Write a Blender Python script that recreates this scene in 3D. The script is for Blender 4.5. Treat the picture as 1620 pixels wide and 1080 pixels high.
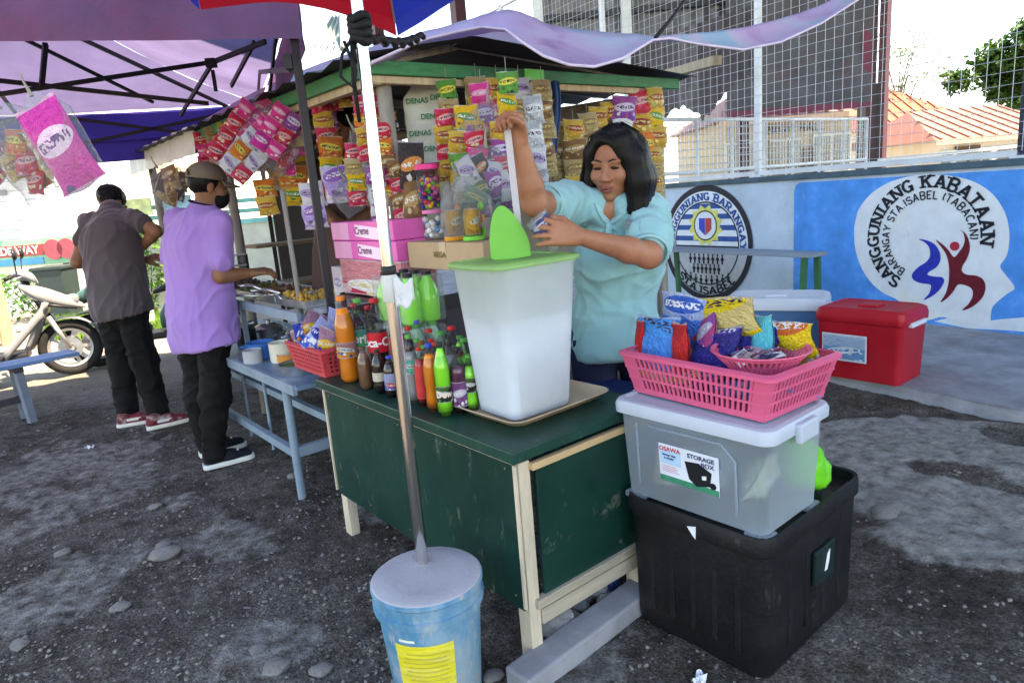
import bpy, bmesh, math, random
import numpy as np
from mathutils import Vector, Matrix, Euler, noise
R = math.radians
random.seed(7)
scene = bpy.context.scene
for o in list(bpy.data.objects): bpy.data.objects.remove(o)
COL = scene.collection

# ------------------------------------------------------------------ camera
CAM_H, FPX, PITCH, ROLL = 1.4, 1076.5, 0.21563, -0.08036
_f = Vector((0, math.cos(PITCH), -math.sin(PITCH))); _r = Vector((1, 0, 0)); _u = _r.cross(_f)
CA = math.cos(ROLL)*_r + math.sin(ROLL)*_u
CB = -math.sin(ROLL)*_r + math.cos(ROLL)*_u
CO = Vector((0, 0, CAM_H))
cd = bpy.data.cameras.new('camera'); cam = bpy.data.objects.new('camera', cd); COL.objects.link(cam)
cd.sensor_width = 36; cd.lens = FPX/1620*36; cd.clip_start = .05; cd.clip_end = 800
cam.matrix_world = Matrix(((CA.x, CB.x, -_f.x, CO.x), (CA.y, CB.y, -_f.y, CO.y), (CA.z, CB.z, -_f.z, CO.z), (0, 0, 0, 1)))
scene.camera = cam
# ------------------------------------------------------------------ sky and sun
SUN_EL, SUN_H = R(61), Vector((-.93, .37, 0)).normalized()      # SUN_H: the way the light travels on the ground
w = bpy.data.worlds.new('World'); scene.world = w; w.use_nodes = True
nt = w.node_tree; bg = nt.nodes['Background']
sky = nt.nodes.new('ShaderNodeTexSky'); sky.sky_type = 'NISHITA'; sky.sun_disc = False
sky.sun_elevation = SUN_EL; sky.sun_rotation = math.atan2(-SUN_H.x, -SUN_H.y); sky.dust_density = .15; sky.air_density = 1.0; sky.ozone_density = 4.0
nt.links.new(sky.outputs[0], bg.inputs[0]); bg.inputs[1].default_value = .15
sd = bpy.data.lights.new('sun', 'SUN'); sd.energy = 4.2; sd.angle = R(.53); sd.color = (1, .95, .86)
sun = bpy.data.objects.new('sun', sd); COL.objects.link(sun)
ldir = (SUN_H*math.cos(SUN_EL) + Vector((0, 0, -math.sin(SUN_EL))))
sun.rotation_euler = ldir.to_track_quat('-Z', 'Y').to_euler()
vs = scene.view_settings; vs.view_transform = 'Standard'; vs.look = 'None'; vs.exposure = 2.45; vs.gamma = 1
vs.use_white_balance = True; vs.white_balance_temperature = 9400; vs.white_balance_tint = 14     # camera balanced for open shade
scene.render.engine = 'CYCLES'
scene.cycles.max_bounces = 6; scene.cycles.diffuse_bounces = 3; scene.cycles.glossy_bounces = 3; scene.cycles.transparent_max_bounces = 14

# ------------------------------------------------------------------ placing: points of the real place measured from the photograph
def ray(px, py): return ((px-810)*CA - (py-540)*CB + FPX*_f)/FPX
def at(px, py, Y): d = ray(px, py); return CO + d*(Y/d.y)
def gz(px, py, z=0): d = ray(px, py); return CO + d*((z-CAM_H)/d.z)
def hz(P, px, py): d = ray(px, py); h = Vector((d.x, d.y)); t = (h.x*P[0]+h.y*P[1])/(h.x*h.x+h.y*h.y); return CAM_H + d.z*t
def vpl(px, py, P, ang):
    n = Vector((math.cos(ang), math.sin(ang), 0)); d = ray(px, py); t = n.dot(Vector((P[0], P[1], 0))-CO)/n.dot(d); return CO + d*t
WY, CY = R(30.95), R(38.78)
CU, CV = Vector((math.cos(CY), math.sin(CY), 0)), Vector((-math.sin(CY), math.cos(CY), 0))
C0 = Vector((-.02, 1.79, 0)); W0 = Vector((3.6, 5.27, 0))
WN, WD = Vector((math.cos(WY), math.sin(WY), 0)), Vector((-math.sin(WY), math.cos(WY), 0))
def cl(b, a, z=0): return C0 + CU*b + CV*a + Vector((0, 0, z))     # counter frame
def cp(px, py, b): return vpl(px, py, C0 + CU*b, CY)                # point at a depth b behind the counter front
def wl(px, py):                                                     # (y,z) on the painted wall
    P = vpl(px, py, W0, WY); return ((P-W0).dot(WD), P.z)
def wpt(x, y, z=0): return W0 + WN*x + WD*y + Vector((0, 0, z))

# ------------------------------------------------------------------ object helpers
def setp(o, label=None, cat=None, group=None, kind=None):
    if label: o['label'] = label
    if cat: o['category'] = cat
    if group: o['group'] = group
    if kind: o['kind'] = kind
    return o
def thing(name, label, cat, loc=(0, 0, 0), rotz=0, group=None):
    o = bpy.data.objects.new(name, None); COL.objects.link(o); o.empty_display_size = .05
    o.location = loc; o.rotation_euler = (0, 0, rotz)
    return setp(o, label, cat, group)
class MB:
    def __init__(s): s.v = []; s.f = []
    def add(s, vs, fs, M=None):
        n = len(s.v)
        s.v += [tuple(M @ Vector(p)) for p in vs] if M is not None else [tuple(p) for p in vs]
        s.f += [tuple(i+n for i in f) for f in fs]; return s
    def box(s, c, d, M=None, taper=None):
        x, y, z = d[0]/2, d[1]/2, d[2]/2; t = taper or (1, 1)
        vs = [(-x*t[0], -y*t[1], -z), (x*t[0], -y*t[1], -z), (x*t[0], y*t[1], -z), (-x*t[0], y*t[1], -z), (-x, -y, z), (x, -y, z), (x, y, z), (-x, y, z)]
        vs = [(a+c[0], b+c[1], e+c[2]) for a, b, e in vs]
        return s.add(vs, [(3, 2, 1, 0), (4, 5, 6, 7), (0, 1, 5, 4), (1, 2, 6, 5), (2, 3, 7, 6), (3, 0, 4, 7)], M)
    def beam(s, a, b, wd, ht=None, up=(0, 0, 1)):
        a, b = Vector(a), Vector(b); ht = ht or wd; d = b-a; L = d.length; d.normalize()
        u = Vector(up); x = d.cross(u)
        if x.length < 1e-4: x = d.cross(Vector((0, 1, 0)))
        x.normalize(); z = x.cross(d)
        M = Matrix((( x.x, d.x, z.x, 0), (x.y, d.y, z.y, 0), (x.z, d.z, z.z, 0), (0, 0, 0, 1))); M.translation = (a+b)/2
        return s.box((0, 0, 0), (wd, L, ht), M)
    def tube(s, pts, r, n=8, cap=True):
        pts = [Vector(p) for p in pts]; rr = r if isinstance(r, (list, tuple)) else [r]*len(pts)
        base = len(s.v); prev = None
        for i, p in enumerate(pts):
            d = (pts[min(i+1, len(pts)-1)] - pts[max(i-1, 0)]).normalized()
            if prev is None: x = d.cross(Vector((0, 0, 1)) if abs(d.z) < .9 else Vector((0, 1, 0)))
            else: x = prev - d*prev.dot(d)
            x.normalize(); prev = x; y = d.cross(x)
            for k in range(n):
                a = 2*math.pi*k/n; s.v.append(tuple(p + (x*math.cos(a)+y*math.sin(a))*rr[i]))
        for i in range(len(pts)-1):
            for k in range(n):
                a, b = base+i*n+k, base+i*n+(k+1) % n; s.f.append((a, b, b+n, a+n))
        if cap: s.f.append(tuple(base+k for k in range(n))[::-1]); s.f.append(tuple(base+(len(pts)-1)*n+k for k in range(n)))
        return s
    def lathe(s, prof, n=20, M=None, cap=True, arc=None):
        vs = []; fs = []; m = n if arc is None else n+1; A = 2*math.pi if arc is None else arc[1]-arc[0]; a0 = 0 if arc is None else arc[0]
        for (r, z) in prof:
            for k in range(m): a = a0+A*k/n; vs.append((r*math.cos(a), r*math.sin(a), z))
        for i in range(len(prof)-1):
            for k in range(n):
                k2 = (k+1) % m if arc is None else k+1
                fs.append((i*m+k, i*m+k2, (i+1)*m+k2, (i+1)*m+k))
        if cap and arc is None:
            fs.append(tuple(range(m))[::-1]); fs.append(tuple((len(prof)-1)*m+k for k in range(m)))
        return s.add(vs, fs, M)
    def grid(s, fn, nu, nv, M=None, closed_u=False):
        vs = [fn(i/(nu-(0 if closed_u else 0)) if closed_u else i/nu, j/nv) for j in range(nv+1) for i in range(nu+(0 if closed_u else 1))]
        m = nu if closed_u else nu+1; fs = []
        for j in range(nv):
            for i in range(nu):
                i2 = (i+1) % m; fs.append((j*m+i, j*m+i2, (j+1)*m+i2, (j+1)*m+i))
        return s.add(vs, fs, M)
    def prism(s, poly, d0, d1, M=None):
        n = len(poly); vs = [(x, y, d0) for x, y in poly] + [(x, y, d1) for x, y in poly]
        fs = [tuple(range(n))[::-1], tuple(range(n, 2*n))] + [(i, (i+1) % n, n+(i+1) % n, n+i) for i in range(n)]
        return s.add(vs, fs, M)
    def mesh(s, name):
        me = bpy.data.meshes.new(name); me.from_pydata(s.v, [], s.f); me.update(); return me
    def ob(s, name, mat, parent=None, loc=(0, 0, 0), rot=(0, 0, 0), smooth=False, bevel=0, **kw):
        return link(s.mesh(name), name, mat, parent, loc, rot, smooth, bevel, **kw)
def link(me, name, mat, parent=None, loc=(0, 0, 0), rot=(0, 0, 0), smooth=False, bevel=0, solid=0, sub=0, label=None, cat=None, group=None, kind=None, angle=40):
    o = bpy.data.objects.new(name, me); COL.objects.link(o)
    if mat is not None:
        for m in (mat if isinstance(mat, (list, tuple)) else [mat]): me.materials.append(m)
    o.location = loc; o.rotation_euler = rot
    if parent is not None: o.parent = parent
    if smooth: me.shade_smooth()
    if smooth and smooth != 'all': me.set_sharp_from_angle(angle=R(angle))
    if solid: m = o.modifiers.new('s', 'SOLIDIFY'); m.thickness = solid; m.offset = 0
    if sub: m = o.modifiers.new('u', 'SUBSURF'); m.levels = sub; m.render_levels = sub
    if bevel: m = o.modifiers.new('b', 'BEVEL'); m.width = bevel; m.segments = 2; m.limit_method = 'ANGLE'; m.angle_limit = R(35)
    return setp(o, label, cat, group, kind)
def copy_tree(o, parent=None, loc=None, rot=None, label=None, group=None):
    c = o.copy(); COL.objects.link(c)
    if parent is not None: c.parent = parent
    if loc is not None: c.location = loc
    if rot is not None: c.rotation_euler = rot
    if label: c['label'] = label
    if group: c['group'] = group
    for ch in list(o.children): copy_tree(ch, c)
    return c
def TR(loc=(0, 0, 0), rot=(0, 0, 0), sc=(1, 1, 1)): return Matrix.LocRotScale(Vector(loc), Euler(rot), Vector(sc))
def frame(o, x, z):      # matrix with local x along x, local z as near z as possible
    x = Vector(x).normalized(); z = Vector(z); y = z.cross(x).normalized(); z = x.cross(y)
    return Matrix(((x.x, y.x, z.x, o[0]), (x.y, y.y, z.y, o[1]), (x.z, y.z, z.z, o[2]), (0, 0, 0, 1)))
def rrect(w, h, r, n=4):
    pts = []
    for cx, cy, a in ((w/2-r, h/2-r, 0), (-w/2+r, h/2-r, 90), (-w/2+r, -h/2+r, 180), (w/2-r, -h/2+r, 270)):
        for k in range(n+1): t = R(a+90*k/n); pts.append((cx+r*math.cos(t), cy+r*math.sin(t)))
    return pts

# ------------------------------------------------------------------ materials
def N(nt, t, **kw):
    n = nt.nodes.new('ShaderNode'+t)
    for k, v in kw.items():
        if k in n.inputs: n.inputs[k].default_value = v
        else: setattr(n, k, v)
    return n
def c4(c): return (c[0], c[1], c[2], 1)
MATS = {}
def pm(name, col, rough=.5, var=.12, scale=6, bump=0., bscale=60, metal=0, dirt=None, trans=0, transl=0, spec=.35, stretch=None, alpha=None, coat=0, sheen=0, emit=None, wave=None, ior=1.45, dscale=3, dthr=.5, scratch=None):
    if name in MATS: return MATS[name]
    m = bpy.data.materials.new(name); m.use_nodes = True; nt = m.node_tree; b = nt.nodes['Principled BSDF']; L = nt.links
    tc = N(nt, 'TexCoord'); vec = tc.outputs['Object']
    if stretch: mp = N(nt, 'Mapping'); mp.inputs['Scale'].default_value = stretch; L.new(vec, mp.inputs[0]); vec = mp.outputs[0]
    no = N(nt, 'TexNoise', Scale=scale, Detail=5., Roughness=.6); L.new(vec, no.inputs['Vector'])
    mx = N(nt, 'MixRGB'); mx.inputs[1].default_value = c4([x*(1-var) for x in col]); mx.inputs[2].default_value = c4([min(1, x*(1+var)) for x in col])
    rp = N(nt, 'MapRange'); rp.inputs[1].default_value = .3; rp.inputs[2].default_value = .7; L.new(no.outputs[0], rp.inputs[0]); L.new(rp.outputs[0], mx.inputs[0])
    out = mx.outputs[0]
    if dirt:
        n2 = N(nt, 'TexNoise', Scale=dscale, Detail=8., Roughness=.72); L.new(vec, n2.inputs['Vector'])
        r2 = N(nt, 'MapRange'); r2.inputs[1].default_value = dthr; r2.inputs[2].default_value = dthr+.22; r2.inputs[4].default_value = dirt[1]; L.new(n2.outputs[0], r2.inputs[0])
        m2 = N(nt, 'MixRGB'); m2.inputs[2].default_value = c4(dirt[0]); L.new(out, m2.inputs[1]); L.new(r2.outputs[0], m2.inputs[0]); out = m2.outputs[0]
    if scratch:      # worn streaks: (colour, amount, stretch, threshold)
        ms_ = N(nt, 'Mapping'); ms_.inputs['Scale'].default_value = scratch[2]; L.new(tc.outputs['Object'], ms_.inputs[0])
        n5 = N(nt, 'TexNoise', Scale=7., Detail=9., Roughness=.75); L.new(ms_.outputs[0], n5.inputs['Vector']); r5 = N(nt, 'MapRange'); r5.inputs[1].default_value = scratch[3]; r5.inputs[2].default_value = scratch[3]+.07; r5.inputs[4].default_value = scratch[1]; L.new(n5.outputs[0], r5.inputs[0])
        m5 = N(nt, 'MixRGB'); m5.inputs[2].default_value = c4(scratch[0]); L.new(out, m5.inputs[1]); L.new(r5.outputs[0], m5.inputs[0]); out = m5.outputs[0]
    L.new(out, b.inputs['Base Color'])
    rr = N(nt, 'MapRange'); rr.inputs[3].default_value = max(0.02, rough-.08); rr.inputs[4].default_value = min(1, rough+.1); L.new(no.outputs[0], rr.inputs[0]); L.new(rr.outputs[0], b.inputs['Roughness'])
    b.inputs['Metallic'].default_value = metal; b.inputs['Specular IOR Level'].default_value = spec; b.inputs['IOR'].default_value = ior
    b.inputs['Transmission Weight'].default_value = trans; b.inputs['Coat Weight'].default_value = coat; b.inputs['Sheen Weight'].default_value = sheen
    if bump:
        nb = N(nt, 'TexNoise', Scale=bscale, Detail=6., Roughness=.65); L.new(vec, nb.inputs['Vector'])
        bp = N(nt, 'Bump', Strength=min(1, bump), Distance=.004 if bscale > 30 else .02); L.new(nb.outputs[0], bp.inputs['Height']); L.new(bp.outputs[0], b.inputs['Normal'])
    surf = b.outputs[0]; o = nt.nodes['Material Output']
    if transl:
        tb = N(nt, 'BsdfTranslucent'); L.new(out, tb.inputs[0]); ms = N(nt, 'MixShader'); ms.inputs[0].default_value = transl
        L.new(surf, ms.inputs[1]); L.new(tb.outputs[0], ms.inputs[2]); surf = ms.outputs[0]
    if alpha is not None:
        tb = N(nt, 'BsdfTransparent'); ms = N(nt, 'MixShader'); ms.inputs[0].default_value = alpha
        L.new(tb.outputs[0], ms.inputs[1]); L.new(surf, ms.inputs[2]); surf = ms.outputs[0]
    L.new(surf, o.inputs[0])
    MATS[name] = m; return m
def film(name, tint=(1, 1, 1), base=.12, rough=.12, dif=(.32, .34, .36)):
    # thin clear plastic: see-through with glossy highlights at grazing angles
    if name in MATS: return MATS[name]
    m = bpy.data.materials.new(name); m.use_nodes = True; nt = m.node_tree; L = nt.links; nt.nodes.remove(nt.nodes['Principled BSDF'])
    t = N(nt, 'BsdfTransparent'); t.inputs[0].default_value = c4(tint)
    g = N(nt, 'BsdfPrincipled', Roughness=rough); g.inputs['Base Color'].default_value = c4(dif)
    fr = N(nt, 'LayerWeight', Blend=.35); ad = N(nt, 'MapRange'); ad.inputs[3].default_value = base; ad.inputs[4].default_value = min(1, base+.6); L.new(fr.outputs['Facing'], ad.inputs[0])
    no = N(nt, 'TexNoise', Scale=28., Detail=3.); bp = N(nt, 'Bump', Strength=.7, Distance=.01); tc = N(nt, 'TexCoord'); L.new(tc.outputs['Object'], no.inputs['Vector']); L.new(no.outputs[0], bp.inputs['Height']); L.new(bp.outputs[0], g.inputs['Normal'])
    ms = N(nt, 'MixShader'); L.new(ad.outputs[0], ms.inputs[0]); L.new(t.outputs[0], ms.inputs[1]); L.new(g.outputs[0], ms.inputs[2]); L.new(ms.outputs[0], nt.nodes['Material Output'].inputs[0])
    MATS[name] = m; return m
def prt(name, c0, c1, c2, c3=(.85, .85, .82), seed=0, scale=9, band=.55, rough=.3, foil=.0):
    # printed wrapper: ground colour, an oval title with letter-like strokes, a picture of the goods below, pale crimped ends
    if name in MATS: return MATS[name]
    m = bpy.data.materials.new(name); m.use_nodes = True; nt = m.node_tree; b = nt.nodes['Principled BSDF']; L = nt.links; rn = random.Random(name)
    tc = N(nt, 'TexCoord'); oi = N(nt, 'ObjectInfo'); sp = N(nt, 'SeparateXYZ'); L.new(tc.outputs['Generated'], sp.inputs[0])
    mp = N(nt, 'Mapping'); mp.inputs['Location'].default_value = (seed*3.7, seed*1.3, 0); L.new(tc.outputs['Generated'], mp.inputs[0])
    ad = N(nt, 'VectorMath', operation='ADD'); L.new(mp.outputs[0], ad.inputs[0]); L.new(oi.outputs['Random'], ad.inputs[1])
    def math_(op, a, bv):
        n = N(nt, 'Math', operation=op)
        for k, x in enumerate((a, bv)):
            if x is None: continue
            if isinstance(x, (int, float)): n.inputs[k].default_value = x
            else: L.new(x, n.inputs[k])
        return n.outputs[0]
    def mix(f, a, bcol):
        n = N(nt, 'MixRGB'); L.new(f, n.inputs[0])
        if hasattr(a, 'default_value') or not isinstance(a, (tuple, list)): L.new(a, n.inputs[1])
        else: n.inputs[1].default_value = c4(a)
        if isinstance(bcol, (tuple, list)): n.inputs[2].default_value = c4(bcol)
        else: L.new(bcol, n.inputs[2])
        return n.outputs[0]
    x, z = sp.outputs[0], sp.outputs[2]
    # ground: two tones meeting on a slanted, wavy line
    nz = N(nt, 'TexNoise', Scale=2.2, Detail=1.); L.new(ad.outputs[0], nz.inputs['Vector'])
    sl = math_('ADD', math_('ADD', z, math_('MULTIPLY', x, rn.uniform(-.5, .5))), math_('MULTIPLY', nz.outputs[0], .5))
    col = mix(math_('GREATER_THAN', sl, rn.uniform(.6, .95)), c0, tuple(.55*a+.45*d for a, d in zip(c0, c2)))
    # picture of the goods
    v = N(nt, 'TexVoronoi', Scale=scale*.55); L.new(ad.outputs[0], v.inputs['Vector'])
    pic = math_('MULTIPLY', math_('LESS_THAN', v.outputs['Distance'], .42), math_('LESS_THAN', math_('ADD', z, math_('MULTIPLY', nz.outputs[0], .35)), rn.uniform(.5, .62)))
    sv = N(nt, 'SeparateColor'); L.new(v.outputs['Color'], sv.inputs[0]); pc_ = mix(math_('GREATER_THAN', sv.outputs[0], .55), c2, c3)
    col = mix(pic, col, pc_)
    # title oval and strokes
    bc = band if 0 < band < 1 else .6
    dx = math_('MULTIPLY', math_('SUBTRACT', x, .5), 1.15); dz = math_('MULTIPLY', math_('SUBTRACT', z, bc), rn.uniform(2.6, 3.6)); dz = math_('ADD', dz, math_('MULTIPLY', dx, rn.uniform(-.6, .6)))
    r2 = math_('ADD', math_('MULTIPLY', dx, dx), math_('MULTIPLY', dz, dz))
    col = mix(math_('LESS_THAN', r2, .22), col, c1)
    br = N(nt, 'TexBrick'); br.inputs['Scale'].default_value = 7.5; br.inputs['Mortar Size'].default_value = .035; br.inputs['Brick Width'].default_value = .62; br.inputs['Row Height'].default_value = .9; br.offset = .3
    cx_ = N(nt, 'CombineXYZ'); L.new(x, cx_.inputs[0]); L.new(dz, cx_.inputs[1]); L.new(cx_.outputs[0], br.inputs['Vector'])
    w_ = N(nt, 'TexNoise', Scale=17., Detail=0.); L.new(ad.outputs[0], w_.inputs['Vector'])
    st = math_('MULTIPLY', math_('GREATER_THAN', w_.outputs[0], .5), math_('LESS_THAN', math_('ABSOLUTE', dz, None), .17)); st = math_('MULTIPLY', st, math_('LESS_THAN', math_('ABSOLUTE', dx, None), .40))
    lum1 = sum(c1); tc_ = c3 if abs(sum(c3)-lum1) > .5 else ((.05, .03, .06) if lum1 > 1 else (.85, .83, .8))
    col = mix(st, col, tc_)
    en = math_('GREATER_THAN', math_('ABSOLUTE', math_('SUBTRACT', z, .5), None), .455); col = mix(math_('MULTIPLY', en, .55), col, (.6, .6, .62))
    L.new(col, b.inputs['Base Color']); b.inputs['Roughness'].default_value = rough; b.inputs['Metallic'].default_value = foil; b.inputs['Specular IOR Level'].default_value = .4
    nb = N(nt, 'TexNoise', Scale=9., Detail=4., Distortion=1.5); L.new(ad.outputs[0], nb.inputs['Vector']); bp = N(nt, 'Bump', Strength=.7, Distance=.03); L.new(nb.outputs[0], bp.inputs['Height']); L.new(bp.outputs[0], b.inputs['Normal'])
    MATS[name] = m; return m
# ------------------------------------------------------------------ rounded bodies from distance fields
class SDF:
    def __init__(s, res): s.res = res; s.ops = []
    def cone(s, a, b, r0, r1=None, k=.02): s.ops.append(('c', np.array(a, float), np.array(b, float), r0, r0 if r1 is None else r1, k)); return s
    def chain(s, pts, rs, k=.02):
        for i in range(len(pts)-1): s.cone(pts[i], pts[i+1], rs[i], rs[i+1], k)
        return s
    def ell(s, c, r, M=None, k=.02, sub=False):
        s.ops.append(('s' if sub else 'e', np.array(c, float), np.array(r, float), np.array(M.to_3x3() if M is not None else np.eye(3)), k, 0)); return s
    def cut(s, p, n): s.ops.append(('p', np.array(p, float), np.array(Vector(n).normalized(), dtype=float), 0, 0, .004)); return s
    def build(s):
        lo = np.full(3, 1e9); hi = -lo
        for o in s.ops:
            if o[0] == 'c':
                r = max(o[3], o[4]); lo = np.minimum(lo, np.minimum(o[1], o[2])-r); hi = np.maximum(hi, np.maximum(o[1], o[2])+r)
            elif o[0] == 'e': r = o[2].max(); lo = np.minimum(lo, o[1]-r); hi = np.maximum(hi, o[1]+r)
        lo -= 4*s.res; hi += 4*s.res; n = np.ceil((hi-lo)/s.res).astype(int)+1
        V = np.full(n, 1.0, np.float32); ax = [lo[i]+s.res*np.arange(n[i]) for i in range(3)]
        for o in s.ops:
            if o[0] == 'p':
                d = (ax[0][:, None, None]-o[1][0])*o[2][0]+(ax[1][None, :, None]-o[1][1])*o[2][1]+(ax[2][None, None, :]-o[1][2])*o[2][2]
                V = np.maximum(V, d.astype(np.float32)); continue
            k = o[5] if o[0] == 'c' else o[4]; pad = k*1.5+3*s.res
            if o[0] == 'c': r = max(o[3], o[4]); l, h = np.minimum(o[1], o[2])-r-pad, np.maximum(o[1], o[2])+r+pad
            else: r = o[2].max(); l, h = o[1]-r-pad, o[1]+r+pad
            i0 = np.clip(((l-lo)/s.res).astype(int), 0, n); i1 = np.clip(((h-lo)/s.res).astype(int)+1, 0, n)
            sl = tuple(slice(i0[i], i1[i]) for i in range(3))
            X = np.stack(np.meshgrid(*[ax[i][sl[i]] for i in range(3)], indexing='ij'), -1)
            if o[0] == 'c':
                ab = o[2]-o[1]; pa = X-o[1]; t = np.clip((pa@ab)/max(1e-9, ab@ab), 0, 1); d = np.linalg.norm(pa-t[..., None]*ab, axis=-1)-(o[3]+(o[4]-o[3])*t)
            else:
                q = (X-o[1])@o[3]; k0 = np.linalg.norm(q/o[2], axis=-1); k1 = np.linalg.norm(q/o[2]**2, axis=-1)+1e-9; d = k0*(k0-1)/k1
            A = V[sl]
            if o[0] == 's': d = -d; hh = np.clip(.5+.5*(d-A)/k, 0, 1); V[sl] = A+(d-A)*hh+k*hh*(1-hh)
            else: hh = np.clip(.5+.5*(d-A)/k, 0, 1); V[sl] = d+(A-d)*hh-k*hh*(1-hh)
        return nets(V, lo, s.res)
def nets(V, lo, res):
    ins = V < 0; n = np.array(V.shape)-1
    cnt = np.zeros(n, int); acc = np.zeros((*n, 3), np.float32); corners = [(i, j, k) for i in (0, 1) for j in (0, 1) for k in (0, 1)]
    sl = lambda c: tuple(slice(c[i], c[i]+n[i]) for i in range(3))
    for a in range(3):
        for c in corners:
            if c[a]: continue
            c2 = list(c); c2[a] = 1
            va, vb = V[sl(c)], V[sl(c2)]; x = (va < 0) != (vb < 0); t = np.where(x, va/np.where(x, va-vb, 1), 0)
            cnt += x
            for i in range(3): acc[..., i] += np.where(x, (t if i == a else c[i]), 0)
    act = cnt > 0; idx = np.full(n, -1); ids = np.argwhere(act); idx[act] = np.arange(len(ids))
    P = (ids + acc[act]/cnt[act][:, None])*res + lo
    F = []
    for a in range(3):
        b, c = [(1, 2), (2, 0), (0, 1)][a]
        s0 = [slice(None)]*3; s1 = [slice(None)]*3; s0[a] = slice(0, n[a]); s1[a] = slice(1, n[a]+1)
        e = np.argwhere(ins[tuple(s0)] != ins[tuple(s1)])
        ok = (e[:, b] > 0) & (e[:, c] > 0) & (e[:, b] < n[b]) & (e[:, c] < n[c]); e = e[ok]
        q = []
        for db, dc in ((-1, -1), (0, -1), (0, 0), (-1, 0)):
            g = e.copy(); g[:, b] += db; g[:, c] += dc; q.append(idx[g[:, 0], g[:, 1], g[:, 2]])
        q = np.stack(q, 1); st = ins[e[:, 0], e[:, 1], e[:, 2]]; q[~st] = q[~st][:, ::-1]; F.append(q)
    return P, np.concatenate(F)
def np_mesh(name, parts, disp=None):
    vs = []; fs = []; n = 0
    for P, F in parts:
        if disp is not None: P = disp(P, F)
        vs.append(P); fs.append(F+n); n += len(P)
    v = np.concatenate(vs); f = np.concatenate(fs)
    me = bpy.data.meshes.new(name); me.from_pydata(v.tolist(), [], f.tolist()); me.update(); return me
def vnormals(P, F):
    nn = np.cross(P[F[:, 2]]-P[F[:, 0]], P[F[:, 3]]-P[F[:, 1]]); N_ = np.zeros_like(P)
    for i in range(4): np.add.at(N_, F[:, i], nn)
    return N_/(np.linalg.norm(N_, axis=1)[:, None]+1e-12)
def folds(amp=.006, sx=(9, 9, 3.5), seed=0, ridge=True):
    def fn(P, F):
        nn = vnormals(P, F); d = np.empty(len(P))
        for i, p in enumerate(P):
            q = Vector((p[0]*sx[0]+seed, p[1]*sx[1], p[2]*sx[2])); x = noise.noise(q)+.5*noise.noise(q*2.1)
            d[i] = (1-abs(x)*1.8) if ridge else x
        return P + nn*(d*amp)[:, None]
    return fn
def creases(amp, specs, base=.003):
    # long soft folds: low frequency along a direction, high across it
    fr = []
    for d, al, ac, sd in specs:
        d = Vector(d).normalized(); a = d.cross(Vector((.3, 1, .2))).normalized(); b = d.cross(a); fr.append((d, a, b, al, ac, sd))
    def fn(P, F):
        nn = vnormals(P, F); o = np.empty(len(P))
        for i, p in enumerate(P):
            v = Vector(p); w = v+Vector((noise.noise(v*5), noise.noise(v*5+Vector((3, 1, 2))), noise.noise(v*5+Vector((7, 2, 5)))))*.05; s = 0
            for d, a, b, al, ac, sd in fr:
                x = noise.noise(Vector((w.dot(d)*al+sd, w.dot(a)*ac, w.dot(b)*ac+sd*.3))); k = 1-min(1, abs(x)*2.6); m = .5+.5*noise.noise(v*4+Vector((sd, 0, 0)))
                s += k*k*(.35+.65*max(0, m))
            o[i] = s*amp+base*noise.noise(v*9)
        return P+nn*o[:, None]
    return fn
def hand(S, wrist, fwd, nrm, curl=(.5, .7, .5), spread=.1, scale=1., thumb=(.5, .6), side=1):
    # palm side is -nrm; thumb on the +side of the palm
    f = Vector(fwd).normalized(); n = Vector(nrm); n = (n-f*n.dot(f)).normalized(); x = f.cross(n)*side; wr = Vector(wrist); sc = scale
    kn = []
    for i, (off, ln) in enumerate(((.030, .078), (.010, .082), (-.011, .077), (-.031, .066))):
        k = wr + f*(.088-.004*abs(i-1))*sc + x*off*sc; kn.append((k, ln*sc, off))
        S.cone(wr + x*off*.55*sc + f*.012*sc, k, .017*sc, .0125*sc, .012)
    for k, ln, off in kn:
        d = (f + x*off/.03*spread).normalized(); p = k; a = 0
        for s, (fr, r0, r1) in enumerate(((.45, .0098, .0092), (.32, .0092, .0084), (.25, .0084, .0072))):
            a += curl[s]; dd = d*math.cos(a) - n*math.sin(a); q = p + dd*ln*fr; S.cone(p, q, r0*sc, r1*sc, .004); p = q
    t0 = wr + f*.028*sc + x*.026*sc
    d1 = (f*.75 + x*thumb[0]*1.2 - n*.35).normalized(); t1 = t0 + d1*.038*sc; d2 = (f + x*thumb[0]*.3 - n*thumb[1]).normalized(); t2 = t1 + d2*.030*sc; t3 = t2 + (d2 - n*.3).normalized()*.022*sc
    S.chain([t0, t1, t2, t3], [.015*sc, .0125*sc, .0108*sc, .0085*sc], .008)
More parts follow.
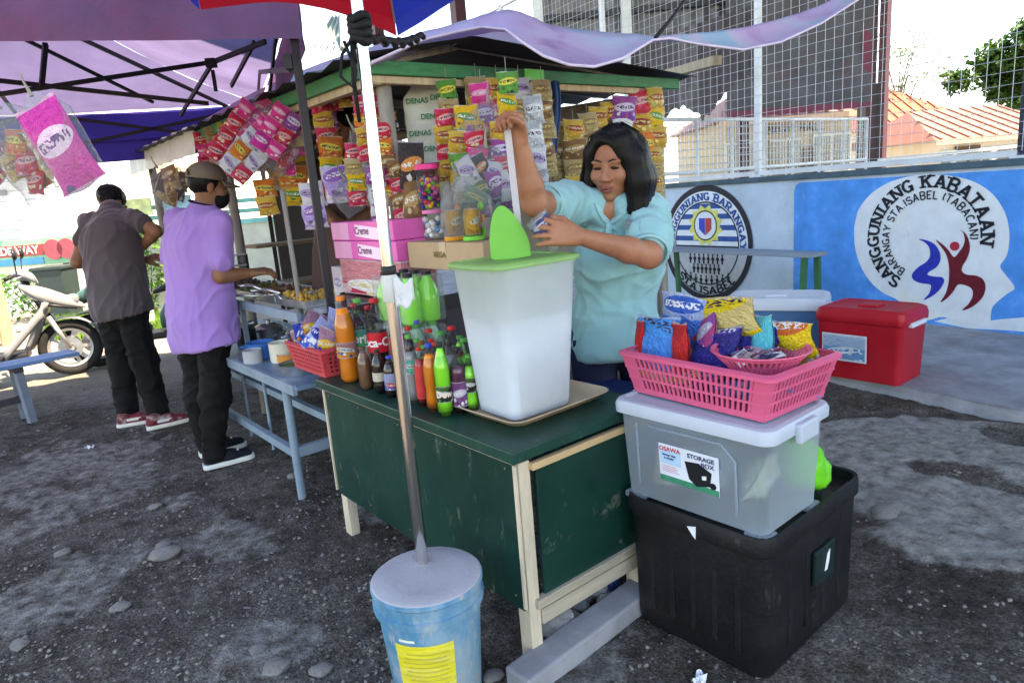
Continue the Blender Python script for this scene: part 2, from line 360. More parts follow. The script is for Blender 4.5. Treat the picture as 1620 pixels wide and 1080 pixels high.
def head(S, c, fwd, up, sc=1., fem=False):
    f = Vector(fwd).normalized(); u = Vector(up); u = (u-f*u.dot(f)).normalized(); x = f.cross(u)      # x = screen-left side is +x of the face's own right
    M = Matrix(((x.x, f.x, u.x), (x.y, f.y, u.y), (x.z, f.z, u.z)))
    P = lambda a, b, e: Vector(c) + (x*a + f*b + u*e)*sc
    S.ell(P(0, -.018, .035), (.074*sc, .092*sc, .085*sc), M, .02)                 # skull
    S.ell(P(0, .028, -.012), (.062*sc, .062*sc, .085*sc), M, .02)                 # face
    S.ell(P(0, .038, -.072), (.040*sc, .042*sc, .034*sc), M, .03)                 # jaw
    S.ell(P(0, .070, -.098), (.019*sc, .017*sc, .015*sc), M, .02)                 # chin
    for s in (-1, 1):
        S.ell(P(s*.040, .058, -.026), (.026*sc, .025*sc, .024*sc), M, .02)        # cheek
        S.ell(P(s*.032, .088, .004), (.019*sc, .014*sc, .0115*sc), M, .012, sub=True)
        S.ell(P(s*.031, .071, .004), (.0155*sc, .0135*sc, .0125*sc), M, .006)     # eyelid ball
        S.ell(P(s*.030, .079, .023), (.024*sc, .012*sc, .008*sc), M, .014)        # brow
        S.ell(P(s*.077, -.008, -.005), (.010*sc, .020*sc, .032*sc), M, .006)      # ear
        S.ell(P(s*.0125, .096, -.034), (.0105*sc, .011*sc, .0085*sc), M, .008)    # nostril wing
    S.cone(P(0, .084, .012), P(0, .106, -.030), .0085*sc, .0115*sc, .012)         # nose
    S.ell(P(0, .088, -.060), (.024*sc, .011*sc, .008*sc), M, .006); S.ell(P(0, .086, -.073), (.020*sc, .011*sc, .008*sc), M, .006)   # lips
    return P, M
def ellm(mb, c, r, M, n=12, m=8):
    mb.grid(lambda a, b: Vector(c) + M @ Vector((r[0]*math.cos(2*math.pi*a)*math.sin(math.pi*b), r[1]*math.sin(2*math.pi*a)*math.sin(math.pi*b), r[2]*math.cos(math.pi*b))), n, m)

# ------------------------------------------------------------------ lettering
def text_mesh(s, size=.1, off=0., space=1.0, bend=None, extr=.0):
    cu = bpy.data.curves.new('t', 'FONT'); cu.body = s; cu.size = size; cu.align_x = 'CENTER'; cu.align_y = 'CENTER'; cu.offset = off; cu.space_character = space; cu.resolution_u = 3; cu.extrude = extr
    o = bpy.data.objects.new('t', cu); COL.objects.link(o); dg = bpy.context.evaluated_depsgraph_get(); dg.update()
    me = bpy.data.meshes.new_from_object(o.evaluated_get(dg)); bpy.data.objects.remove(o); bpy.data.curves.remove(cu); me.materials.clear()
    if bend:
        bm = bmesh.new(); bm.from_mesh(me)
        bmesh.ops.subdivide_edges(bm, edges=[e for e in bm.edges if e.calc_length() > size*.25], cuts=2); bmesh.ops.triangulate(bm, faces=bm.faces)
        for v in bm.verts: a = v.co.x/bend; v.co = Vector((bend*math.sin(a), v.co.y, -bend*(1-math.cos(a))+v.co.z))
        bm.to_mesh(me); bm.free()
    return me
# hand-painted slab letters: strokes on a unit grid, with serifs
def arcp(cx, cy, rx, ry, a0, a1, n=8): return [(cx+rx*math.cos(R(a0+(a1-a0)*i/n)), cy+ry*math.sin(R(a0+(a1-a0)*i/n))) for i in range(n+1)]
GL = {
 'S': (.62, [arcp(.31, .73, .27, .22, 20, 270)+arcp(.31, .26, .29, .24, 90, -160)], []),
 'A': (.84, [[(.08, 0), (.42, 1)], [(.42, 1), (.76, 0)], [(.2, .34), (.64, .34)]], [(.08, 0), (.76, 0)]),
 'N': (.80, [[(.1, 0), (.1, 1)], [(.1, 1), (.7, 0)], [(.7, 0), (.7, 1)]], [(.1, 0), (.08, 1), (.7, 1)]),
 'G': (.74, [arcp(.38, .5, .32, .47, 40, 330), [(.66, .0), (.66, .42)], [(.42, .42), (.74, .42)]], []),
 'U': (.78, [[(.1, 1), (.1, .35)]+arcp(.39, .32, .29, .29, 180, 360)+[(.68, .35), (.68, 1)]], [(.1, 1), (.68, 1)]),
 'I': (.34, [[(.17, 0), (.17, 1)]], [(.17, 0), (.17, 1)]),
 'K': (.80, [[(.1, 0), (.1, 1)], [(.1, .42), (.66, 1)], [(.3, .6), (.7, 0)]], [(.1, 0), (.1, 1), (.66, 1), (.7, 0)]),
 'B': (.72, [[(.1, 0), (.1, 1)], [(.1, 1), (.36, 1)]+arcp(.36, .76, .24, .24, 90, -90)+[(.1, .52)], [(.36, .52)]+arcp(.38, .26, .27, .26, 90, -90)+[(.1, 0)]], [(.06, 0), (.06, 1)]),
 'T': (.70, [[(.35, 0), (.35, 1)], [(.03, .97), (.67, .97)]], [(.35, 0)]),
 'R': (.76, [[(.1, 0), (.1, 1)], [(.1, 1), (.36, 1)]+arcp(.36, .74, .26, .26, 90, -90)+[(.1, .48)], [(.36, .48), (.68, 0)]], [(.1, 0), (.06, 1), (.68, 0)]),
 'Y': (.76, [[(.08, 1), (.38, .48)], [(.68, 1), (.38, .48)], [(.38, .48), (.38, 0)]], [(.08, 1), (.68, 1), (.38, 0)]),
 'E': (.66, [[(.1, 0), (.1, 1)], [(.1, .98), (.58, .98)], [(.1, .5), (.46, .5)], [(.1, .02), (.6, .02)]], [(.06, 0), (.06, 1)]),
 'L': (.62, [[(.1, 0), (.1, 1)], [(.1, .02), (.58, .02)]], [(.06, 0), (.1, 1)]),
 'C': (.68, [arcp(.37, .5, .31, .47, 45, 315)], []),
 '.': (.22, [[(.1, .02), (.12, .14)]], []), '(': (.3, [arcp(.36, .5, .26, .6, 130, 230)], []), ')': (.3, [arcp(-.06, .5, .26, .6, -50, 50)], []), ' ': (.4, [], []),
}
def glyphs(mb, s, place, w=.2, serif=.15, gap=.1, total=None):
    # place(x, y) maps run-length x and height y (in letter heights) to a point
    ln = sum(GL[c][0]+gap for c in s); x0 = 0; k = 1
    for c in s:
        wd, st, sf = GL[c]
        for poly in st:
            L, Rr = [], []
            for i, p in enumerate(poly):
                a, b = poly[max(i-1, 0)], poly[min(i+1, len(poly)-1)]; dx, dy = b[0]-a[0], b[1]-a[1]; l = math.hypot(dx, dy) or 1; nx, ny = -dy/l*w/2, dx/l*w/2
                L.append((p[0]+nx, p[1]+ny)); Rr.append((p[0]-nx, p[1]-ny))
            for i in range(len(poly)-1):
                n = len(mb.v); mb.v += [place(x0+q[0], q[1], ln) for q in (L[i], L[i+1], Rr[i+1], Rr[i])]; mb.f.append((n, n+1, n+2, n+3))
        if serif:
            for (sx, sy) in sf:
                y0, y1 = (sy-.0, sy+.13) if sy < .5 else (sy-.13, sy+.0)
                n = len(mb.v); mb.v += [place(x0+sx+a, b, ln) for a, b in ((-serif-w/2, y0), (serif+w/2, y0), (serif+w/2, y1), (-serif-w/2, y1))]; mb.f.append((n, n+1, n+2, n+3))
        x0 += wd+gap

# ------------------------------------------------------------------ goods
def pillow_mesh(w, h, t, seed=0, nx=9, nz=12, crimp=.07, lump=.3):
    # a sealed wrapper: crimped ends, puffed middle, dented
    rnd = random.Random(seed); ph = rnd.random()*9; mb = MB()
    def sd(s):
        def fn(u, v):
            e = min(v, 1-v); puff = max(0, min(1, (e-crimp)/.22))**.6*(max(0, 4*u*(1-u))**.55)
            nz_ = noise.noise(Vector((u*3.1+ph, v*3.7, s*2.+ph)))
            x = (u-.5)*w*(1-.10*puff*0+.04*math.sin(v*9+ph)) * (.93+.07*(e < crimp)); z = (v-.5)*h+(.02*h*math.sin(u*7+ph) if e < .01 else 0)
            y = s*t/2*puff*(1+lump*nz_) + (.0012*s if e >= crimp else .0006*s) + .006*math.sin(v*4+ph)*w/.15
            return (x, y, z)
        return fn
    mb.grid(sd(-1), nx, nz); mb.grid(lambda u, v: sd(1)(1-u, v), nx, nz)
    return mb.mesh('wrapper')
_pc = {}
def pillow(w, h, t, var=0):
    k = (round(w, 3), round(h, 3), round(t, 3), var)
    if k not in _pc: _pc[k] = pillow_mesh(w, h, t, var*1.7+w*100)
    return _pc[k]
def pack(parent, name, w, h, t, mat, loc, rot=(0, 0, 0), var=0, **kw):
    # wrappers share mesh data; the print sits on the object
    me = pillow(w, h, t, var); o = bpy.data.objects.new(name, me); COL.objects.link(o)
    if len(me.materials) == 0: me.materials.append(None); me.shade_smooth()
    o.material_slots[0].link = 'OBJECT'; o.material_slots[0].material = mat
    o.location = loc; o.rotation_euler = rot
    if parent is not None: o.parent = parent
    return setp(o, **kw)
def strip(label, top, n, w, h, t, mats, yaw=0, cat='snack strip', group='strings of snack sachets hanging from the kiosk', name='snack_strip', seed=0, tilt=0, overlap=.86):
    # a string of sachets hanging from one staple
    rn = random.Random(seed); th = thing(name, label, cat, top, yaw, group)
    for i in range(n):
        pack(th, 'sachet', w, h, t, mats[(i+seed) % len(mats)], (rn.uniform(-.006, .006), rn.uniform(-.008, .008), -h*overlap*(i+.5)-.01), (rn.uniform(-.12, .12)+tilt, rn.uniform(-.10, .10), rn.uniform(-.25, .25)), var=rn.randrange(3))
    MB().tube([(0, 0, .05), (0, 0, -.03)], .0015, 4).ob('string', pm('twine', (.3, .27, .22), .8), th)
    return th
def bagmesh(w, h, d, seed=0):
    rn = random.Random(seed); ph = rn.random()*20
    def fn(u, v):
        a = 2*math.pi*u; ta = (1-.80*max(0, (v-.72)/.28)**1.1); lw = (.35+.65*min(1, v/.25))
        cr = 1+.10*noise.noise(Vector((math.cos(a)*2+ph, math.sin(a)*2, v*4)))+.05*noise.noise(Vector((math.cos(a)*6+ph, math.sin(a)*6, v*9)))
        return (w/2*math.copysign(abs(math.cos(a))**.6, math.cos(a))*ta*(.93+.07*lw)*cr, d/2*math.copysign(abs(math.sin(a))**.8, math.sin(a))*(1-.88*max(0, (v-.6)/.4))*lw*cr, -h+h*v)
    return MB().grid(fn, 28, 18, closed_u=True).mesh('bag')
def hangbag(label, top, w, h, d, packs, yaw=0, roll=0, seed=0, group='clear bags of goods hanging at the stall', cat='hanging bag', name='hanging_plastic_bag', film_=None):
    # a clear bag tied at the top with wrapped goods inside; packs: (n, w, h, t, mats, part name)
    rn = random.Random(seed); th = thing(name, label, cat, top, yaw, group); th.rotation_euler = (0, roll, yaw)
    link(bagmesh(w, h, d, seed), 'clear_bag', film_ or film('clear_film'), th, smooth='all')
    MB().tube([(0, 0, -.01), (0, 0, .04), (.006, 0, .07)], [.008, .004, .003], 6).ob('tie', pm('twine', (.3, .27, .22), .8), th)
    for (n, pw, ph, pt, mats, pn) in packs:
        for i in range(n):
            row = i/max(1, n)
            z = -h*.93+ph*.45+row*(h*.66-ph*.5); x = rn.uniform(-.5, .5)*max(.0, w-pw*.9)
            pack(th, pn, pw, ph, pt, mats[i % len(mats)], (x, rn.uniform(-.3, .3)*d*.7, z), (rn.uniform(-.3, .3), rn.uniform(-.9, .9), rn.uniform(-.5, .5)) if n > 1 else (0, 0, 0), var=rn.randrange(3))
    return th
GLASSY = {}
def liquid(name, col, rough=.06): return pm(name, [min(.95, c*1.25) for c in col], rough, var=.05, coat=.6, spec=.6)
def bottle(label, base, H, r, liq, lab, cap, fill=.8, labz=(.36, .62), text=None, tcol=None, group='soda bottles on the counter', shape='pet', labcol2=None, yawt=0):
    th = thing('soda_bottle', label, 'bottle', base, yawt, group)
    if shape == 'pet': prof = [(.72*r, 0), (.95*r, .015), (r, .06*H), (.97*r, .2*H), (.90*r, .34*H), (.97*r, .40*H), (r, .6*H), (.97*r, .68*H), (.72*r, .78*H), (.42*r, .87*H), (.30*r, .92*H), (.30*r, .955*H)]
    else: prof = [(.8*r, 0), (r, .02), (r, .3*H), (r, .62*H), (.85*r, .72*H), (.5*r, .84*H), (.36*r, .9*H), (.36*r, .955*H)]
    MB().lathe(prof, 18).ob('bottle', film('pet_clear', base=.14, rough=.05, dif=(.03, .03, .03)), th, smooth='all')
    lp = [(q*.955, z+.002) for q, z in prof if z < fill*H]; q = lp[-1][0]; nx = [p for p in prof if p[1] >= fill*H]
    if nx: lp.append((q+(nx[0][0]*.955-q)*.6, fill*H))
    MB().lathe(lp, 18).ob('drink', liq, th, smooth='all')
    if lab: MB().lathe([(r*1.012, labz[0]*H), (r*1.022, (labz[0]+labz[1])/2*H), (r*1.012, labz[1]*H)], 22, cap=False).ob('label_band', lab, th, smooth='all')
    if text:
        me = text_mesh(text, r*1.15, off=.0012, bend=r*1.03); a = -math.pi/2-yawt-math.atan2(base[0], base[1])*1.0
        rot = Matrix.Rotation(a+math.pi/2, 4, 'Z') @ Matrix.Translation((0, -r*1.035, (labz[0]+labz[1])/2*H)) @ Matrix.Rotation(math.pi/2, 4, 'X')
        o = link(me, 'lettering', tcol, th); o.matrix_local = rot
    mb = MB().lathe([(.40*r, .945*H), (.41*r, .95*H), (.41*r, H-.002), (.37*r, H)], 16); mb.ob('cap', cap, th, smooth=True)
    return th
def carton(label, M, d, mat, name='carton', cat='box', group=None, tape=None, text=None, tcol=None, tsize=.04, face='-y', flap=True, toff=(0, 0)):
    th = thing(name, label, cat, group=group); th.matrix_world = M
    MB().box((0, 0, d[2]/2), d).ob('body', mat, th, bevel=.003)
    if flap: MB().box((0, 0, d[2]+.0012), (d[0]*.995, .004, .002)).ob('lid_seam', pm('seam', (.12, .09, .06), .8), th)
    if tape: MB().box((0, 0, d[2]+.0012), (.045, d[1]*1.0, .001)).box((0, -d[1]/2-.0012, d[2]*.8), (.045, .001, d[2]*.4)).ob('tape', tape, th)
    if text:
        me = text_mesh(text, tsize, off=.001); o = link(me, 'lettering', tcol, th)
        if face == '-y': o.location = (toff[0], -d[1]/2-.003, d[2]*.5+toff[1]); o.rotation_euler = (math.pi/2, 0, 0)
        else: o.location = (-d[0]/2-.003, toff[0], d[2]*.5+toff[1]); o.rotation_euler = (math.pi/2, 0, -math.pi/2)
    return th
# ------------------------------------------------------------------ the ground
def ground_z(x, y):
    v = Vector((x, y, 0)); h = .016*noise.noise(v*1.3)+.014*noise.noise(v*3.7+Vector((5, 0, 0)))+.010*noise.noise(v*9)
    r = noise.noise(v*17+Vector((2, 3, 1))); h += .004*noise.noise(v*31)+.006*max(0, r)
    return h-.006
def mk_ground():
    def ax(fine0, fine1, st, lo, hi):
        a = list(np.arange(fine0, fine1, st)); x = a[0]; d = st; L = []
        while x > lo: d *= 1.13; x -= d; L.append(x)
        x = a[-1]; d = st; Rr = []
        while x < hi: d *= 1.13; x += d; Rr.append(x)
        return L[::-1]+a+Rr
    xs = ax(-3.4, 3.0, .022, -220, 220); ys = ax(.9, 5.0, .022, -60, 320)
    V = []; dust = []
    patch = [(gz(*q), s) for q, s in (((1450, 700), .45), ((1560, 720), .5), ((1350, 690), .35), ((1480, 800), .35), ((1590, 850), .35), ((1390, 760), .25))]
    dark = [(gz(*q), s) for q, s in (((1520, 745), .22), ((1450, 735), .14), ((1600, 690), .12))]
    lite = [(gz(*q), s) for q, s in (((150, 780), .5), ((300, 860), .35), ((60, 950), .3), ((620, 800), .2), ((420, 1020), .2), ((100, 720), .6), ((900, 1050), .18))]
    for y in ys:
        for x in xs:
            near = abs(x) < 9 and -1 < y < 14
            z = ground_z(x, y) if near else -.006
            n1 = noise.noise(Vector((x*2.3, y*2.3, 4))) + .6*noise.noise(Vector((x*6, y*6, 1))) if near else 0
            d = 0
            if near:
                a = sum(math.exp(-((x-p.x)**2+(y-p.y)**2)/(s*s)) for p, s in patch); b = sum(math.exp(-((x-p.x)**2+(y-p.y)**2)/(s*s)) for p, s in dark)
                c = sum(math.exp(-((x-p.x)**2+(y-p.y)**2)/(s*s)) for p, s in lite)
                d = max(0, min(1, (a-1.25*b-.55+.5*n1)*4.5)); d = max(d, .46*max(0, min(1, (c-.45+.7*n1)*2)))
                if d > .3: z += .010*min(1, d)
            V.append((x, y, z)); dust.append(d)
    nx = len(xs); F = [(j*nx+i, j*nx+i+1, (j+1)*nx+i+1, (j+1)*nx+i) for j in range(len(ys)-1) for i in range(nx-1)]
    me = bpy.data.meshes.new('ground'); me.from_pydata(V, [], F); me.shade_smooth()
    at_ = me.attributes.new('dust', 'FLOAT', 'POINT'); at_.data.foreach_set('value', dust)
    m = bpy.data.materials.new('dirt'); m.use_nodes = True; nt = m.node_tree; b = nt.nodes['Principled BSDF']; L = nt.links
    tc = N(nt, 'TexCoord'); ob = tc.outputs['Object']
    n1 = N(nt, 'TexNoise', Scale=1.7, Detail=8., Roughness=.66); n2 = N(nt, 'TexNoise', Scale=14., Detail=8., Roughness=.72); n3 = N(nt, 'TexNoise', Scale=95., Detail=4., Roughness=.7); vo = N(nt, 'TexVoronoi', Scale=55.); vo2 = N(nt, 'TexVoronoi', Scale=130.)
    for n in (n1, n2, n3, vo, vo2): L.new(ob, n.inputs['Vector'])
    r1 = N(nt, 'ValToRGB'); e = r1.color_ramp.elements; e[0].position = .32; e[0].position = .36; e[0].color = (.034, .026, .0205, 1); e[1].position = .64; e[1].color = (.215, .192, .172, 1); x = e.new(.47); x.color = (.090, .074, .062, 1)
    mx = N(nt, 'MixRGB'); mx.inputs[0].default_value = .5; L.new(n1.outputs[0], mx.inputs[1]); L.new(n2.outputs[0], mx.inputs[2]); L.new(mx.outputs[0], r1.inputs[0])
    # pebbles: pale voronoi cells
    r2 = N(nt, 'ValToRGB'); e = r2.color_ramp.elements; e[0].position = .90; e[0].color = (0, 0, 0, 1); e[1].position = .93; e[1].color = (1, 1, 1, 1); L.new(vo.outputs['Color'], r2.inputs[0])
    gt = N(nt, 'Math', operation='LESS_THAN'); gt.inputs[1].default_value = .34; L.new(vo.outputs['Distance'], gt.inputs[0])
    mu = N(nt, 'Math', operation='MULTIPLY'); L.new(r2.outputs[0], mu.inputs[0]); L.new(gt.outputs[0], mu.inputs[1])
    m2 = N(nt, 'MixRGB'); L.new(mu.outputs[0], m2.inputs[0]); L.new(r1.outputs[0], m2.inputs[1]); m2.inputs[2].default_value = (.20, .195, .19, 1)
    cell = N(nt, 'SeparateColor'); L.new(vo2.outputs['Color'], cell.inputs[0]); cr = N(nt, 'MapRange'); cr.inputs[3].default_value = .55; cr.inputs[4].default_value = 1.6; L.new(cell.outputs[0], cr.inputs[0])
    m4 = N(nt, 'MixRGB', blend_type='MULTIPLY'); m4.inputs[0].default_value = .85; L.new(m2.outputs[0], m4.inputs[1])
    r4 = N(nt, 'MapRange'); r4.inputs[1].default_value = .3; r4.inputs[2].default_value = .7; r4.inputs[3].default_value = .5; r4.inputs[4].default_value = 1.5; L.new(n3.outputs[0], r4.inputs[0])
    mm = N(nt, 'Math', operation='MULTIPLY'); L.new(r4.outputs[0], mm.inputs[0]); L.new(cr.outputs[0], mm.inputs[1]); L.new(mm.outputs[0], m4.inputs[2])
    at_ = N(nt, 'Attribute', attribute_name='dust'); m3 = N(nt, 'MixRGB')
    rd = N(nt, 'ValToRGB'); e = rd.color_ramp.elements; e[0].position = .3; e[0].color = (.13, .118, .105, 1); e[1].position = .60; e[1].color = (.46, .44, .41, 1); L.new(n2.outputs[0], rd.inputs[0])
    df = N(nt, 'Math', operation='MULTIPLY_ADD'); L.new(n2.outputs[0], df.inputs[0]); df.inputs[1].default_value = 1.5; df.inputs[2].default_value = -.78
    da = N(nt, 'Math', operation='ADD'); L.new(at_.outputs['Fac'], da.inputs[0]); L.new(df.outputs[0], da.inputs[1]); dm = N(nt, 'MapRange'); dm.inputs[1].default_value = .12; dm.inputs[2].default_value = .85; L.new(da.outputs[0], dm.inputs[0]); dg_ = N(nt, 'Math', operation='MULTIPLY'); L.new(dm.outputs[0], dg_.inputs[0]); dq = N(nt, 'MapRange'); dq.inputs[2].default_value = .25; L.new(at_.outputs['Fac'], dq.inputs[0]); L.new(dq.outputs[0], dg_.inputs[1]); L.new(dg_.outputs[0], m3.inputs[0]); L.new(m4.outputs[0], m3.inputs[1]); L.new(rd.outputs[0], m3.inputs[2])
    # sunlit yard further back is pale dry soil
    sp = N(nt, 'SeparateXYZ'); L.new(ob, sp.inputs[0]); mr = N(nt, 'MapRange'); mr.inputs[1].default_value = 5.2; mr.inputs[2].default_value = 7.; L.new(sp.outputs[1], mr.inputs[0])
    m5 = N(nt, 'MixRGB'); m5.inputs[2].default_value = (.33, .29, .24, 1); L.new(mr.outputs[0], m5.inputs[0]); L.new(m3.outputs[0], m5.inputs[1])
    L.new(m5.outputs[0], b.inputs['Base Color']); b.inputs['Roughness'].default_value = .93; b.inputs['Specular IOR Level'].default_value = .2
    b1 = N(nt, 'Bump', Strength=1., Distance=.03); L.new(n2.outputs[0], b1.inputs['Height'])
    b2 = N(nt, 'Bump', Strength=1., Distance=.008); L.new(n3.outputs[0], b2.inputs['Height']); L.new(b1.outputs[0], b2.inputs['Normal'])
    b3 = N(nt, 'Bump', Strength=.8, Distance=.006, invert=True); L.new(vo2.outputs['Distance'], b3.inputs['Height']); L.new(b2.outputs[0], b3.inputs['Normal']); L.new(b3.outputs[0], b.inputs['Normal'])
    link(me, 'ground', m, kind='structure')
mk_ground()
def rock_mesh(seed, n=2, rough=.35):
    bm = bmesh.new(); bmesh.ops.create_icosphere(bm, subdivisions=n, radius=1)
    for v in bm.verts:
        q = v.co*1.1+Vector((seed*3.1, seed, 0)); k = 1+rough*noise.noise(q)+.4*rough*noise.noise(q*2.7)
        v.co = v.co*k; v.co.z *= .62
    me = bpy.data.meshes.new('stone'); bm.to_mesh(me); bm.free(); return me
stone_m = pm('stone', (.25, .235, .22), .9, .35, 14, .8, 70, dirt=((.10, .09, .085), .6))
def mk_gravel():
    rn = random.Random(3); V = []; F = []; shapes = []
    for s in range(6):
        me = rock_mesh(s+1, 1); shapes.append(([v.co.copy() for v in me.vertices], [tuple(p.vertices) for p in me.polygons])); bpy.data.meshes.remove(me)
    n = 0
    while n < 3000:
        if rn.random() < .5: px, py = rn.uniform(-100, 1720), 560+540*rn.random()**1.0
        else: px, py = rn.uniform(-100, 700), rn.uniform(640, 1130)
        P = gz(px, py)
        if P.y > 7 or P.y < .8: continue
        if (P-W0).dot(WN) > -1.85: continue
        n += 1; s = rn.choice((.003, .004, .004, .005, .006, .007)) * (1+P.y*.12); vs, fs = shapes[rn.randrange(6)]
        M = TR((P.x, P.y, ground_z(P.x, P.y)+s*.25), (rn.uniform(-.4, .4), rn.uniform(-.4, .4), rn.uniform(0, 6.3)), (s*rn.uniform(.8, 1.6), s, s*rn.uniform(.6, 1))); b0 = len(V)
        V += [tuple(M @ v) for v in vs]; F += [tuple(i+b0 for i in f) for f in fs]
    me = bpy.data.meshes.new('gravel'); me.from_pydata(V, [], F)
    link(me, 'gravel', pm('gravel_m', (.19, .172, .155), .9, .7, 5, .3, 80), label='loose grey gravel scattered over the dirt ground', cat='gravel', kind='stuff')
mk_gravel()
for i, (px, py, s, ro, lb) in enumerate((
    (262, 878, .055, .3, 'flat pale stone half sunk in the dirt at left'), (258, 862, .03, 1, 'small pale stone touching the flat stone at left'), (100, 875, .03, 1, 'rounded stone near the left edge of the bare ground'), (30, 1015, .03, 2, 'grey stone low in the left corner of the ground'),
    (245, 800, .028, 0, 'small pale stone in front of the black canvas shoe'), (437, 1055, .038, .5, 'pale stone at the bottom edge left of the blue bucket'), (410, 1025, .028, .9, 'stone above the pale stone left of the blue bucket'), (508, 1058, .03, .2, 'stone close to the foot of the blue bucket'),
    (465, 755, .03, 1.2, 'dark stone beside the foot of the table leg'), (780, 1068, .03, .7, 'whitish stone between blue bucket and counter leg'), (1400, 812, .05, .4, 'pale lump of cement on the dusty ground beside the black bin'), (1600, 895, .03, 1, 'small stone at the right edge of the ground'),
    (190, 960, .03, .4, 'grey stone on the bare ground below the flat pale stone'))):
    P = gz(px, py); o = link(rock_mesh(i+20, 2), 'stone', stone_m, None, (P.x, P.y, ground_z(P.x, P.y)+s*.2), (0, 0, ro), smooth=True, label=lb, cat='stone', group='stones on the ground'); o.scale = (s*1.25, s, s*.8)
# bits of litter
for i, (px, py, lb) in enumerate(((142, 707, 'crumpled white scrap of paper on the ground at left'), (1108, 1076, 'white scrap on the ground at the bottom right of the black bin'))):
    P = gz(px, py); MB().grid(lambda u, v: ((u-.5)*.05, (v-.5)*.03, .012+.01*math.sin(u*9+v*7)), 6, 5).ob('paper_scrap', pm('paper', (.75, .76, .8), .8), None, (P.x, P.y, ground_z(P.x, P.y)), (0, 0, i), label=lb, cat='litter')

# ------------------------------------------------------------------ platform and painted wall
conc = pm('concrete', (.30, .31, .33), .85, .28, 5, .5, 45, dirt=((.14, .14, .14), .6), dscale=2)
pl = MB(); L0, L1 = -6, 9
pl.grid(lambda u, v: tuple(wpt(-1.77+1.79*u, L0+(L1-L0)*v, .06+.004*noise.noise(Vector((u*4, v*30, 0))))), 8, 60)
pl.grid(lambda u, v: tuple(wpt(-1.77-.03*(1-u)+.03*noise.noise(Vector((v*40, u, 3))), L0+(L1-L0)*v, -.05+.11*u)), 3, 120)
pl.ob('pavement', conc, kind='structure')
wall = thing('painted_wall', 'low white and blue mural wall below the mesh fence', 'wall', W0, WY)
white_wall = pm('wall_white', (.44, .57, .68), .8, .14, 2.5, .35, 30, dirt=((.30, .34, .38), .45), dscale=1.4, scratch=((.25, .27, .28), .5, (2, 2, .25), .60))
MB().box((.09, 1.5, .62), (.18, 15, 1.36)).ob('wall', white_wall, wall)
MB().box((.08, 1.5, 1.325), (.22, 15.02, .05)).ob('coping', pm('wall_cap', (.05, .10, .13), .7, .3, 6), wall, bevel=.006)
def wpoly(name, pts, mat, d, lift=None):
    # flat paint on the wall face, traced in wall coordinates
    mb = MB(); mb.v = [(-d, y, z) for y, z in pts]; mb.f = [tuple(range(len(pts)))]
    return mb.ob(name, mat, wall)
blue_p = pm('mural_blue', (.02, .27, .72), .7, .22, 5, .3, 40, dirt=((.16, .42, .74), .7), dscale=5, dthr=.55, scratch=((.45, .6, .72), .55, (1, 1.4, .8), .63))
cream_p = pm('mural_cream', (.66, .72, .76), .75, .08, 6, .3, 40, dirt=((.70, .68, .42), .6), dscale=3.2, dthr=.54, scratch=((.42, .5, .56), .5, (2, 2, .5), .62))
black_p = pm('mural_black', (.012, .016, .028), .6, .2, 20, scratch=((.16, .19, .22), .6, (3, 3, 2), .63))
y0, zt = wl(1256, 290)
zt = 1.27; yb = wl(1256, 380)[0]
wpoly('blue_field', [(yb, .06), (-6, .06), (-6, zt), (yb-.06, zt), (yb-.02, zt-.02), (yb, zt-.07)], blue_p, .003)
# worn white patches bottom right
wpoly('white_wear', [wl(*q) for q in ((1478, 508), (1500, 503), (1540, 511), (1580, 505), (1640, 500), (1640, 526), (1590, 522), (1530, 519))], pm('wear', (.6, .68, .74), .8), .0045)
hd = [(1360, 330), (1375, 310), (1398, 293), (1430, 281), (1470, 276), (1510, 279), (1545, 289), (1572, 308), (1590, 335), (1597, 362), (1597, 386), (1593, 405), (1583, 421), (1592, 435), (1606, 455), (1592, 466), (1572, 484), (1568, 500), (1566, 516), (1540, 512), (1510, 506), (1490, 501), (1470, 506), (1447, 503), (1438, 488), (1420, 474), (1398, 463), (1380, 448), (1364, 425), (1354, 395), (1352, 365), (1355, 345)]

def smooth_poly(pts, n=5):
    out = []; m = len(pts)
    for i in range(m):
        p0, p1, p2, p3 = (Vector((*pts[(i+k) % m], 0)) for k in (-1, 0, 1, 2))
        for s in range(n):
            t = s/n; q = .5*((2*p1)+(p2-p0)*t+(2*p0-5*p1+4*p2-p3)*t*t+(3*p1-p0-3*p2+p3)*t**3); out.append((q.x, q.y))
    return out
wpoly('head_silhouette', [wl(*q) for q in smooth_poly(hd, 4)], cream_p, .006)
z8 = lambda x, y: (1360+x*260/1221, 270+y*230/1080)
s_blue = [(440, 508), (500, 515), (560, 545), (597, 600), (605, 660), (575, 715), (520, 750), (510, 772), (560, 785), (615, 790), (632, 820), (600, 880), (550, 925), (480, 960), (520, 910), (535, 860), (520, 842), (450, 832), (400, 805), (395, 765), (440, 715), (500, 675), (527, 630), (520, 570), (485, 530)]
k_red = [(568, 512), (620, 545), (665, 590), (705, 640), (745, 600), (775, 555), (785, 505), (770, 455), (740, 430), (790, 465), (818, 525), (822, 590), (800, 655), (770, 705), (765, 745), (800, 770), (870, 778), (920, 805), (940, 860), (925, 925), (880, 980), (820, 1020), (765, 1035), (815, 985), (845, 925), (835, 875), (790, 850), (735, 845), (700, 895), (655, 945), (605, 975), (645, 905), (665, 820), (668, 720), (650, 630), (610, 565)]
blue_s = pm('mural_s', (.006, .03, .38), .6, .15, 20); red_k = pm('mural_k', (.15, .006, .018), .6, .2, 20)
wpoly('s_figure', [wl(*z8(*p)) for p in smooth_poly(s_blue, 4)], blue_s, .009)
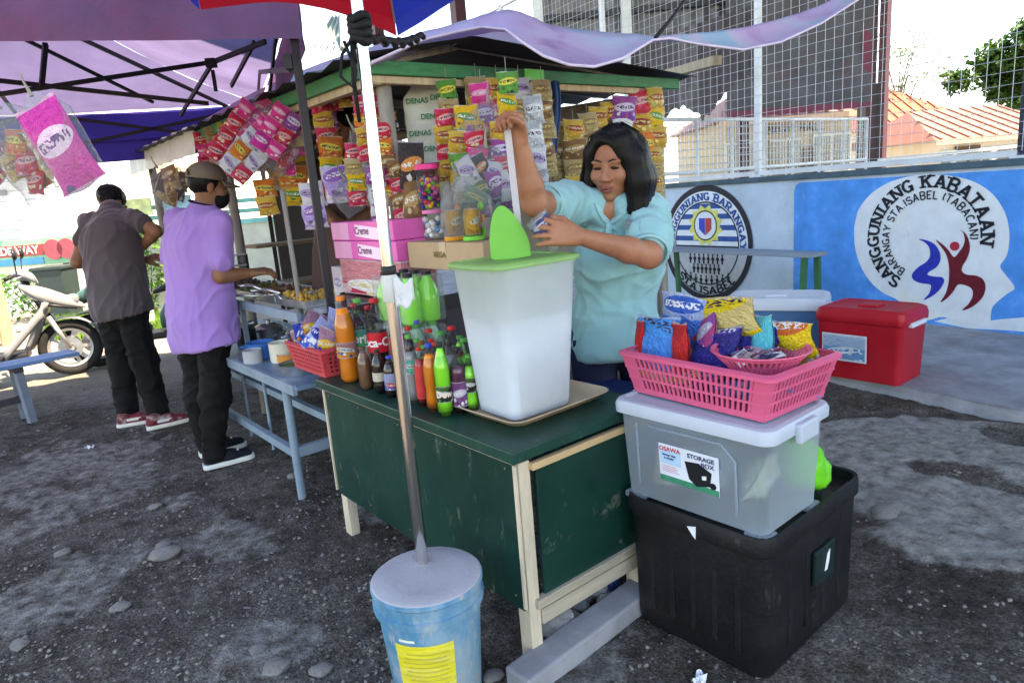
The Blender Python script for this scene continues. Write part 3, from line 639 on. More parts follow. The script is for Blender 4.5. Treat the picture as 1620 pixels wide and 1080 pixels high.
wpoly('k_figure', [wl(*z8(*p)) for p in smooth_poly(k_red, 4)], red_k, .009)
hc = wl(*z8(710, 560)); wpoly('k_head', [(hc[0]+.036*math.cos(a*.3), hc[1]+.036*math.sin(a*.3)) for a in range(21)], pm('mural_dot', (.45, .02, .05), .6), .009)
def arc_text(name, s, px_pts, hgt, mat, inner=False, serif=.15, w=.2, d=.0115, gap=.1):
    # letters set along an arc through three photo points on the wall, read from the street
    P = [Vector((-wl(*q)[0], wl(*q)[1])) for q in px_pts]
    (ax_, ay), (bx, by), (cx, cy) = P
    D = 2*(ax_*(by-cy)+bx*(cy-ay)+cx*(ay-by)); ux = ((ax_**2+ay**2)*(by-cy)+(bx**2+by**2)*(cy-ay)+(cx**2+cy**2)*(ay-by))/D; uy = ((ax_**2+ay**2)*(cx-bx)+(bx**2+by**2)*(ax_-cx)+(cx**2+cy**2)*(bx-ax_))/D
    r = (P[0]-Vector((ux, uy))).length; a0, a1, a2 = (math.atan2(p.y-uy, p.x-ux) for p in P)
    if not inner:      # clockwise run over the top
        if a2 > a0: a2 -= 2*math.pi
    else:
        if a2 < a0: a2 += 2*math.pi
    mb = MB()
    def place(x, y, ln):
        t = a0+(a2-a0)*(x/ln); rr = r+(hgt*y if not inner else -hgt*y+0)
        return (-d, -(ux+rr*math.cos(t)), uy+rr*math.sin(t))
    glyphs(mb, s, place, w, serif, gap); mb.ob(name, mat, wall)
    return ux, uy, r
arc_text('lettering', 'SANGGUNIANG KABATAAN', [z8(312, 800), z8(190, 330), z8(895, 555)], .098, black_p)
arc_text('lettering', 'BARANGAY STA.ISABEL (TABACAN)', [z8(345, 735), z8(255, 380), z8(822, 515)], .062, black_p, serif=0, w=.17)
# village seal
sc = Vector((-wl(1117, 385)[0], .672)); SR = .635
def ring(name, r0, r1, mat, d, a0=0, a1=360, cx=0, cz=0):
    mb = MB(); n = 72
    for i in range(n+1):
        t = R(a0+(a1-a0)*i/n)
        for r in (r0, r1): mb.v.append((-d, -(sc.x+cx+r*math.cos(t)), sc.y+cz+r*math.sin(t)))
    mb.f = [(2*i, 2*i+1, 2*i+3, 2*i+2) for i in range(n)]
    return mb.ob(name, mat, wall)
seal_w = pm('seal_white', (.66, .73, .78), .75, .08, 8, .3, 40); seal_g = pm('seal_grey', (.42, .45, .48), .8, .15, 8, .3, 40); seal_b = pm('seal_blue', (.015, .08, .28), .7, .2, 10); seal_y = pm('seal_yellow', (.62, .62, .16), .7, .2, 10)
ring('seal_field', 0, SR*.9, seal_g, .004); ring('seal_band', SR*.72, SR*.9, seal_w, .0055, -12, 192); ring('seal_rim', SR*.9, SR, black_p, .006)
ring('seal_inner_line', SR*.70, SR*.725, black_p, .0065)
def half(r, z0, z1, n=10): return [(math.sqrt(max(0, r*r-z*z)), z) for z in (z0+(z1-z0)*i/n for i in range(n+1))]
def hband(name, z0, z1, mat, d, r=SR*.70):
    h = half(r, z0, z1); wpoly(name, [(-(sc.x+x), sc.y+z) for x, z in h]+[(-(sc.x-x), sc.y+z) for x, z in h[::-1]], mat, d)
hband('seal_upper', -.03, SR*.69, seal_w, .0055)
for z in (.03, .15, .27, .38): hband('seal_stripe', z, z+.055, seal_b, .0068)
hband('seal_bar', -.075, -.02, black_p, .0068)
pts = []
for i in range(24): a = 2*math.pi*i/24; r = .25 if i % 2 else .20; pts.append((-(sc.x+.0+r*1.0*math.cos(a)), sc.y+.20+r*.92*math.sin(a)))
wpoly('seal_sun', pts, seal_y, .0078)
ring('seal_emblem', 0, .16, seal_w, .0088, 0, 360, 0, .20); ring('seal_emblem_ring', .15, .165, black_p, .0092, 0, 360, 0, .2)
def shield(x0, x1, name, mat): wpoly(name, [(-(sc.x+x0), sc.y+.28), (-(sc.x+x1), sc.y+.28), (-(sc.x+x1), sc.y+.16 if x1 > 0 else sc.y+.09), (-(sc.x+x0), sc.y+.09 if x1 > 0 else sc.y+.16)], mat, .0098)
shield(-.09, -.002, 'seal_shield', pm('sh_b', (.02, .06, .45), .6)); shield(.002, .09, 'seal_shield', pm('sh_r', (.5, .05, .05), .6))
# small people in rows on the lower half
mb = MB()
for row, (n, z0, wd) in enumerate(((8, -.16, .46), (7, -.27, .36), (9, -.40, .62))):
    for i in range(n):
        x = (i-(n-1)/2)*wd/(n-1); z = z0+(.30*x*x*1.6 if row == 2 else 0)
        for (a, b, c, e) in ((-.012, -.06, .012, .02), (-.022, -.02, .022, .005)):
            k = len(mb.v); mb.v += [(-.0068, -(sc.x+x+a), sc.y+z+b), (-.0068, -(sc.x+x+c), sc.y+z+b), (-.0068, -(sc.x+x+c), sc.y+z+e), (-.0068, -(sc.x+x+a), sc.y+z+e)]; mb.f.append((k, k+1, k+2, k+3))
        k = len(mb.v); mb.v += [(-.0068, -(sc.x+x+.014*math.cos(t)), sc.y+z+.036+.014*math.sin(t)) for t in (0, 1.05, 2.1, 3.14, 4.2, 5.2)]; mb.f.append(tuple(range(k, k+6)))
mb.ob('seal_people', black_p, wall)
def seal_text(s, a0, a1, r, h, mat, inner=False):
    mb = MB()
    def place(x, y, ln):
        t = R(a0+(a1-a0)*x/ln); rr = r+h*y if not inner else r-h*y
        return (-.0085, -(sc.x+rr*math.cos(t)), sc.y+rr*math.sin(t))
    glyphs(mb, s, place, .22, .15, .1); mb.ob('lettering', mat, wall)
seal_text('SANGGUNIANG BARANGAY', 190, -8, SR*.745, SR*.125, seal_b)
seal_text('STA.ISABEL', 222, 318, SR*.885, SR*.13, black_p, True)
# ------------------------------------------------------------------ mesh fence on the wall
galv = pm('galvanised', (.52, .57, .62), .45, .15, 20, metal=.3); rail_w = pm('rail_white', (.62, .67, .71), .5, .12, 12, dirt=((.28, .25, .22), .5))
fence = thing('mesh_fence', 'tall welded wire mesh fence with pale posts on the mural wall', 'fence', W0, WY)
yA, yB = wl(1190, 270)[0], wl(1612, 200)[0]; dY = yA-yB
for k in (-1, 0, 1, 2, 3):
    yy = yB+dY*k
    MB().box((.09, yy, 2.75), (.05, .06, 2.8)).ob('post', rail_w if k != 0 else pm('post_dark', (.03, .025, .05), .5), fence, bevel=.004)
    MB().box((.09, yy, 1.36), (.12, .12, .02)).ob('base_plate', rail_w, fence)
MB().box((.09, 1.5, 1.385), (.05, 14, .05)).box((.09, 1.5, 4.12), (.05, 14, .04)).ob('rail', rail_w, fence, bevel=.003)
mb = MB()
for i in range(int((dY*4)/.088)):
    y = yB-dY*.8+i*.088; mb.tube([(.05, y+.006*noise.noise(Vector((i*3., 0, 0))), 1.40), (.05+.008*noise.noise(Vector((i, 1, 2))), y, 2.6), (.05, y, 4.1)], .0022, 4, False)
for j in range(31):
    z = 1.43+j*.088; mb.tube([(.047, yB-dY*.8+dY*4*k/24, z+.008*noise.noise(Vector((k*.7, j*2.3, 0)))) for k in range(25)], .0022, 4, False)
mb.ob('wire_mesh', galv, fence)
# torn dark sheeting tied to the fence
sheet_m = pm('torn_sheet', (.065, .052, .058), .6, .4, 5, .4, 20, dirt=((.20, .19, .2), .8), stretch=(1, 1, .25), transl=.2)
ya, yb_ = wl(985, 150)[0], wl(1186, 150)[0]
o = MB().grid(lambda u, v: (.16+.05*noise.noise(Vector((u*14, v*1.5, 0)))+.02*noise.noise(Vector((u*40, v*3, 2))), ya+(yb_-ya)*u, 3.0-(1.0+.10*noise.noise(Vector((u*23, 0, 5)))+.18*noise.noise(Vector((u*4, 2, 5)))-.25*u)*v), 90, 24).ob('torn_plastic_sheet', sheet_m, None, W0, (0, 0, WY), smooth='all', label='torn dark plastic sheeting tied along the mesh fence behind the stall', cat='sheeting')
# ------------------------------------------------------------------ covered court behind the fence
MB().box((9, 1.5, .05), (17.6, 26, .2)).ob('court_floor', conc, None, W0, (0, 0, WY), kind='structure')
hall = thing('covered_court', 'high open court roof with corrugated sheets behind the mesh fence', 'building', W0, WY)
mar = pm('steel_maroon', (.06, .018, .03), .5, .2, 8)
def corr(mb, p0, p1, p2, n, amp=.02, wl_=None):   # corrugated sheet from p0 along p1-p0 (waves) and p2-p0 (straight)
    p0, p1, p2 = Vector(p0), Vector(p1), Vector(p2); nn = (p1-p0).cross(p2-p0).normalized()
    mb.grid(lambda u, v: p0+(p1-p0)*u+(p2-p0)*v+nn*amp*math.sin(u*n*math.pi), n*2, 1); return mb
roof_grey = pm('roof_grey', (.22, .23, .25), .5, .25, 3, metal=.3)
corr(MB(), (-2.0, -12, 7.2), (-2.0, 14, 7.2), (16, -12, 9.2), 90).ob('roof', roof_grey, hall)
corr(MB(), (-4.7, -12, 7.0), (-4.7, -.3, 7.0), (-1.9, -12, 7.15), 40).ob('added_shade_sheet', roof_grey, hall)  # unseen sheet added beyond the eave to keep sun off the foreground
for y in (-11, 9.5, 13.5):
    for x in (.9, 15): MB().box((x, y, 3.7 if x < 2 else 4.5), (.22, .22, 7.2 if x < 2 else 9)).ob('column', mar, hall)
    MB().beam((.9, y, 7.1), (15, y, 8.8), .12, .2).ob('rafter', mar, hall)
# corrugated upper wall (seen over the tarp)
Pl, Pr_ = at(850, 20, 12.5), at(1372, 20, 12.0)
dv = Vector((Pr_.x-Pl.x, Pr_.y-Pl.y, 0))
cw = thing('corrugated_wall', 'dark grey corrugated metal wall high behind the tarp', 'wall', (Pl.x, Pl.y, 0))
corr(MB(), (0, 0, 3.3), (dv.x, dv.y, 3.3), (0, 0, 7.6), 44, .03).ob('sheet', pm('corr_dark', (.17, .175, .19), .55, .3, 2, metal=.2, dirt=((.08, .07, .08), .6)), cw)
for t in (0, .27, .62, 1): MB().box((dv.x*t, dv.y*t-.12, 3.8), (.16, .16, 7.6)).ob('column', rail_w if t < .3 else mar, cw)
for z in (4.2, 5.3, 6.4): MB().beam((0, -.08, z), (dv.x, dv.y-.08, z), .08, .1).ob('girt', pm('girt', (.05, .05, .06), .6), cw)
mb = MB()
for i in range(14):
    z = 4.0+i*.28; mb.beam((dv.x*.62-.5, dv.y*.62-.3, z), (dv.x*.62-.1, dv.y*.62-.3, z+.28 if i % 2 else z), .03); mb.beam((dv.x*.62-.1, dv.y*.62-.3, z), (dv.x*.62-.5, dv.y*.62-.3, z+.28), .03)
mb.ob('truss', mar, cw)
# white rail in the court
A_, B_ = at(1040, 190, 8.2), at(1372, 192, 11.2); zr = 2.08
rl = thing('court_railing', 'white pipe railing with bars inside the court', 'railing', (A_.x, A_.y, 0)); rv = Vector((B_.x-A_.x, B_.y-A_.y, 0))
for z in (zr, 1.46): MB().tube([(0, 0, z), (rv.x, rv.y, z)], .024, 8).ob('rail', rail_w, rl, smooth='all')
for i in range(8): MB().tube([(rv.x*i/7, rv.y*i/7, .15), (rv.x*i/7, rv.y*i/7, zr)], .022, 8).ob('post', rail_w, rl, smooth='all')
mb = MB()
for i in range(64): mb.tube([(rv.x*i/63, rv.y*i/63, 1.46), (rv.x*i/63, rv.y*i/63, zr)], .005, 4, False)
for i in range(8): z = 1.46+(zr-1.46)*i/7; mb.tube([(0, 0, z), (rv.x, rv.y, z)], .005, 4, False)
mb.ob('bar_infill', galv, rl)
# dark banner with a maroon border
P0, P1 = at(1150, 110, 11.6), at(1377, 100, 11.6); bz0, bz1 = at(1300, 178, 11.6).z, at(1300, -30, 11.6).z
bn = thing('hanging_banner', 'dark back of a banner with maroon border hung in the court', 'banner', (P0.x, 11.6, 0)); bw = P1.x-P0.x
MB().grid(lambda u, v: (bw*u, .06*math.sin(u*5)+.03*math.sin(v*9+u*11), bz0+.12*(u*-1)+ .22*u+(bz1-bz0)*v), 20, 10).ob('cloth', pm('banner_back', (.085, .088, .105), .7, .35, 2, dirt=((.13, .05, .07), .5)), bn, smooth='all')
MB().box((bw-.08, -.04, (bz0+bz1)/2+.05), (.16, .03, bz1-bz0)).box((bw/2, -.06, bz0+.07), (bw, .03, .10)).ob('border', pm('banner_border', (.17, .035, .07), .6), bn)
P = at(1371, 250, 12.2); MB().box((P.x, 12.2, 1.35), (.26, .26, 2.7)).box((P.x, 12.2, .35), (.42, .42, .5)).ob('steel_column', pm('post_dark2', (.03, .028, .035), .6), None, label='dark steel column at the right end of the hanging banner', cat='column', bevel=.01)
# houses across the court
def house(name, label, px0, px1, Y, zb, ze, zr_, wallm, roofm, depth=6, ridge=.5, wins=(), over=.35, doors=()):
    a, b = at(px0, 250, Y), at(px1, 250, Y); wd = b.x-a.x; th = thing(name, label, 'house', (a.x, Y, 0))
    MB().box((wd/2, depth/2, (zb+ze)/2), (wd, depth, ze-zb)).ob('wall', wallm, th)
    x0, x1, y0, y1 = -over, wd+over, -over, depth+over; r0, r1 = wd*(.5-ridge/2), wd*(.5+ridge/2)
    mb = MB(); n = 24
    vs = [(x0, y0, ze), (x1, y0, ze), (x1, y1, ze), (x0, y1, ze), (r0, depth/2, zr_), (r1, depth/2, zr_)]
    mb.add(vs, [(0, 1, 5, 4), (1, 2, 5), (2, 3, 4, 5), (3, 0, 4), (3, 2, 1, 0)])
    for i in range(int((x1-x0)/.45)):       # ribs of the sheet roof on the near slope
        x = x0+.2+i*.45; t = 1
        if x < r0: t = (x-x0)/(r0-x0) if r0 > x0 else 1
        elif x > r1: t = (x1-x)/(x1-r1) if x1 > r1 else 1
        mb.beam((x, y0, ze+.02), (x+(r0-x)*0, y0+(depth/2-y0)*t, ze+.02+(zr_-ze)*t), .06, .06)
    rf = mb.ob('roof', roofm, th)
    MB().box((wd/2, y0-.02, ze-.09), (x1-x0, .06, .16)).ob('fascia', pm('fascia_pale', (.6, .4, .3), .6), rf)
    for (x, z, w_, h_) in wins:
        f = MB().box((x*wd, -.04, z), (w_, .1, h_)).ob('window', pm('winframe', (.55, .55, .5), .6), th)
        for s in (-.25, .25): MB().box((x*wd+s*w_, -.1, z), (w_*.42, .03, h_*.86)).ob('pane', pm('pane_dark', (.05, .06, .07), .15, spec=.8), f)
    for (x, w_, h_) in doors: MB().box((x*wd, -.05, zb+h_/2), (w_, .08, h_)).ob('door', pm('door_dark', (.09, .05, .03), .6), th)
    return th
cream = pm('house_cream', (.42, .34, .22), .8, .1, 2); cream2 = pm('house_pale', (.62, .6, .52), .8, .1, 2); roof_o = pm('roof_orange', (.30, .095, .055), .6, .18, 1.5); roof_p = pm('roof_pink', (.33, .15, .12), .6, .12, 1.5)
h1 = house('court_side_house', 'cream house with barred windows behind the white railing', 1150, 1345, 22, 0, 3.0, 4.0, cream, roof_p, wins=((.12, 1.75, 1.0, 1.2), (.47, 1.75, 1.0, 1.2), (.84, 1.8, 1.2, 1.2)), doors=((.66, .9, 2.0),))
o = link(text_mesh('BRGY. HALL', .34, off=.01), 'lettering', pm('sign_ink', (.05, .05, .06), .6), h1, (2.1, -.08, 2.62), (math.pi/2, 0, 0))
house('orange_roofed_house', 'pale house with a wide orange hip roof across the court', 1378, 1530, 27, 0, 2.62, 4.45, cream2, roof_o, ridge=.12, wins=((.2, 1.5, 1.0, 1.0), (.75, 1.5, 1.2, 1.0)), doors=((.45, .9, 2.),))
house('pink_roofed_house', 'long low house with a pale pink roof at the right', 1485, 1700, 23, 0, 1.95, 3.1, cream2, roof_p, ridge=.7, wins=((.1, 1.2, .9, .8), (.3, 1.2, .9, .8), (.52, 1.2, 1, .8)), doors=((.2, .8, 1.7),))
bl = thing('bleachers', 'low white stepped rail and posts before the orange roofed house', 'railing', at(1380, 250, 17).xy.to_3d())
for z in (.9, 1.45): MB().beam((0, 0, z), (5.5, .8, z+.1), .07).ob('rail', rail_w, bl)
for i in range(6): MB().box((1.1*i, .16*i, .75), (.09, .09, 1.5)).ob('post', rail_w, bl)
# ------------------------------------------------------------------ trees
bark = pm('bark', (.12, .09, .07), .9, .3, 10, .6, 30)
def leafy(name, label, base, H, rx, rz, n, seed, col, leaf=.12, group=None, sparse=False, stems=1):
    rn = random.Random(seed); th = thing(name, label, 'tree', base, 0, group)
    mb = MB(); tips = []
    for s in range(stems):
        mb.tube([(0, 0, -.1), (.05*rn.uniform(-1, 1), .05, H*.3), (.1*rn.uniform(-1, 1), .1*rn.uniform(-1, 1), H*.62)], [.035*H**.6, .028*H**.6, .018*H**.6], 8)
        for i in range(11):
            a = rn.uniform(0, 6.3); z0 = H*rn.uniform(.28, .6); l = rn.uniform(.4, .95); e = Vector((rx*l*math.cos(a), rx*l*math.sin(a), H-rz+rz*rn.uniform(-.7, .8)))
            mb.tube([(0, 0, z0), Vector((0, 0, z0)).lerp(e, .5)+Vector((0, 0, .12*H)), e], [.012*H**.6, .008*H**.6, .003], 5); tips.append(e)
    mb.ob('trunk', bark, th, smooth=True)
    V = []; F = []
    cl_ = [(t, rn.uniform(.3, .5)*rx) for t in tips]+[(Vector((rn.gauss(0, .5)*rx, rn.gauss(0, .5)*rx, H-rz+rn.gauss(0, .45)*rz)), rn.uniform(.22, .42)*rx) for _ in range(14)]
    for i in range(n):
        c, r = cl_[rn.randrange(len(cl_))]; d = Vector((rn.gauss(0, 1), rn.gauss(0, 1), rn.gauss(0, 1))).normalized()*r*(rn.random()**.4)*(1 if not sparse else 1.4)
        p = c+Vector((d.x, d.y, d.z*.75)); q = Euler((rn.uniform(-1, 1), rn.uniform(-1, 1), rn.uniform(0, 6.3))).to_matrix(); l = leaf*rn.uniform(.6, 1.3); b0 = len(V)
        for v in ((0, 0, 0), (l*.5, l*.28, .05*l), (l, 0, 0), (l*.5, -l*.28, .05*l)): V.append(tuple(p+q@Vector(v)))
        F.append((b0, b0+1, b0+2, b0+3))
    me = bpy.data.meshes.new('crown'); me.from_pydata(V, [], F); link(me, 'crown', pm('leaf_'+name+str(seed), col, .55, .35, 1.2, transl=.35), th)
    return th
leafy('mango_tree', 'dense green tree above the pink roof at the right edge', at(1625, 180, 30).xy.to_3d(), 6.6, 1.75, 2.0, 9000, 3, (.035, .10, .02), .30)
leafy('acacia_tree', 'thin wispy tree against the sky behind the mesh', at(1418, 180, 30).xy.to_3d(), 6.8, 1.5, 2.2, 900, 5, (.14, .20, .10), .16, sparse=True)
leafy('backyard_tree', 'small green tree between the two roofs', at(1390, 200, 34).xy.to_3d(), 4.3, 1.3, 1.2, 2200, 6, (.08, .18, .04), .2)
# ------------------------------------------------------------------ yard at the left
clap = thing('clapboard_house', 'white clapboard house wall in glaring sun at the left', 'house', (at(-140, 400, 12.5).x, 12.5, 0), R(-6))
wpaint = pm('clap_white', (.80, .81, .80), .7, .05, 3); ww = at(152, 400, 12.5).x-at(-140, 400, 12.5).x
MB().box((ww/2, 1.5, 1.9), (ww, 3, 3.8)).ob('wall', wpaint, clap)
for i in range(17): MB().box((ww/2, -.012, 1.02+i*.165), (ww, .03, .15)).ob('board', wpaint, clap, rot=(R(4), 0, 0) if 0 else (0, 0, 0), bevel=.004)
for (x, z) in ((ww*.80, 2.62), (ww*.63, 2.08), (ww*.80, 2.06)): MB().box((x, -.04, z), (.12, .03, .09)).ob('vent', pm('vent_grey', (.3, .3, .3), .7), clap)
for z in (3.9,): MB().box((ww/2, -.4, z), (ww+.6, 1.4, .1)).ob('eave', roof_grey, clap)
bann = thing('street_banner', 'long green and red painted shop banner at the foot of the white house', 'banner', (at(-100, 395, 12.0).x, 12.0, 0), R(-6))
bwid = at(135, 395, 12).x-at(-100, 395, 12).x; z0, z1 = at(60, 418, 12).z, at(60, 377, 12).z
MB().box((bwid/2, 0, (z0+z1)/2), (bwid, .04, z1-z0)).ob('board', pm('ban_green', (.22, .45, .30), .6, .3, 3), bann)
MB().box((bwid*.55, -.026, z0+(z1-z0)*.58), (bwid*.55, .01, (z1-z0)*.42)).ob('red_panel', pm('ban_red', (.34, .06, .06), .6, .1), bann)
MB().box((bwid*.52, -.026, z0+(z1-z0)*.16), (bwid*.5, .01, (z1-z0)*.24)).ob('blue_panel', pm('ban_blue', (.03, .22, .45), .6, .1), bann)
link(text_mesh('RIDE WAY', (z1-z0)*.42, off=.006), 'lettering', pm('ban_ink', (.8, .75, .7), .6), bann, (bwid*.58, -.036, z0+(z1-z0)*.58), (math.pi/2, 0, 0))
for x in (.86, .955): MB().lathe([(0, 0), (.17, 0), (.17, .02), (0, .02)], 20, TR((bwid*x, -.03, (z0+z1)/2+.02), (math.pi/2, 0, 0))).ob('red_disc', pm('ban_disc', (.4, .08, .11), .5), bann)
for x in (.1, .9): MB().box((bwid*x, .05, z1/2), (.07, .06, z1)).ob('post', bark, bann)
P = at(168, 300, 9.0); MB().box((P.x, 9.0, 1.9), (.27, .27, 3.9)).box((P.x, 9.0, .1), (.4, .4, .3)).ob('concrete_column', pm('col_white', (.78, .78, .75), .7, .06, 3), None, label='white concrete column standing in the sun behind the grey shirt man', cat='column', bevel=.012)
# cluttered shed, sign boards and plants between column and stall
sh = thing('roadside_shed', 'small shed with teal boards and rusty roof behind the customers', 'shed', (at(188, 300, 11).x, 11, 0), R(4))
teal = pm('teal_board', (.12, .42, .42), .7, .3, 3)
MB().box((1.2, .8, .62), (2.6, 1.6, 1.24)).ob('wall', pm('shed_wall', (.5, .52, .45), .8, .25, 2), sh)
for i in range(3): MB().box((1.2, -.04, 1.28+i*.16), (2.6, .03, .07)).ob('board', teal, sh)
corr(MB(), (-.2, -.5, 2.05), (2.8, -.5, 2.0), (-.2, 1.6, 2.4), 16).ob('roof', pm('rusty_roof', (.32, .26, .17), .7, .35, 2), sh)
for x in (0, 2.5): MB().box((x, -.3, 1.02), (.08, .08, 2.05)).ob('post', bark, sh)
for i, x in enumerate((.3, .9, 1.5)): MB().box((x, -.2, 1.62), (.45, .04, .26)).ob('sign_board', pm('sgn%d' % i, ((.55, .6, .3), (.2, .4, .5), (.6, .55, .45))[i], .6, .3, 9), sh)
def shrub(name, label, base, w_, h_, n, seed, col, leaf=.07, cat='plant'):
    rn = random.Random(seed); th = thing(name, label, cat, base); V = []; F = []
    mb = MB()
    for i in range(7): a = rn.uniform(0, 6.3); mb.tube([(0, 0, 0), (w_*.25*math.cos(a), w_*.25*math.sin(a), h_*.5), (w_*.45*math.cos(a), w_*.45*math.sin(a), h_*.9)], [.012, .008, .003], 5)
    mb.ob('stem', bark, th)
    for i in range(n):
        a = rn.uniform(0, 6.3); r = w_*.5*rn.random()**.6; z = h_*(.1+.9*rn.random()**.8); p = Vector((r*math.cos(a), r*math.sin(a), z)); q = Euler((rn.uniform(-1, 1), rn.uniform(-1, 1), rn.uniform(0, 6.3))).to_matrix(); l = leaf*rn.uniform(.6, 1.4); b0 = len(V)
        for v in ((0, 0, 0), (l*.5, l*.25, .04*l), (l, 0, 0), (l*.5, -l*.25, .04*l)): V.append(tuple(p+q@Vector(v)))
        F.append((b0, b0+1, b0+2, b0+3))
    me = bpy.data.meshes.new('foliage'); me.from_pydata(V, [], F); link(me, 'foliage', pm('shrub_leaf%d' % (seed % 3), col, .5, .4, 3, transl=.35), th); return th
shrub('garden_shrub', 'leafy shrub in the sun behind the customers, right of the column', at(225, 420, 10.2).xy.to_3d(), 1.0, 1.35, 900, 1, (.09, .22, .04), .1)
shrub('garden_shrub', 'low green shrub beside the dark bin in the yard', at(60, 470, 11).xy.to_3d(), 1.0, .75, 700, 2, (.06, .2, .05), .09)
P = at(96, 470, 10.6); dbn = thing('yard_bin', 'dark square bin standing by the banner in the yard', 'bin', (P.x, 10.6, 0))
MB().box((0, 0, .40), (.46, .4, .8), taper=(.86, .86)).ob('body', pm('bin_dark', (.03, .05, .05), .5), dbn, bevel=.02); MB().box((0, 0, .82), (.5, .44, .05)).ob('lid', pm('bin_dark', (.03, .05, .05), .5), dbn, bevel=.01)
def grass(label, px0, px1, Y0, Y1, n, seed):
    rn = random.Random(seed); V = []; F = []
    for i in range(n):
        Y = rn.uniform(Y0, Y1); x = at(rn.uniform(px0, px1), 460, Y).x; h = rn.uniform(.05, .16); a = rn.uniform(0, 6.3); b = len(V); dx, dy = .012*math.cos(a), .012*math.sin(a); k = rn.uniform(-.06, .06)
        V += [(x-dx, Y-dy, -.01), (x+dx, Y+dy, -.01), (x+k, Y+k*.5, h)]; F.append((b, b+1, b+2))
    me = bpy.data.meshes.new('grass'); me.from_pydata(V, [], F); link(me, 'grass', pm('grass', (.13, .27, .04), .7, .35, 3, transl=.3), label=label, cat='grass', kind='stuff')
grass('bright green grass strip in the sunlit yard behind the scooter', 60, 290, 8.6, 10.4, 9000, 4)
P = at(-8, 460, 8.6); MB().tube([(P.x, 8.6, 0), (P.x+.03, 8.6, .7), (P.x+.0, 8.6, 1.5)], [.07, .065, .06], 10).ob('wooden_post', pm('old_wood', (.45, .33, .2), .85, .3, 6, .5, 30, stretch=(8, 8, 1)), None, smooth=True, label='weathered wooden post at the left edge of the yard', cat='post')
# corner of a corrugated roof seen between tent and umbrella
fr = thing('far_roof_corner', 'grey corrugated roof corner seen between tent and umbrella', 'roof', (0, 0, 0))
q = [at(497, 75, 7), at(548, 78, 6.6), at(552, 25, 7.4), at(525, 28, 7.8)]
MB().grid(lambda u, v: (q[0].lerp(q[1], u)).lerp(q[3].lerp(q[2], u), v)+Vector((0, 0, .02*math.sin(u*30))), 24, 2).ob('sheet', pm('roof_green', (.24, .30, .26), .6, .2, 5), fr, solid=.01)
MB().tube([at(545, 80, 6.7), at(543, 28, 6.9)-Vector((0, 0, .0))], .035, 8).ob('post', rail_w, fr)
# ------------------------------------------------------------------ pop-up tent
TC = Vector((-.785, 3.11, 0)); T1 = Vector((-.927, -.375, 0)).normalized(); T2 = Vector((-.375, .927, 0)).normalized(); TW, TD = 3.2, 3.35
def tp(a, b, z): return TC + T1*a + T2*b + Vector((0, 0, z))
tent = thing('canopy_tent', 'purple and blue pop-up canopy tent over the customers', 'tent', TC)
def tl(a, b, z): return tuple(tp(a, b, z)-TC)
dark_st = pm('tent_steel', (.018, .015, .02), .45, .2, 20)
lil = pm('tent_lilac', (.15, .13, .27), .75, .22, 1.6, .3, 20, transl=.45, dirt=((.20, .17, .32), .5), dscale=1.2); pur = pm('tent_purple', (.20, .105, .22), .8, .25, 2.2, .3, 25, transl=.35, dirt=((.32, .07, .16), .5), dscale=1.5); navy = pm('tent_navy', (.035, .025, .22), .8, .2, 2, .3, 20, transl=.35)
cx, cy = TW/2, TD/2; ZE, ZP = 2.32, 2.98
corn = [(0, 0), (TW, 0), (TW, TD), (0, TD)]
for i in range(4):
    a, b = corn[i], corn[(i+1) % 4]
    def fn(u, v, a=a, b=b):
        x = (a[0]+(b[0]-a[0])*u)*(1-v)+cx*v; y = (a[1]+(b[1]-a[1])*u)*(1-v)+cy*v
        sag = -.10*math.sin(math.pi*v)*(1-.2*v) - .045*math.sin(math.pi*u)*(1-v)
        return tl(x, y, ZE+(ZP-ZE)*v+sag+.012*noise.noise(Vector((u*5, v*5, i))))
    MB().grid(fn, 16, 14).ob('canopy_panel', lil, tent, smooth='all')
for i, m in enumerate((pur, lil, navy, pur)):
    a, b = corn[i], corn[(i+1) % 4]
    def fv(u, v, a=a, b=b, i=i):
        nx, ny = (b[1]-a[1]), -(b[0]-a[0]); l = math.hypot(nx, ny); wv = .012*noise.noise(Vector((u*9, v*2, i*5)))+.01
        zb = (2.10 if i == 0 else 2.06) - (.02*math.sin(math.pi*u))
        return tl(a[0]+(b[0]-a[0])*u+nx/l*wv, a[1]+(b[1]-a[1])*u+ny/l*wv, zb+(ZE-.01-zb)*v-.045*math.sin(math.pi*u)*v)
    MB().grid(fv, 28, 5).ob('valance', m, tent, smooth='all')
# rolled-down navy side curtain at the back
MB().grid(lambda u, v: tl(.35+1.75*u, TD-.02+.02*math.sin(u*16), 2.10-.16*v-.05*math.sin(u*3)), 30, 4).ob('back_curtain', navy, tent, smooth='all')
for (a, b) in corn:
    a2, b2 = a+(.03 if a == 0 else -.03), b+(.03 if b == 0 else -.03)
    MB().box((0, 0, 1.15), (.036, .036, 2.3), Matrix.Translation(Vector(tl(a2, b2, 0))) @ Matrix.Rotation(math.atan2(T1.y, T1.x), 4, 'Z')).ob('post', dark_st, tent, bevel=.003)
    MB().box((0, 0, 2.16), (.06, .06, .07), Matrix.Translation(Vector(tl(a2, b2, 0))) @ Matrix.Rotation(math.atan2(T1.y, T1.x), 4, 'Z')).ob('corner_joint', dark_st, tent, bevel=.004)
    MB().beam(tl(a2, b2, 2.18), tl(cx, cy, ZP-.20), .022).ob('ridge_bar', dark_st, tent)
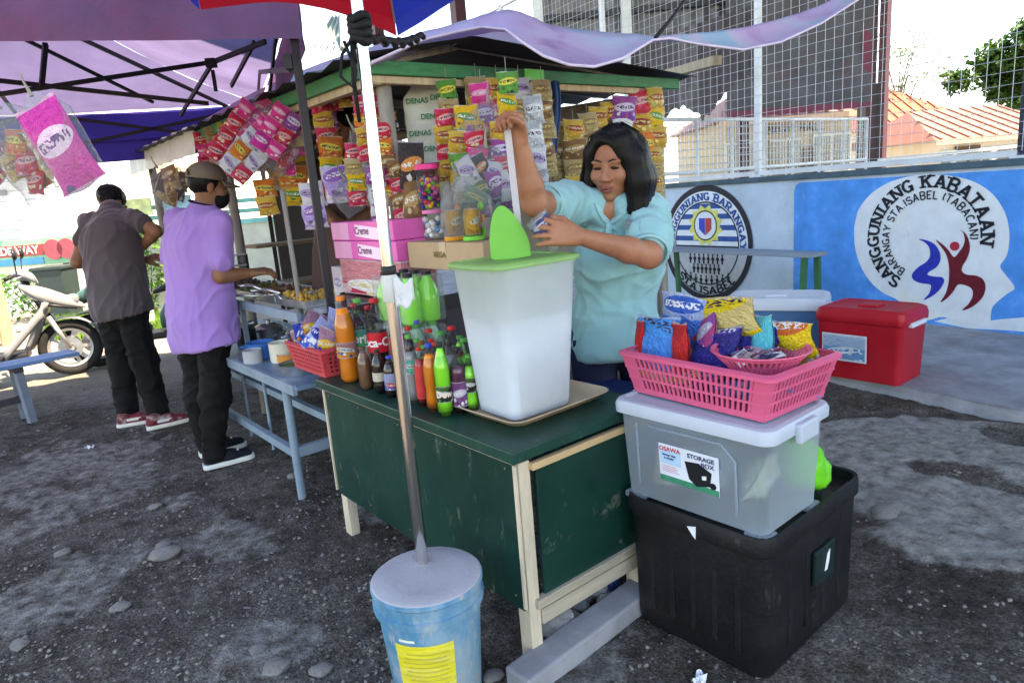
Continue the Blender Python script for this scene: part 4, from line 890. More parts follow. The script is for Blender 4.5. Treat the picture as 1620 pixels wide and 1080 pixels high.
def truss(p, q, n=2):
    for i in range(n):
        a = [p[k]+(q[k]-p[k])*i/n for k in (0, 1)]; b = [p[k]+(q[k]-p[k])*(i+1)/n for k in (0, 1)]
        MB().beam(tl(*a, 2.27), tl(*b, 1.99), .013, .026).ob('truss_bar', dark_st, tent); MB().beam(tl(*a, 1.99), tl(*b, 2.27), .013, .026).ob('truss_bar', dark_st, tent)
        for e in (a, b): MB().box(tl(*e, 2.02), (.035, .035, .06)).ob('slider', dark_st, tent)
e = .06
truss((e, e), (e, TD-e)); truss((e, TD-e), (TW-e, TD-e)); truss((TW-e, e), (TW-e, TD-e))
truss((cx*.9, e), (cx, TD-e), 2)
for (p_, q_, w_) in (((340, 98, 4.0), (-230, 184, 3.2), .022), ((330, 164, 4.0), (-230, 103, 3.2), .022), ((40, 63, 3.3), (242, 162, 4.0), .014), ((333, 105, 4.0), (286, 182, 4.6), .022), ((402, 68, 3.8), (366, 136, 4.5), .024), ((333, 100, 4.0), (420, 66, 3.7), .024), ((72, 70, 3.3), (66, 135, 3.45), .02)):
    MB().beam(at(*p_)-TC, at(*q_)-TC, .014 if w_ > .02 else w_, w_).ob('truss_bar', dark_st, tent)
MB().box(at(334, 100, 3.98)-TC, (.05, .04, .045)).box(at(339, 128, 3.98)-TC, (.016, .016, .11)).ob('slider', dark_st, tent)
MB().tube([tl(cx, cy, 2.1), tl(cx, cy, ZP-.02)], .018, 8).ob('centre_pole', dark_st, tent)
# ------------------------------------------------------------------ umbrella in a bucket of cement
PB = Vector((-.31, 1.80, 0))
chrome = pm('chrome', (.78, .76, .72), .16, .08, 6, metal=1., stretch=(30, 30, 1.2), dirt=((.38, .33, .26), .35), dscale=1.2)
umb = thing('parasol', 'red and blue market parasol on a chrome pole', 'parasol', PB)
MB().tube([(0, 0, .2), (0, 0, 1.23)], .0175, 16).ob('lower_pole', chrome, umb, smooth=True)
MB().tube([(0, 0, 1.22), (0, 0, 2.2), (0, .10, 2.70)], .0155, 16).ob('upper_pole', chrome, umb, smooth=True)
MB().lathe([(.019, 1.213), (.0205, 1.216), (.0205, 1.232), (.018, 1.236)], 16).ob('pole_collar', pm('black_plastic', (.012, .012, .014), .45), umb, smooth=True)
MB().lathe([(.0195, 1.14), (.0225, 1.144), (.0225, 1.206), (.019, 1.212)], 16).ob('pole_sleeve', pm('sleeve_white', (.55, .55, .52), .5), umb, smooth=True)
ured = pm('umb_red', (.48, .008, .025), .7, .12, 3, .2, 60, transl=.45); ublu = pm('umb_blue', (.012, .04, .42), .7, .12, 3, .2, 60, transl=.4)
UR, UZ, UT = .84, 2.265, 2.70
UTM = Matrix.Translation((0, 0, 2.2)) @ Matrix.Rotation(R(16), 4, Vector((-math.sin(R(1)), 0, 0)).normalized() if 0 else Vector((-1, 0, 0))) @ Matrix.Translation((0, 0, -2.2))
sil = pm('umb_rib', (.5, .5, .52), .35, metal=.8)
rot0 = R(91)
for g in range(8):
    a0, a1 = rot0+2*math.pi*g/8, rot0+2*math.pi*(g+1)/8
    def fg(u, v, a0=a0, a1=a1):
        a = a0+(a1-a0)*u; rr = UR*v*(1-.06*math.sin(math.pi*u)*v); z = UT-(UT-UZ)*v**1.35+.06*math.sin(math.pi*u)*v
        return tuple(UTM @ Vector((rr*math.cos(a), rr*math.sin(a), z)))
    gm = ured if g % 2 == 0 else ublu
    MB().grid(fg, 8, 12).ob('canopy_gore', gm, umb, smooth='all')
    MB().grid(lambda u, v, fg=fg: tuple(Vector(fg(u, 1))+Vector((.01*math.sin(u*9)*v, 0, -.055*v*(1-.3*math.sin(math.pi*u))))), 8, 2).ob('valance', gm, umb, smooth='all')
    MB().tube([Vector(fg(0, v))-Vector((0, 0, .012)) for v in (0, .3, .6, 1.0)], .004, 6).ob('rib', sil, umb)
    MB().tube([(0, 0, 2.18), Vector(fg(0, .52))-Vector((0, 0, .016))], .0035, 6).ob('strut', sil, umb)
MB().lathe([(.02, 2.14), (.032, 2.15), (.032, 2.2), (.02, 2.21)], 12).ob('runner', pm('black_plastic', (.012, .012, .014), .45), umb)
# black strap knotted round the pole
rope_m = pm('rope_black', (.008, .008, .01), .7, .3, 80, .6, 120)
rp = thing('tie_strap', 'black cloth strap knotted round the chrome pole', 'strap', PB)
mb = MB()
for k in range(4): mb.tube([(.021*math.cos(t), .021*math.sin(t), 1.79+k*.017+.006*math.sin(t*2+k)) for t in np.linspace(0, 6.28, 14)], .0105, 6)
mb.ob('knot', rope_m, rp, smooth='all')
e1 = at(667, 57, 2.5)-PB
MB().tube([(.02, 0, 1.80), *( Vector((.02, 0, 1.80)).lerp(e1, t)+Vector((.008*math.sin(t*40), 0, -.02*math.sin(math.pi*t)+.008*math.cos(t*40))) for t in np.linspace(.08, 1, 22))], .010, 6).ob('long_end', rope_m, rp, smooth='all')
MB().tube([(-.02, 0, 1.80), (-.05, -.01, 1.76), (-.06, -.01, 1.71), (-.03, -.01, 1.68), (-.02, -.012, 1.72), (-.04, -.015, 1.79)], .0045, 6).ob('loop', rope_m, rp, smooth='all')
MB().tube([(-.02, 0, 1.80), (-.03, -.005, 1.7), (-.028, -.005, 1.6)], [.008, .006, .005], 6).ob('hanging_end', rope_m, rp, smooth='all')
# plastic scrap taped on the pole
MB().grid(lambda u, v: (.012+.052*u, -.022-.012*math.sin(u*3), 1.205-.085*v*(1-.35*u)+.01*math.sin(u*8)-.012*u), 8, 8).ob('plastic_tag', pm('tag_white', (.72, .73, .74), .35, .1, 20, dirt=((.05, .05, .06), .7), dscale=22, dthr=.6, transl=.2), umb, smooth='all', solid=.001)
bk = thing('cement_bucket', 'blue paint bucket filled with cement holding the parasol pole', 'bucket', (-.293, 1.735, 0))
bblue = pm('bucket_blue', (.055, .25, .40), .65, .3, 6, .3, 50, dirt=((.34, .40, .42), .9), dscale=5, dthr=.42, scratch=((.40, .39, .38), .85, (2, 2, .8), .57), stretch=(1, 1, .5))
MB().lathe([(.118, .0), (.124, .008), (.146, .31), (.146, .312)], 40).ob('body', bblue, bk, smooth=True)
MB().lathe([(.146, .295), (.155, .297), (.157, .318), (.150, .32), (.152, .352), (.158, .358), (.157, .368), (.150, .372), (.146, .362)], 40, cap=False).ob('rim', bblue, bk, smooth=True)
MB().lathe([(0.001, .3745), (.05, .374), (.10, .373), (.150, .3735), (.1545, .370), (.156, .364)], 40, cap=False).ob('cement', pm('cement', (.40, .39, .42), .9, .18, 7, .5, 60, dirt=((.22, .2, .2), .4), dscale=14), bk, smooth=True)
yb2 = math.atan2(-.293, 1.735)
a_c = -math.pi/2+.02
MB().lathe([(.1315, .090), (.1425, .245)], 16, cap=False, arc=(a_c-.66, a_c+.52)).ob('label_sheet', pm('label_yellow', (.72, .60, .04), .5, .15, 12, dirt=((.70, .66, .40), .6), stretch=(1, 1, 7), dscale=9), bk, smooth='all')
me = text_mesh('PAINT', .028, bend=.145); o = link(me, 'lettering', pm('white_ink', (.7, .75, .6), .5), bk, (0, 0, 0)); o.matrix_local = Matrix.Rotation(-.45, 4, 'Z') @ Matrix.Translation((0, -.1435, .262)) @ Matrix.Rotation(math.pi/2, 4, 'X')
bpy.data.objects.remove(o)
MB().lathe([(.1432, .255), (.1436, .263)], 8, cap=False, arc=(a_c-.55, a_c-.22)).ob('print_line', pm('white_ink', (.7, .75, .6), .5), bk)
mb = MB()
for k in range(9): z = .105+k*.0140; r = .1315+(z-.090)*.0714+.0012; mb.lathe([(r, z), (r, z+.0035)], 8, cap=False, arc=(a_c-.52+.05*(k % 3), a_c+.40-.04*(k % 2)))
mb.ob('print_lines', pm('print_brown', (.52, .42, .06), .6), bk)
MB().tube([(.155*math.cos(t), .155*math.sin(t), .31-.10*math.sin((t+.3)*1.0) if 0 else .302) for t in np.linspace(.15, 2.9, 16)], .0028, 6).ob('bail_handle', galv, bk, smooth='all')
# ------------------------------------------------------------------ the kiosk
K0 = Vector((-.47, 2.93, 0)); KX, KY_, KR = 1.92, 4.3, 1.93
def kl(x, y, z=0): return K0 + CU*x + CV*y + Vector((0, 0, z))
kio = thing('snack_kiosk', 'wooden snack kiosk with green painted eaves and gable roof', 'kiosk', K0, CY)
gwood = pm('grey_wood', (.30, .27, .24), .85, .25, 5, .6, 40, stretch=(6, 6, .8), dirt=((.16, .13, .11), .6)); wood = pm('raw_wood', (.50, .38, .24), .75, .22, 4, .4, 40, stretch=(9, 9, 1.2), dirt=((.30, .24, .19), .5))
green_f = pm('green_paint', (.025, .20, .08), .6, .3, 6, .4, 40, dirt=((.10, .10, .06), .55), stretch=(2, 2, 6))
dgrey = pm('dark_sheet', (.05, .045, .05), .6, .3, 3)
for (x, y) in ((.07, .06), (KX-.05, .06), (.07, 2.2), (.07, KY_-.1), (KX-.05, 2.2), (KX-.05, KY_-.1)):
    MB().tube([(x, y, 0), (x+.004, y, .9), (x, y-.004, KR-.02)], [.036, .034, .032], 10).ob('post', gwood, kio, smooth='all')
MB().box((KX/2, -.012, KR), (KX+.10, .035, .055)).ob('gable_beam', green_f, kio, bevel=.004)
MB().box((KX/2-.05, .012, KR-.043), (KX-.05, .04, .03)).ob('gable_batten', wood, kio, bevel=.003)
MB().box((.84, -.034, KR+.002), (.12, .01, .05)).ob('green_tape', pm('tape_lime', (.12, .75, .12), .4), kio)
MB().box((-.02, 1.3, KR), (.03, 2.6, .06)).ob('eave_fascia', green_f, kio, bevel=.004)
MB().box((.012, 2.1, KR-.045), (.04, 4.2, .035)).ob('eave_batten', wood, kio, bevel=.003)
corr(MB(), (-.07, 2.35, KR-.12), (-.07, KY_+.1, KR-.12), (-.05, 2.35, KR+.07), 14, .012).ob('white_flashing', pm('flash_white', (.62, .66, .62), .5, .15, 5, dirt=((.3, .33, .3), .4)), kio, smooth='all')
RX = .46; RZ = hz(kl(.46, 0), 772, 62)
for (x, zz) in ((-.12, KR+.03), (KX+.14, KR+.03)):
    corr(MB(), (x, -.10, zz), (x, KY_+.1, zz), (RX, -.10, RZ), 34, .012).ob('roof_sheet', dgrey, kio)
mb = MB(); mb.v = [(0, .03, KR), (KX, .03, KR), (RX, .03, RZ-.03)]; mb.f = [(0, 1, 2)]; mb.ob('gable_shade', pm('shade_black', (.010, .008, .009), .8), kio)  # black sheet standing in for the shade inside the open gable
for y in (.1, 1.4, 2.7, 4.0):
    for x in (0, KX): MB().beam((x, y, KR+.01), (RX, y, RZ-.02), .04, .05).ob('rafter', gwood, kio)
MB().box((KX-.02, 1.5, 1.35), (.02, 2.9, 1.12)).ob('back_board', pm('back_board', (.42, .43, .41), .8, .1, 3, dirt=((.25, .25, .24), .5)), kio)
MB().box((1.5, KY_-.05, 1.0), (.8, .02, 1.2)).ob('end_board', pm('end_board', (.06, .05, .05), .8), kio)
MB().beam((KX-.1, .0, KR-.06), (.8, 2.9, KR-.10), .03, .04).ob('inner_beam', gwood, kio)
MB().beam(Vector((KX+.1, -.25, 2.02)), Vector((KX+.65, .6, 2.10)), .05, .05).ob('side_beam', wood, kio)
# inner shelves with boxes of goods half seen in the dark
sm = pm('shelf_wood', (.20, .14, .09), .8, .25, 4)
for z in (.78, 1.12): MB().box((1.25, 3.3, z), (1.5, .35, .025)).ob('shelf', sm, kio)
MB().box((.75, .75, .40), (.9, .5, .8)).ob('inner_cabinet', pm('cab_dark', (.05, .045, .05), .7), kio)
# ------------------------------------------------------------------ tarpaulin over the kiosk, tied towards the court
tarp_m = bpy.data.materials.new('tarp'); tarp_m.use_nodes = True
def mk_tarp():
    nt = tarp_m.node_tree; b = nt.nodes['Principled BSDF']; L = nt.links; tc = N(nt, 'TexCoord'); n = N(nt, 'TexNoise', Scale=2.4, Detail=3., Distortion=.8); L.new(tc.outputs['Object'], n.inputs['Vector'])
    r = N(nt, 'ValToRGB'); e = r.color_ramp.elements; e[0].position = .30; e[0].color = (.50, .30, .52, 1); e[1].position = .62; e[1].color = (.62, .60, .72, 1); x = e.new(.42); x.color = (.66, .50, .72, 1); x = e.new(.7); x.color = (.40, .58, .72, 1)
    L.new(n.outputs[0], r.inputs[0]); L.new(r.outputs[0], b.inputs['Base Color']); b.inputs['Roughness'].default_value = .5
    t = N(nt, 'BsdfTranslucent'); L.new(r.outputs[0], t.inputs[0]); ms = N(nt, 'MixShader'); ms.inputs[0].default_value = .45; L.new(b.outputs[0], ms.inputs[1]); L.new(t.outputs[0], ms.inputs[2]); L.new(ms.outputs[0], nt.nodes['Material Output'].inputs[0])
mk_tarp()
front = [(585, 100, 2.80), (620, 84, 2.86), (670, 62, 2.96), (720, 50, 3.02), (762, 42, 3.08), (800, 46, 3.00), (826, 66, 2.86), (860, 88, 2.78), (900, 102, 2.76), (940, 105, 2.78), (985, 92, 2.9), (1032, 63, 3.15), (1060, 60, 3.2), (1110, 70, 3.3), (1175, 78, 3.45), (1235, 66, 3.65), (1300, 36, 3.85), (1365, -6, 4.05)]
back = [(580, 92, 3.5), (615, 74, 3.5), (665, 52, 3.5), (720, 38, 3.5), (765, 24, 3.45), (805, 16, 3.45), (835, 24, 3.45), (865, 38, 3.45), (905, 46, 3.45), (945, 50, 3.45), (985, 53, 3.4), (1032, 57, 3.35), (1060, 56, 3.35), (1110, 52, 3.5), (1175, 44, 3.75), (1235, 30, 4.0), (1300, 8, 4.2), (1350, -20, 4.4)]
FP = [at(*q) for q in front]; BP = [at(*q) for q in back]
def crv(P, u):
    x = u*(len(P)-1); i = min(int(x), len(P)-2); t = x-i; p0, p1, p2, p3 = P[max(i-1, 0)], P[i], P[i+1], P[min(i+2, len(P)-1)]
    return .5*((2*p1)+(p2-p0)*t+(2*p0-5*p1+4*p2-p3)*t*t+(3*p1-p0-3*p2+p3)*t**3)
tarp = thing('tarpaulin', 'pale lilac tarpaulin sagging over the kiosk roof towards the court', 'tarpaulin', (0, 0, 0))
MB().grid(lambda u, v: crv(FP, u).lerp(crv(BP, u), v)+Vector((0, 0, -.05*math.sin(math.pi*v)*(1 if u < .6 else .4)+.006*noise.noise(Vector((u*30, v*4, 0))))), 110, 10).ob('sheet', tarp_m, tarp, smooth='all', solid=.003)
# rest of the tarp lying over the kiosk roof
def fr_(u, v):
    p = crv(BP, .16+u*.46); x = .1+1.9*u; q = kl(x, 2.6, 0); q.z = RZ+.03-(RZ-KR)*abs(x-RX)/1.5
    return p.lerp(q, v)+Vector((0, 0, .06*math.sin(math.pi*v)))
MB().grid(fr_, 40, 10).ob('roof_cover', tarp_m, tarp, smooth='all')
MB().tube([at(v_[0], v_[1]+1, v_[2]-.01) for v_ in front], .006, 6).ob('hem', pm('hem', (.62, .52, .66), .6), tarp, smooth='all')
MB().tube([at(1037, 60, 3.16), at(1062, 30, 3.5), at(1090, -8, 3.9), at(1110, -60, 4.3)], .009, 6).ob('tie_rope', rope_m, tarp, smooth='all')
# ------------------------------------------------------------------ the counter
cnt = thing('vendor_counter', 'dark green plywood counter on raw wood legs', 'counter', C0, CY)
gp = pm('counter_green', (.0028, .036, .027), .36, .25, 3, .12, 50, dirt=((.005, .052, .040), .6), dscale=4, coat=.15, scratch=((.13, .15, .11), .7, (1, 3, 1), .585))
gtop = pm('counter_top', (.004, .045, .032), .42, .3, 5, .3, 50, dirt=((.10, .16, .13), .5), dscale=18, dthr=.58, scratch=((.16, .14, .10), .7, (2, 2, 2), .62))
rawl = pm('raw_light', (.60, .50, .37), .8, .18, 4, .4, 50, stretch=(9, 9, 1), dirt=((.34, .30, .25), .6)); rawh = pm('raw_rail', (.44, .37, .28), .8, .2, 4, .4, 50, stretch=(1, 9, 9), dirt=((.26, .23, .2), .6))
CLN, CDP, CH_ = 1.25, .54, .70
MB().box((.004, CLN/2, .425), (.014, CLN-.012, .47)).ob('front_panel', gp, cnt, bevel=.002)
MB().box((CDP/2+.02, -.001, .43), (CDP-.10, .012, .44)).ob('side_panel', gp, cnt, bevel=.002)
MB().box((CDP/2, CLN, .43), (CDP-.10, .012, .44)).ob('side_panel', gp, cnt)
for (x, y) in ((.028, .022), (CDP-.03, .022), (.028, CLN-.03), (CDP-.03, CLN-.03)):
    MB().box((x, y, .325), (.042, .055, .66)).ob('leg', rawl, cnt, bevel=.003)
MB().box((CDP/2, CLN/2, CH_-.016), (CDP+.05, CLN+.05, .036)).ob('top_board', gtop, cnt, bevel=.004)
MB().box((-.006, CLN/2, .664), (.012, CLN, .012)).ob('edge_strip', rawl, cnt)
MB().box((-.006, -.004, .43), (.008, .010, .45)).ob('corner_strip', rawl, cnt)
MB().box((-.006, CLN-.004, .43), (.008, .010, .45)).ob('corner_strip', rawl, cnt)
MB().box((CDP/2+.02, -.014, .638), (CDP-.05, .02, .022)).ob('side_rail', pm('raw_orange', (.58, .38, .2), .75, .15, 5), cnt, bevel=.002)
MB().box((CDP/2+.02, -.006, .205), (CDP-.02, .03, .03)).ob('side_rail', rawh, cnt, bevel=.003)
MB().box((CDP/2+.02, .005, .155), (CDP-.06, .035, .05)).ob('side_rail', rawh, cnt, bevel=.003)
MB().box((.08, -.024, .63), (.05, .02, .05)).ob('end_block', pm('raw_orange', (.58, .38, .2), .75, .15, 5), cnt, bevel=.003) if 0 else None
for a_ in (.04, .34, .64, .94, 1.2):
    for z in (.23, .635): MB().lathe([(.0005, -.003), (.0035, -.003), (.0035, 0), (.0005, 0)], 8, TR((-.0035, a_, z), (0, math.pi/2, 0))).ob('nail', pm('nail', (.25, .2, .17), .5, metal=.6), cnt)
bm_ = MB().box((.26, -.045, .03), (.72, .10, .07)).ob('ground_beam', pm('slab', (.27, .27, .29), .9, .25, 6, .6, 40), None, C0, (0, 0, CY+.06), bevel=.008, label='grey weathered beam lying under the side of the counter', cat='beam')
for i, (px, py, s, lb) in enumerate(((885, 985, .065, 'large pale stone under the counter beside the leg'), (915, 948, .045, 'brownish stone behind the large stone under the counter'), (945, 930, .05, 'grey stone under the far side of the counter'), (965, 945, .04, 'small stone under the counter near the black bin'))):
    P = gz(px, py+12); o = link(rock_mesh(i+50, 3, .5), 'stone', pm('stone_pale', (.42, .41, .41), .9, .3, 10, .8, 50, dirt=((.2, .19, .18), .6), dscale=6), None, (P.x, P.y, s*.55), (0, 0, i), smooth=True, label=lb, cat='stone', group='stones under the counter'); o.scale = (s*1.1, s, s)
# ------------------------------------------------------------------ blue food table
tb = thing('food_table', 'pale blue painted steel food table with a raised shelf', 'table', cl(.015, 1.745), CY)
bsteel = pm('steel_blue', (.21, .29, .36), .45, .15, 8, .2, 60, dirt=((.16, .12, .10), .55), dscale=9, dthr=.58)
TL, TDp, TH = 1.9, .62, .60
def tbl(x, y, z): return (x, y, z)
for (x, y) in ((0, 0), (TDp, 0), (0, TL), (TDp, TL)):
    MB().tube([(x, y, .0), (x, y, TH)], .021, 10).ob('leg', bsteel, tb, smooth=True)
for z in (.24,):
    MB().beam((0, 0, z), (0, TL, z), .03, .04).ob('rail', bsteel, tb); MB().beam((0, 0, z), (TDp, 0, z), .03, .05).ob('rail', bsteel, tb); MB().beam((TDp, 0, z), (TDp, TL, z), .03, .04).ob('rail', bsteel, tb)
MB().beam((.1, -.3, .44), (.1, TL, .44), .03, .035).ob('rail', bsteel, tb)
MB().box((TDp/2, TL/2-.08, TH+.008), (TDp+.06, TL+.28, .02)).ob('table_top', pm('table_top_blue', (.13, .22, .32), .45, .3, 6, dirt=((.30, .33, .34), .5)), tb, bevel=.004)
MB().beam((-.03, -.2, TH), (-.03, TL+.05, TH), .02, .05).ob('edge', bsteel, tb)
MB().box((TDp/2+.14, TL/2, .90), (.42, TL, .02)).ob('shelf', pm('shelf_grey', (.40, .43, .46), .5, .2, 6, dirt=((.25, .24, .24), .5)), tb, bevel=.003)
MB().beam((.11, -.02, .895), (.11, TL, .895), .02, .045).ob('shelf_edge', bsteel, tb)
MB().box((TDp/2+.3, TL/2-.25, .755), (.012, 1.2, .27)).ob('back_panel', pm('panel_grey', (.36, .38, .38), .6, .15, 4), tb)
for y in (.02, .9, TL-.05): MB().box((.14, y, .755), (.025, .025, .29)).ob('shelf_post', bsteel, tb)
MB().beam((.3, .25, .88), (.3, .70, .64), .012, .05).ob('brace', pm('dark_iron', (.04, .045, .05), .5), tb)
for y in (.55, .9): MB().tube([(.08, y, TH), (.07, y-.02, .1)], .008, 6).ob('stay_rod', bsteel, tb)
# pots, trays and a display case on the table
alu = pm('aluminium', (.62, .63, .64), .3, .1, 10, metal=.9); navyp = pm('pot_blue', (.02, .16, .48), .3, .1, 8); ivory = pm('ivory_tub', (.72, .68, .55), .45, .06, 8)
def pot(label, px, py, r, h, mat, lid=None, food=None, z=TH+.018, b=.12, handles=True):
    P = cp(px, py, b); P.z = z; th = thing('cooking_pot', label, 'pot', P, 0, 'pots and bowls on the food table')
    MB().lathe([(.0, .0), (r*.95, 0), (r, .01), (r, h), (r*1.03, h+.004), (r*.97, h+.003), (r*.96, .02), (0, .018)], 24, cap=False).ob('body', mat, th, smooth=True)
    if food: MB().lathe([(0, h*.82), (r*.5, h*.84), (r*.96, h*.78)], 18, cap=False).ob('food', food, th, smooth='all')
    if lid: MB().lathe([(r*1.04, h+.005), (r*.9, h+.02), (r*.3, h+.034), (.001, h+.036)], 24, cap=False).lathe([(.012, h+.034), (.016, h+.05), (.001, h+.055)], 12, cap=False).ob('lid', lid, th, smooth=True)
    if handles:
        for s in (-1, 1): MB().tube([(s*r, -.02, h*.8), (s*(r+.025), -.02, h*.82), (s*(r+.025), .02, h*.82), (s*r, .02, h*.8)], .004, 6).ob('handle', mat, th)
    return th
brown_food = pm('stew', (.16, .06, .02), .4, .4, 25, .6, 50); noodles = pm('noodle', (.52, .30, .06), .45, .45, 30, .8, 60); greens = pm('greens', (.12, .16, .04), .5, .5, 30, .8, 60)
pot('blue enamel pot on the food table', 404, 500, .075, .085, navyp, food=brown_food)
pot('dark pot left of the blue pot on the food table', 383, 492, .06, .09, pm('pot_dark', (.03, .03, .035), .4), food=greens, b=.2)
pot('ivory plastic tub right of the blue pot', 437, 502, .062, .10, ivory, handles=False, b=.16)
pot('steel pot with a lid behind the blue enamel pot', 420, 482, .085, .07, alu, lid=alu, b=.36)
pot('wide steel pan with brown stew near the ivory tub', 455, 492, .08, .05, alu, food=brown_food, b=.42)
pot('small steel pan beside the purple shirt man', 372, 478, .07, .055, alu, food=greens, b=.34)
pot('shallow steel basin near the right end of the food table', 462, 530, .085, .05, alu, food=greens, b=.10, handles=False)
pot('white enamel bowl behind the red basket on the food table', 482, 520, .06, .06, pm('enamel_white', (.7, .7, .68), .35), food=noodles, b=.22, handles=False)
pot('lidded aluminium pot at the back of the food table', 470, 500, .075, .09, alu, lid=alu, b=.36)
pot('small orange plastic bowl at the front of the food table', 446, 512, .05, .045, pm('bowl_orange', (.75, .25, .05), .4), food=greens, b=.16, handles=False)
pot('stack of grey bowls at the front edge of the food table', 390, 505, .05, .07, pm('bowl_grey', (.4, .42, .44), .4), b=.04, handles=False)
def tray(label, y0, w_, d_, food, z=.912, x=.32, seed=0):
    th = thing('food_tray', label, 'tray', cl(.015, 1.745)+CU*x+CV*y0+Vector((0, 0, z)), CY, 'food trays on the raised shelf'); rn = random.Random(seed)
    t = .035; MB().grid(lambda u, v: ((u-.5)*w_*(.86+.14*min(1, 6*min(v, 1-v, 1)) if 0 else 1), (v-.5)*d_, 0), 2, 2).box((-w_/2, 0, t/2), (.006, d_, t)).box((w_/2, 0, t/2), (.006, d_, t)).box((0, -d_/2, t/2), (w_, .006, t)).box((0, d_/2, t/2), (w_, .006, t)).ob('tray', alu, th)
    mb = MB()
    for i in range(70):
        p = (rn.uniform(-.42, .42)*w_, rn.uniform(-.42, .42)*d_, .02+rn.random()*.04); s = rn.uniform(.012, .022); M = TR(p, (rn.random()*3, rn.random()*3, rn.random()*3), (s, s*.7, s*.5)); mb.lathe([(.5, -1), (1, -.3), (.8, .6), (.2, 1)], 6, M)
    mb.ob('food', food, th, kind='stuff'); return th
tray('tray of yellow fried noodles on the raised shelf', .28, .24, .34, noodles, seed=1); tray('tray of brown fried meat on the raised shelf', .66, .24, .30, brown_food, seed=2); tray('tray of dark cooked greens on the raised shelf', 1.0, .24, .28, greens, seed=3); tray('tray of grilled pieces at the left of the raised shelf', 1.34, .24, .3, pm('grill', (.07, .045, .03), .5, .4, 20, .6, 50), seed=4)
# spoons, tongs and wraps lying between the pots
for i, (px, py, b, l, an, lb) in enumerate(((400, 455, .1, .26, .35, 'long steel ladle laid across the pots'), (425, 462, .14, .24, .5, 'second steel ladle right of the long ladle'), (440, 470, .2, .2, .2, 'steel serving spoon on the pan lid'), (385, 470, .12, .2, 1.1, 'steel tongs beside the small pan'))):
    P = cp(px, py, b); th = thing('serving_spoon', lb, 'utensil', P, CY+an+1.2); MB().tube([(-l/2, 0, 0), (0, 0, .012), (l/2, 0, .006)], [.006, .008, .006], 6).ob('handle', alu, th, smooth='all'); MB().lathe([(.0, -.012), (.02, -.008), (.03, .003), (.028, .003), (0, -.008)], 14, TR((l/2+.02, 0, .005)), cap=False).ob('bowl', alu, th, smooth='all')
case = thing('display_case', 'small glass display case on the raised shelf beside the purple shirt man', 'display case', cl(.015, 1.745)+CU*.3+CV*1.72+Vector((0, 0, .912)), CY)
for (x, y) in ((-.13, -.16), (.13, -.16), (-.13, .16), (.13, .16)): MB().box((x, y, .11), (.014, .014, .22)).ob('frame_post', dark_st, case)
for z in (.0, .075, .15, .22): MB().box((0, 0, z), (.27, .33, .01)).ob('shelf', pm('case_shelf', (.55, .55, .5), .4), case)
MB().box((-.133, 0, .11), (.003, .31, .21)).box((0, -.163, .11), (.25, .003, .21)).ob('glass', film('glass_clear', base=.1, rough=.03), case)
for z in (.02, .095, .17):
    for k in range(3): MB().lathe([(.001, 0), (.04, 0), (.045, .03), (.02, .045), (.001, .048)], 12, TR((.0, -.1+.1*k, z-.01)), cap=False).ob('bread', pm('bread', (.45, .27, .12), .6, .3, 15), case, smooth='all')
# dark cloth hung behind the table, under the eave
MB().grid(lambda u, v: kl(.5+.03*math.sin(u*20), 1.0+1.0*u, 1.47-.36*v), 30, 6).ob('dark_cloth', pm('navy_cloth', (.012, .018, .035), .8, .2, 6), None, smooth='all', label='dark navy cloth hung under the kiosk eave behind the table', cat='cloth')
MB().tube([cl(.25, 2.0, .6), cl(.25, 2.02, 1.5)], .013, 8).ob('thin_pole', gwood, None, label='thin wooden pole rising from the food table to the eave', cat='pole', smooth='all')
# ------------------------------------------------------------------ goods on the counter
ZC = .702
tray_w = thing('wooden_tray', 'shallow tan tray under the big translucent tub', 'tray', (.055, 2.165, ZC), R(40))
tan = pm('tan_tray', (.55, .40, .27), .6, .15, 6, .3, 40)
mb = MB(); po = rrect(.44, .33, .05, 5); pi_ = rrect(.36, .25, .04, 5); n = len(po)
mb.v = [(x, y, .001) for x, y in pi_]+[(x, y, .030) for x, y in po]+[(x*.985, y*.985, .032) for x, y in po]+[(x*.985, y*.985, .005) for x, y in pi_]
for k in range(3): mb.f += [(k*n+i, k*n+(i+1) % n, (k+1)*n+(i+1) % n, (k+1)*n+i) for i in range(n)]
mb.f += [tuple(range(n))[::-1], tuple(range(3*n, 4*n))]; mb.ob('tray', tan, tray_w, smooth=True)
tub = thing('ice_tub', 'tall translucent white tub of iced drink with a lime green lid', 'tub', (.025, 2.135, ZC+.007), R(37))
frost = pm('frosted_plastic', (.80, .85, .90), .35, .04, 4, .1, 30, trans=.0, transl=.55, spec=.4, dirt=((.72, .78, .84), .5), dscale=5, scratch=((.6, .62, .64), .35, (1, 1, .5), .6))
def tubwall(prof, mat, name, parent, nn=6):
    mb = MB(); rings = []
    for (w_, d_, r_, z) in prof:
        p = rrect(w_, d_, r_, nn); rings.append(len(mb.v)); mb.v += [(x, y, z) for x, y in p]; n = len(p)
    for k in range(len(prof)-1): a, b = rings[k], rings[k+1]; mb.f += [(a+i, a+(i+1) % n, b+(i+1) % n, b+i) for i in range(n)]
    mb.f.append(tuple(range(rings[0], rings[0]+n))[::-1])
    return mb, rings, n
TB, TT = (.240, .200, .030), (.320, .265, .045)
def tq(t, k=1.): return tuple((TB[i]+(TT[i]-TB[i])*t)*k for i in range(3))
mb, rg, n = tubwall([(*tq(0, .9), 0), (*tq(.02), .008), (*tq(.5), .24), (*tq(.97), .465), (*tq(1, 1.03), .47), (*tq(1, 1.03), .482)], frost, 'tub', tub); mb.ob('tub', frost, tub, smooth=True, angle=50)
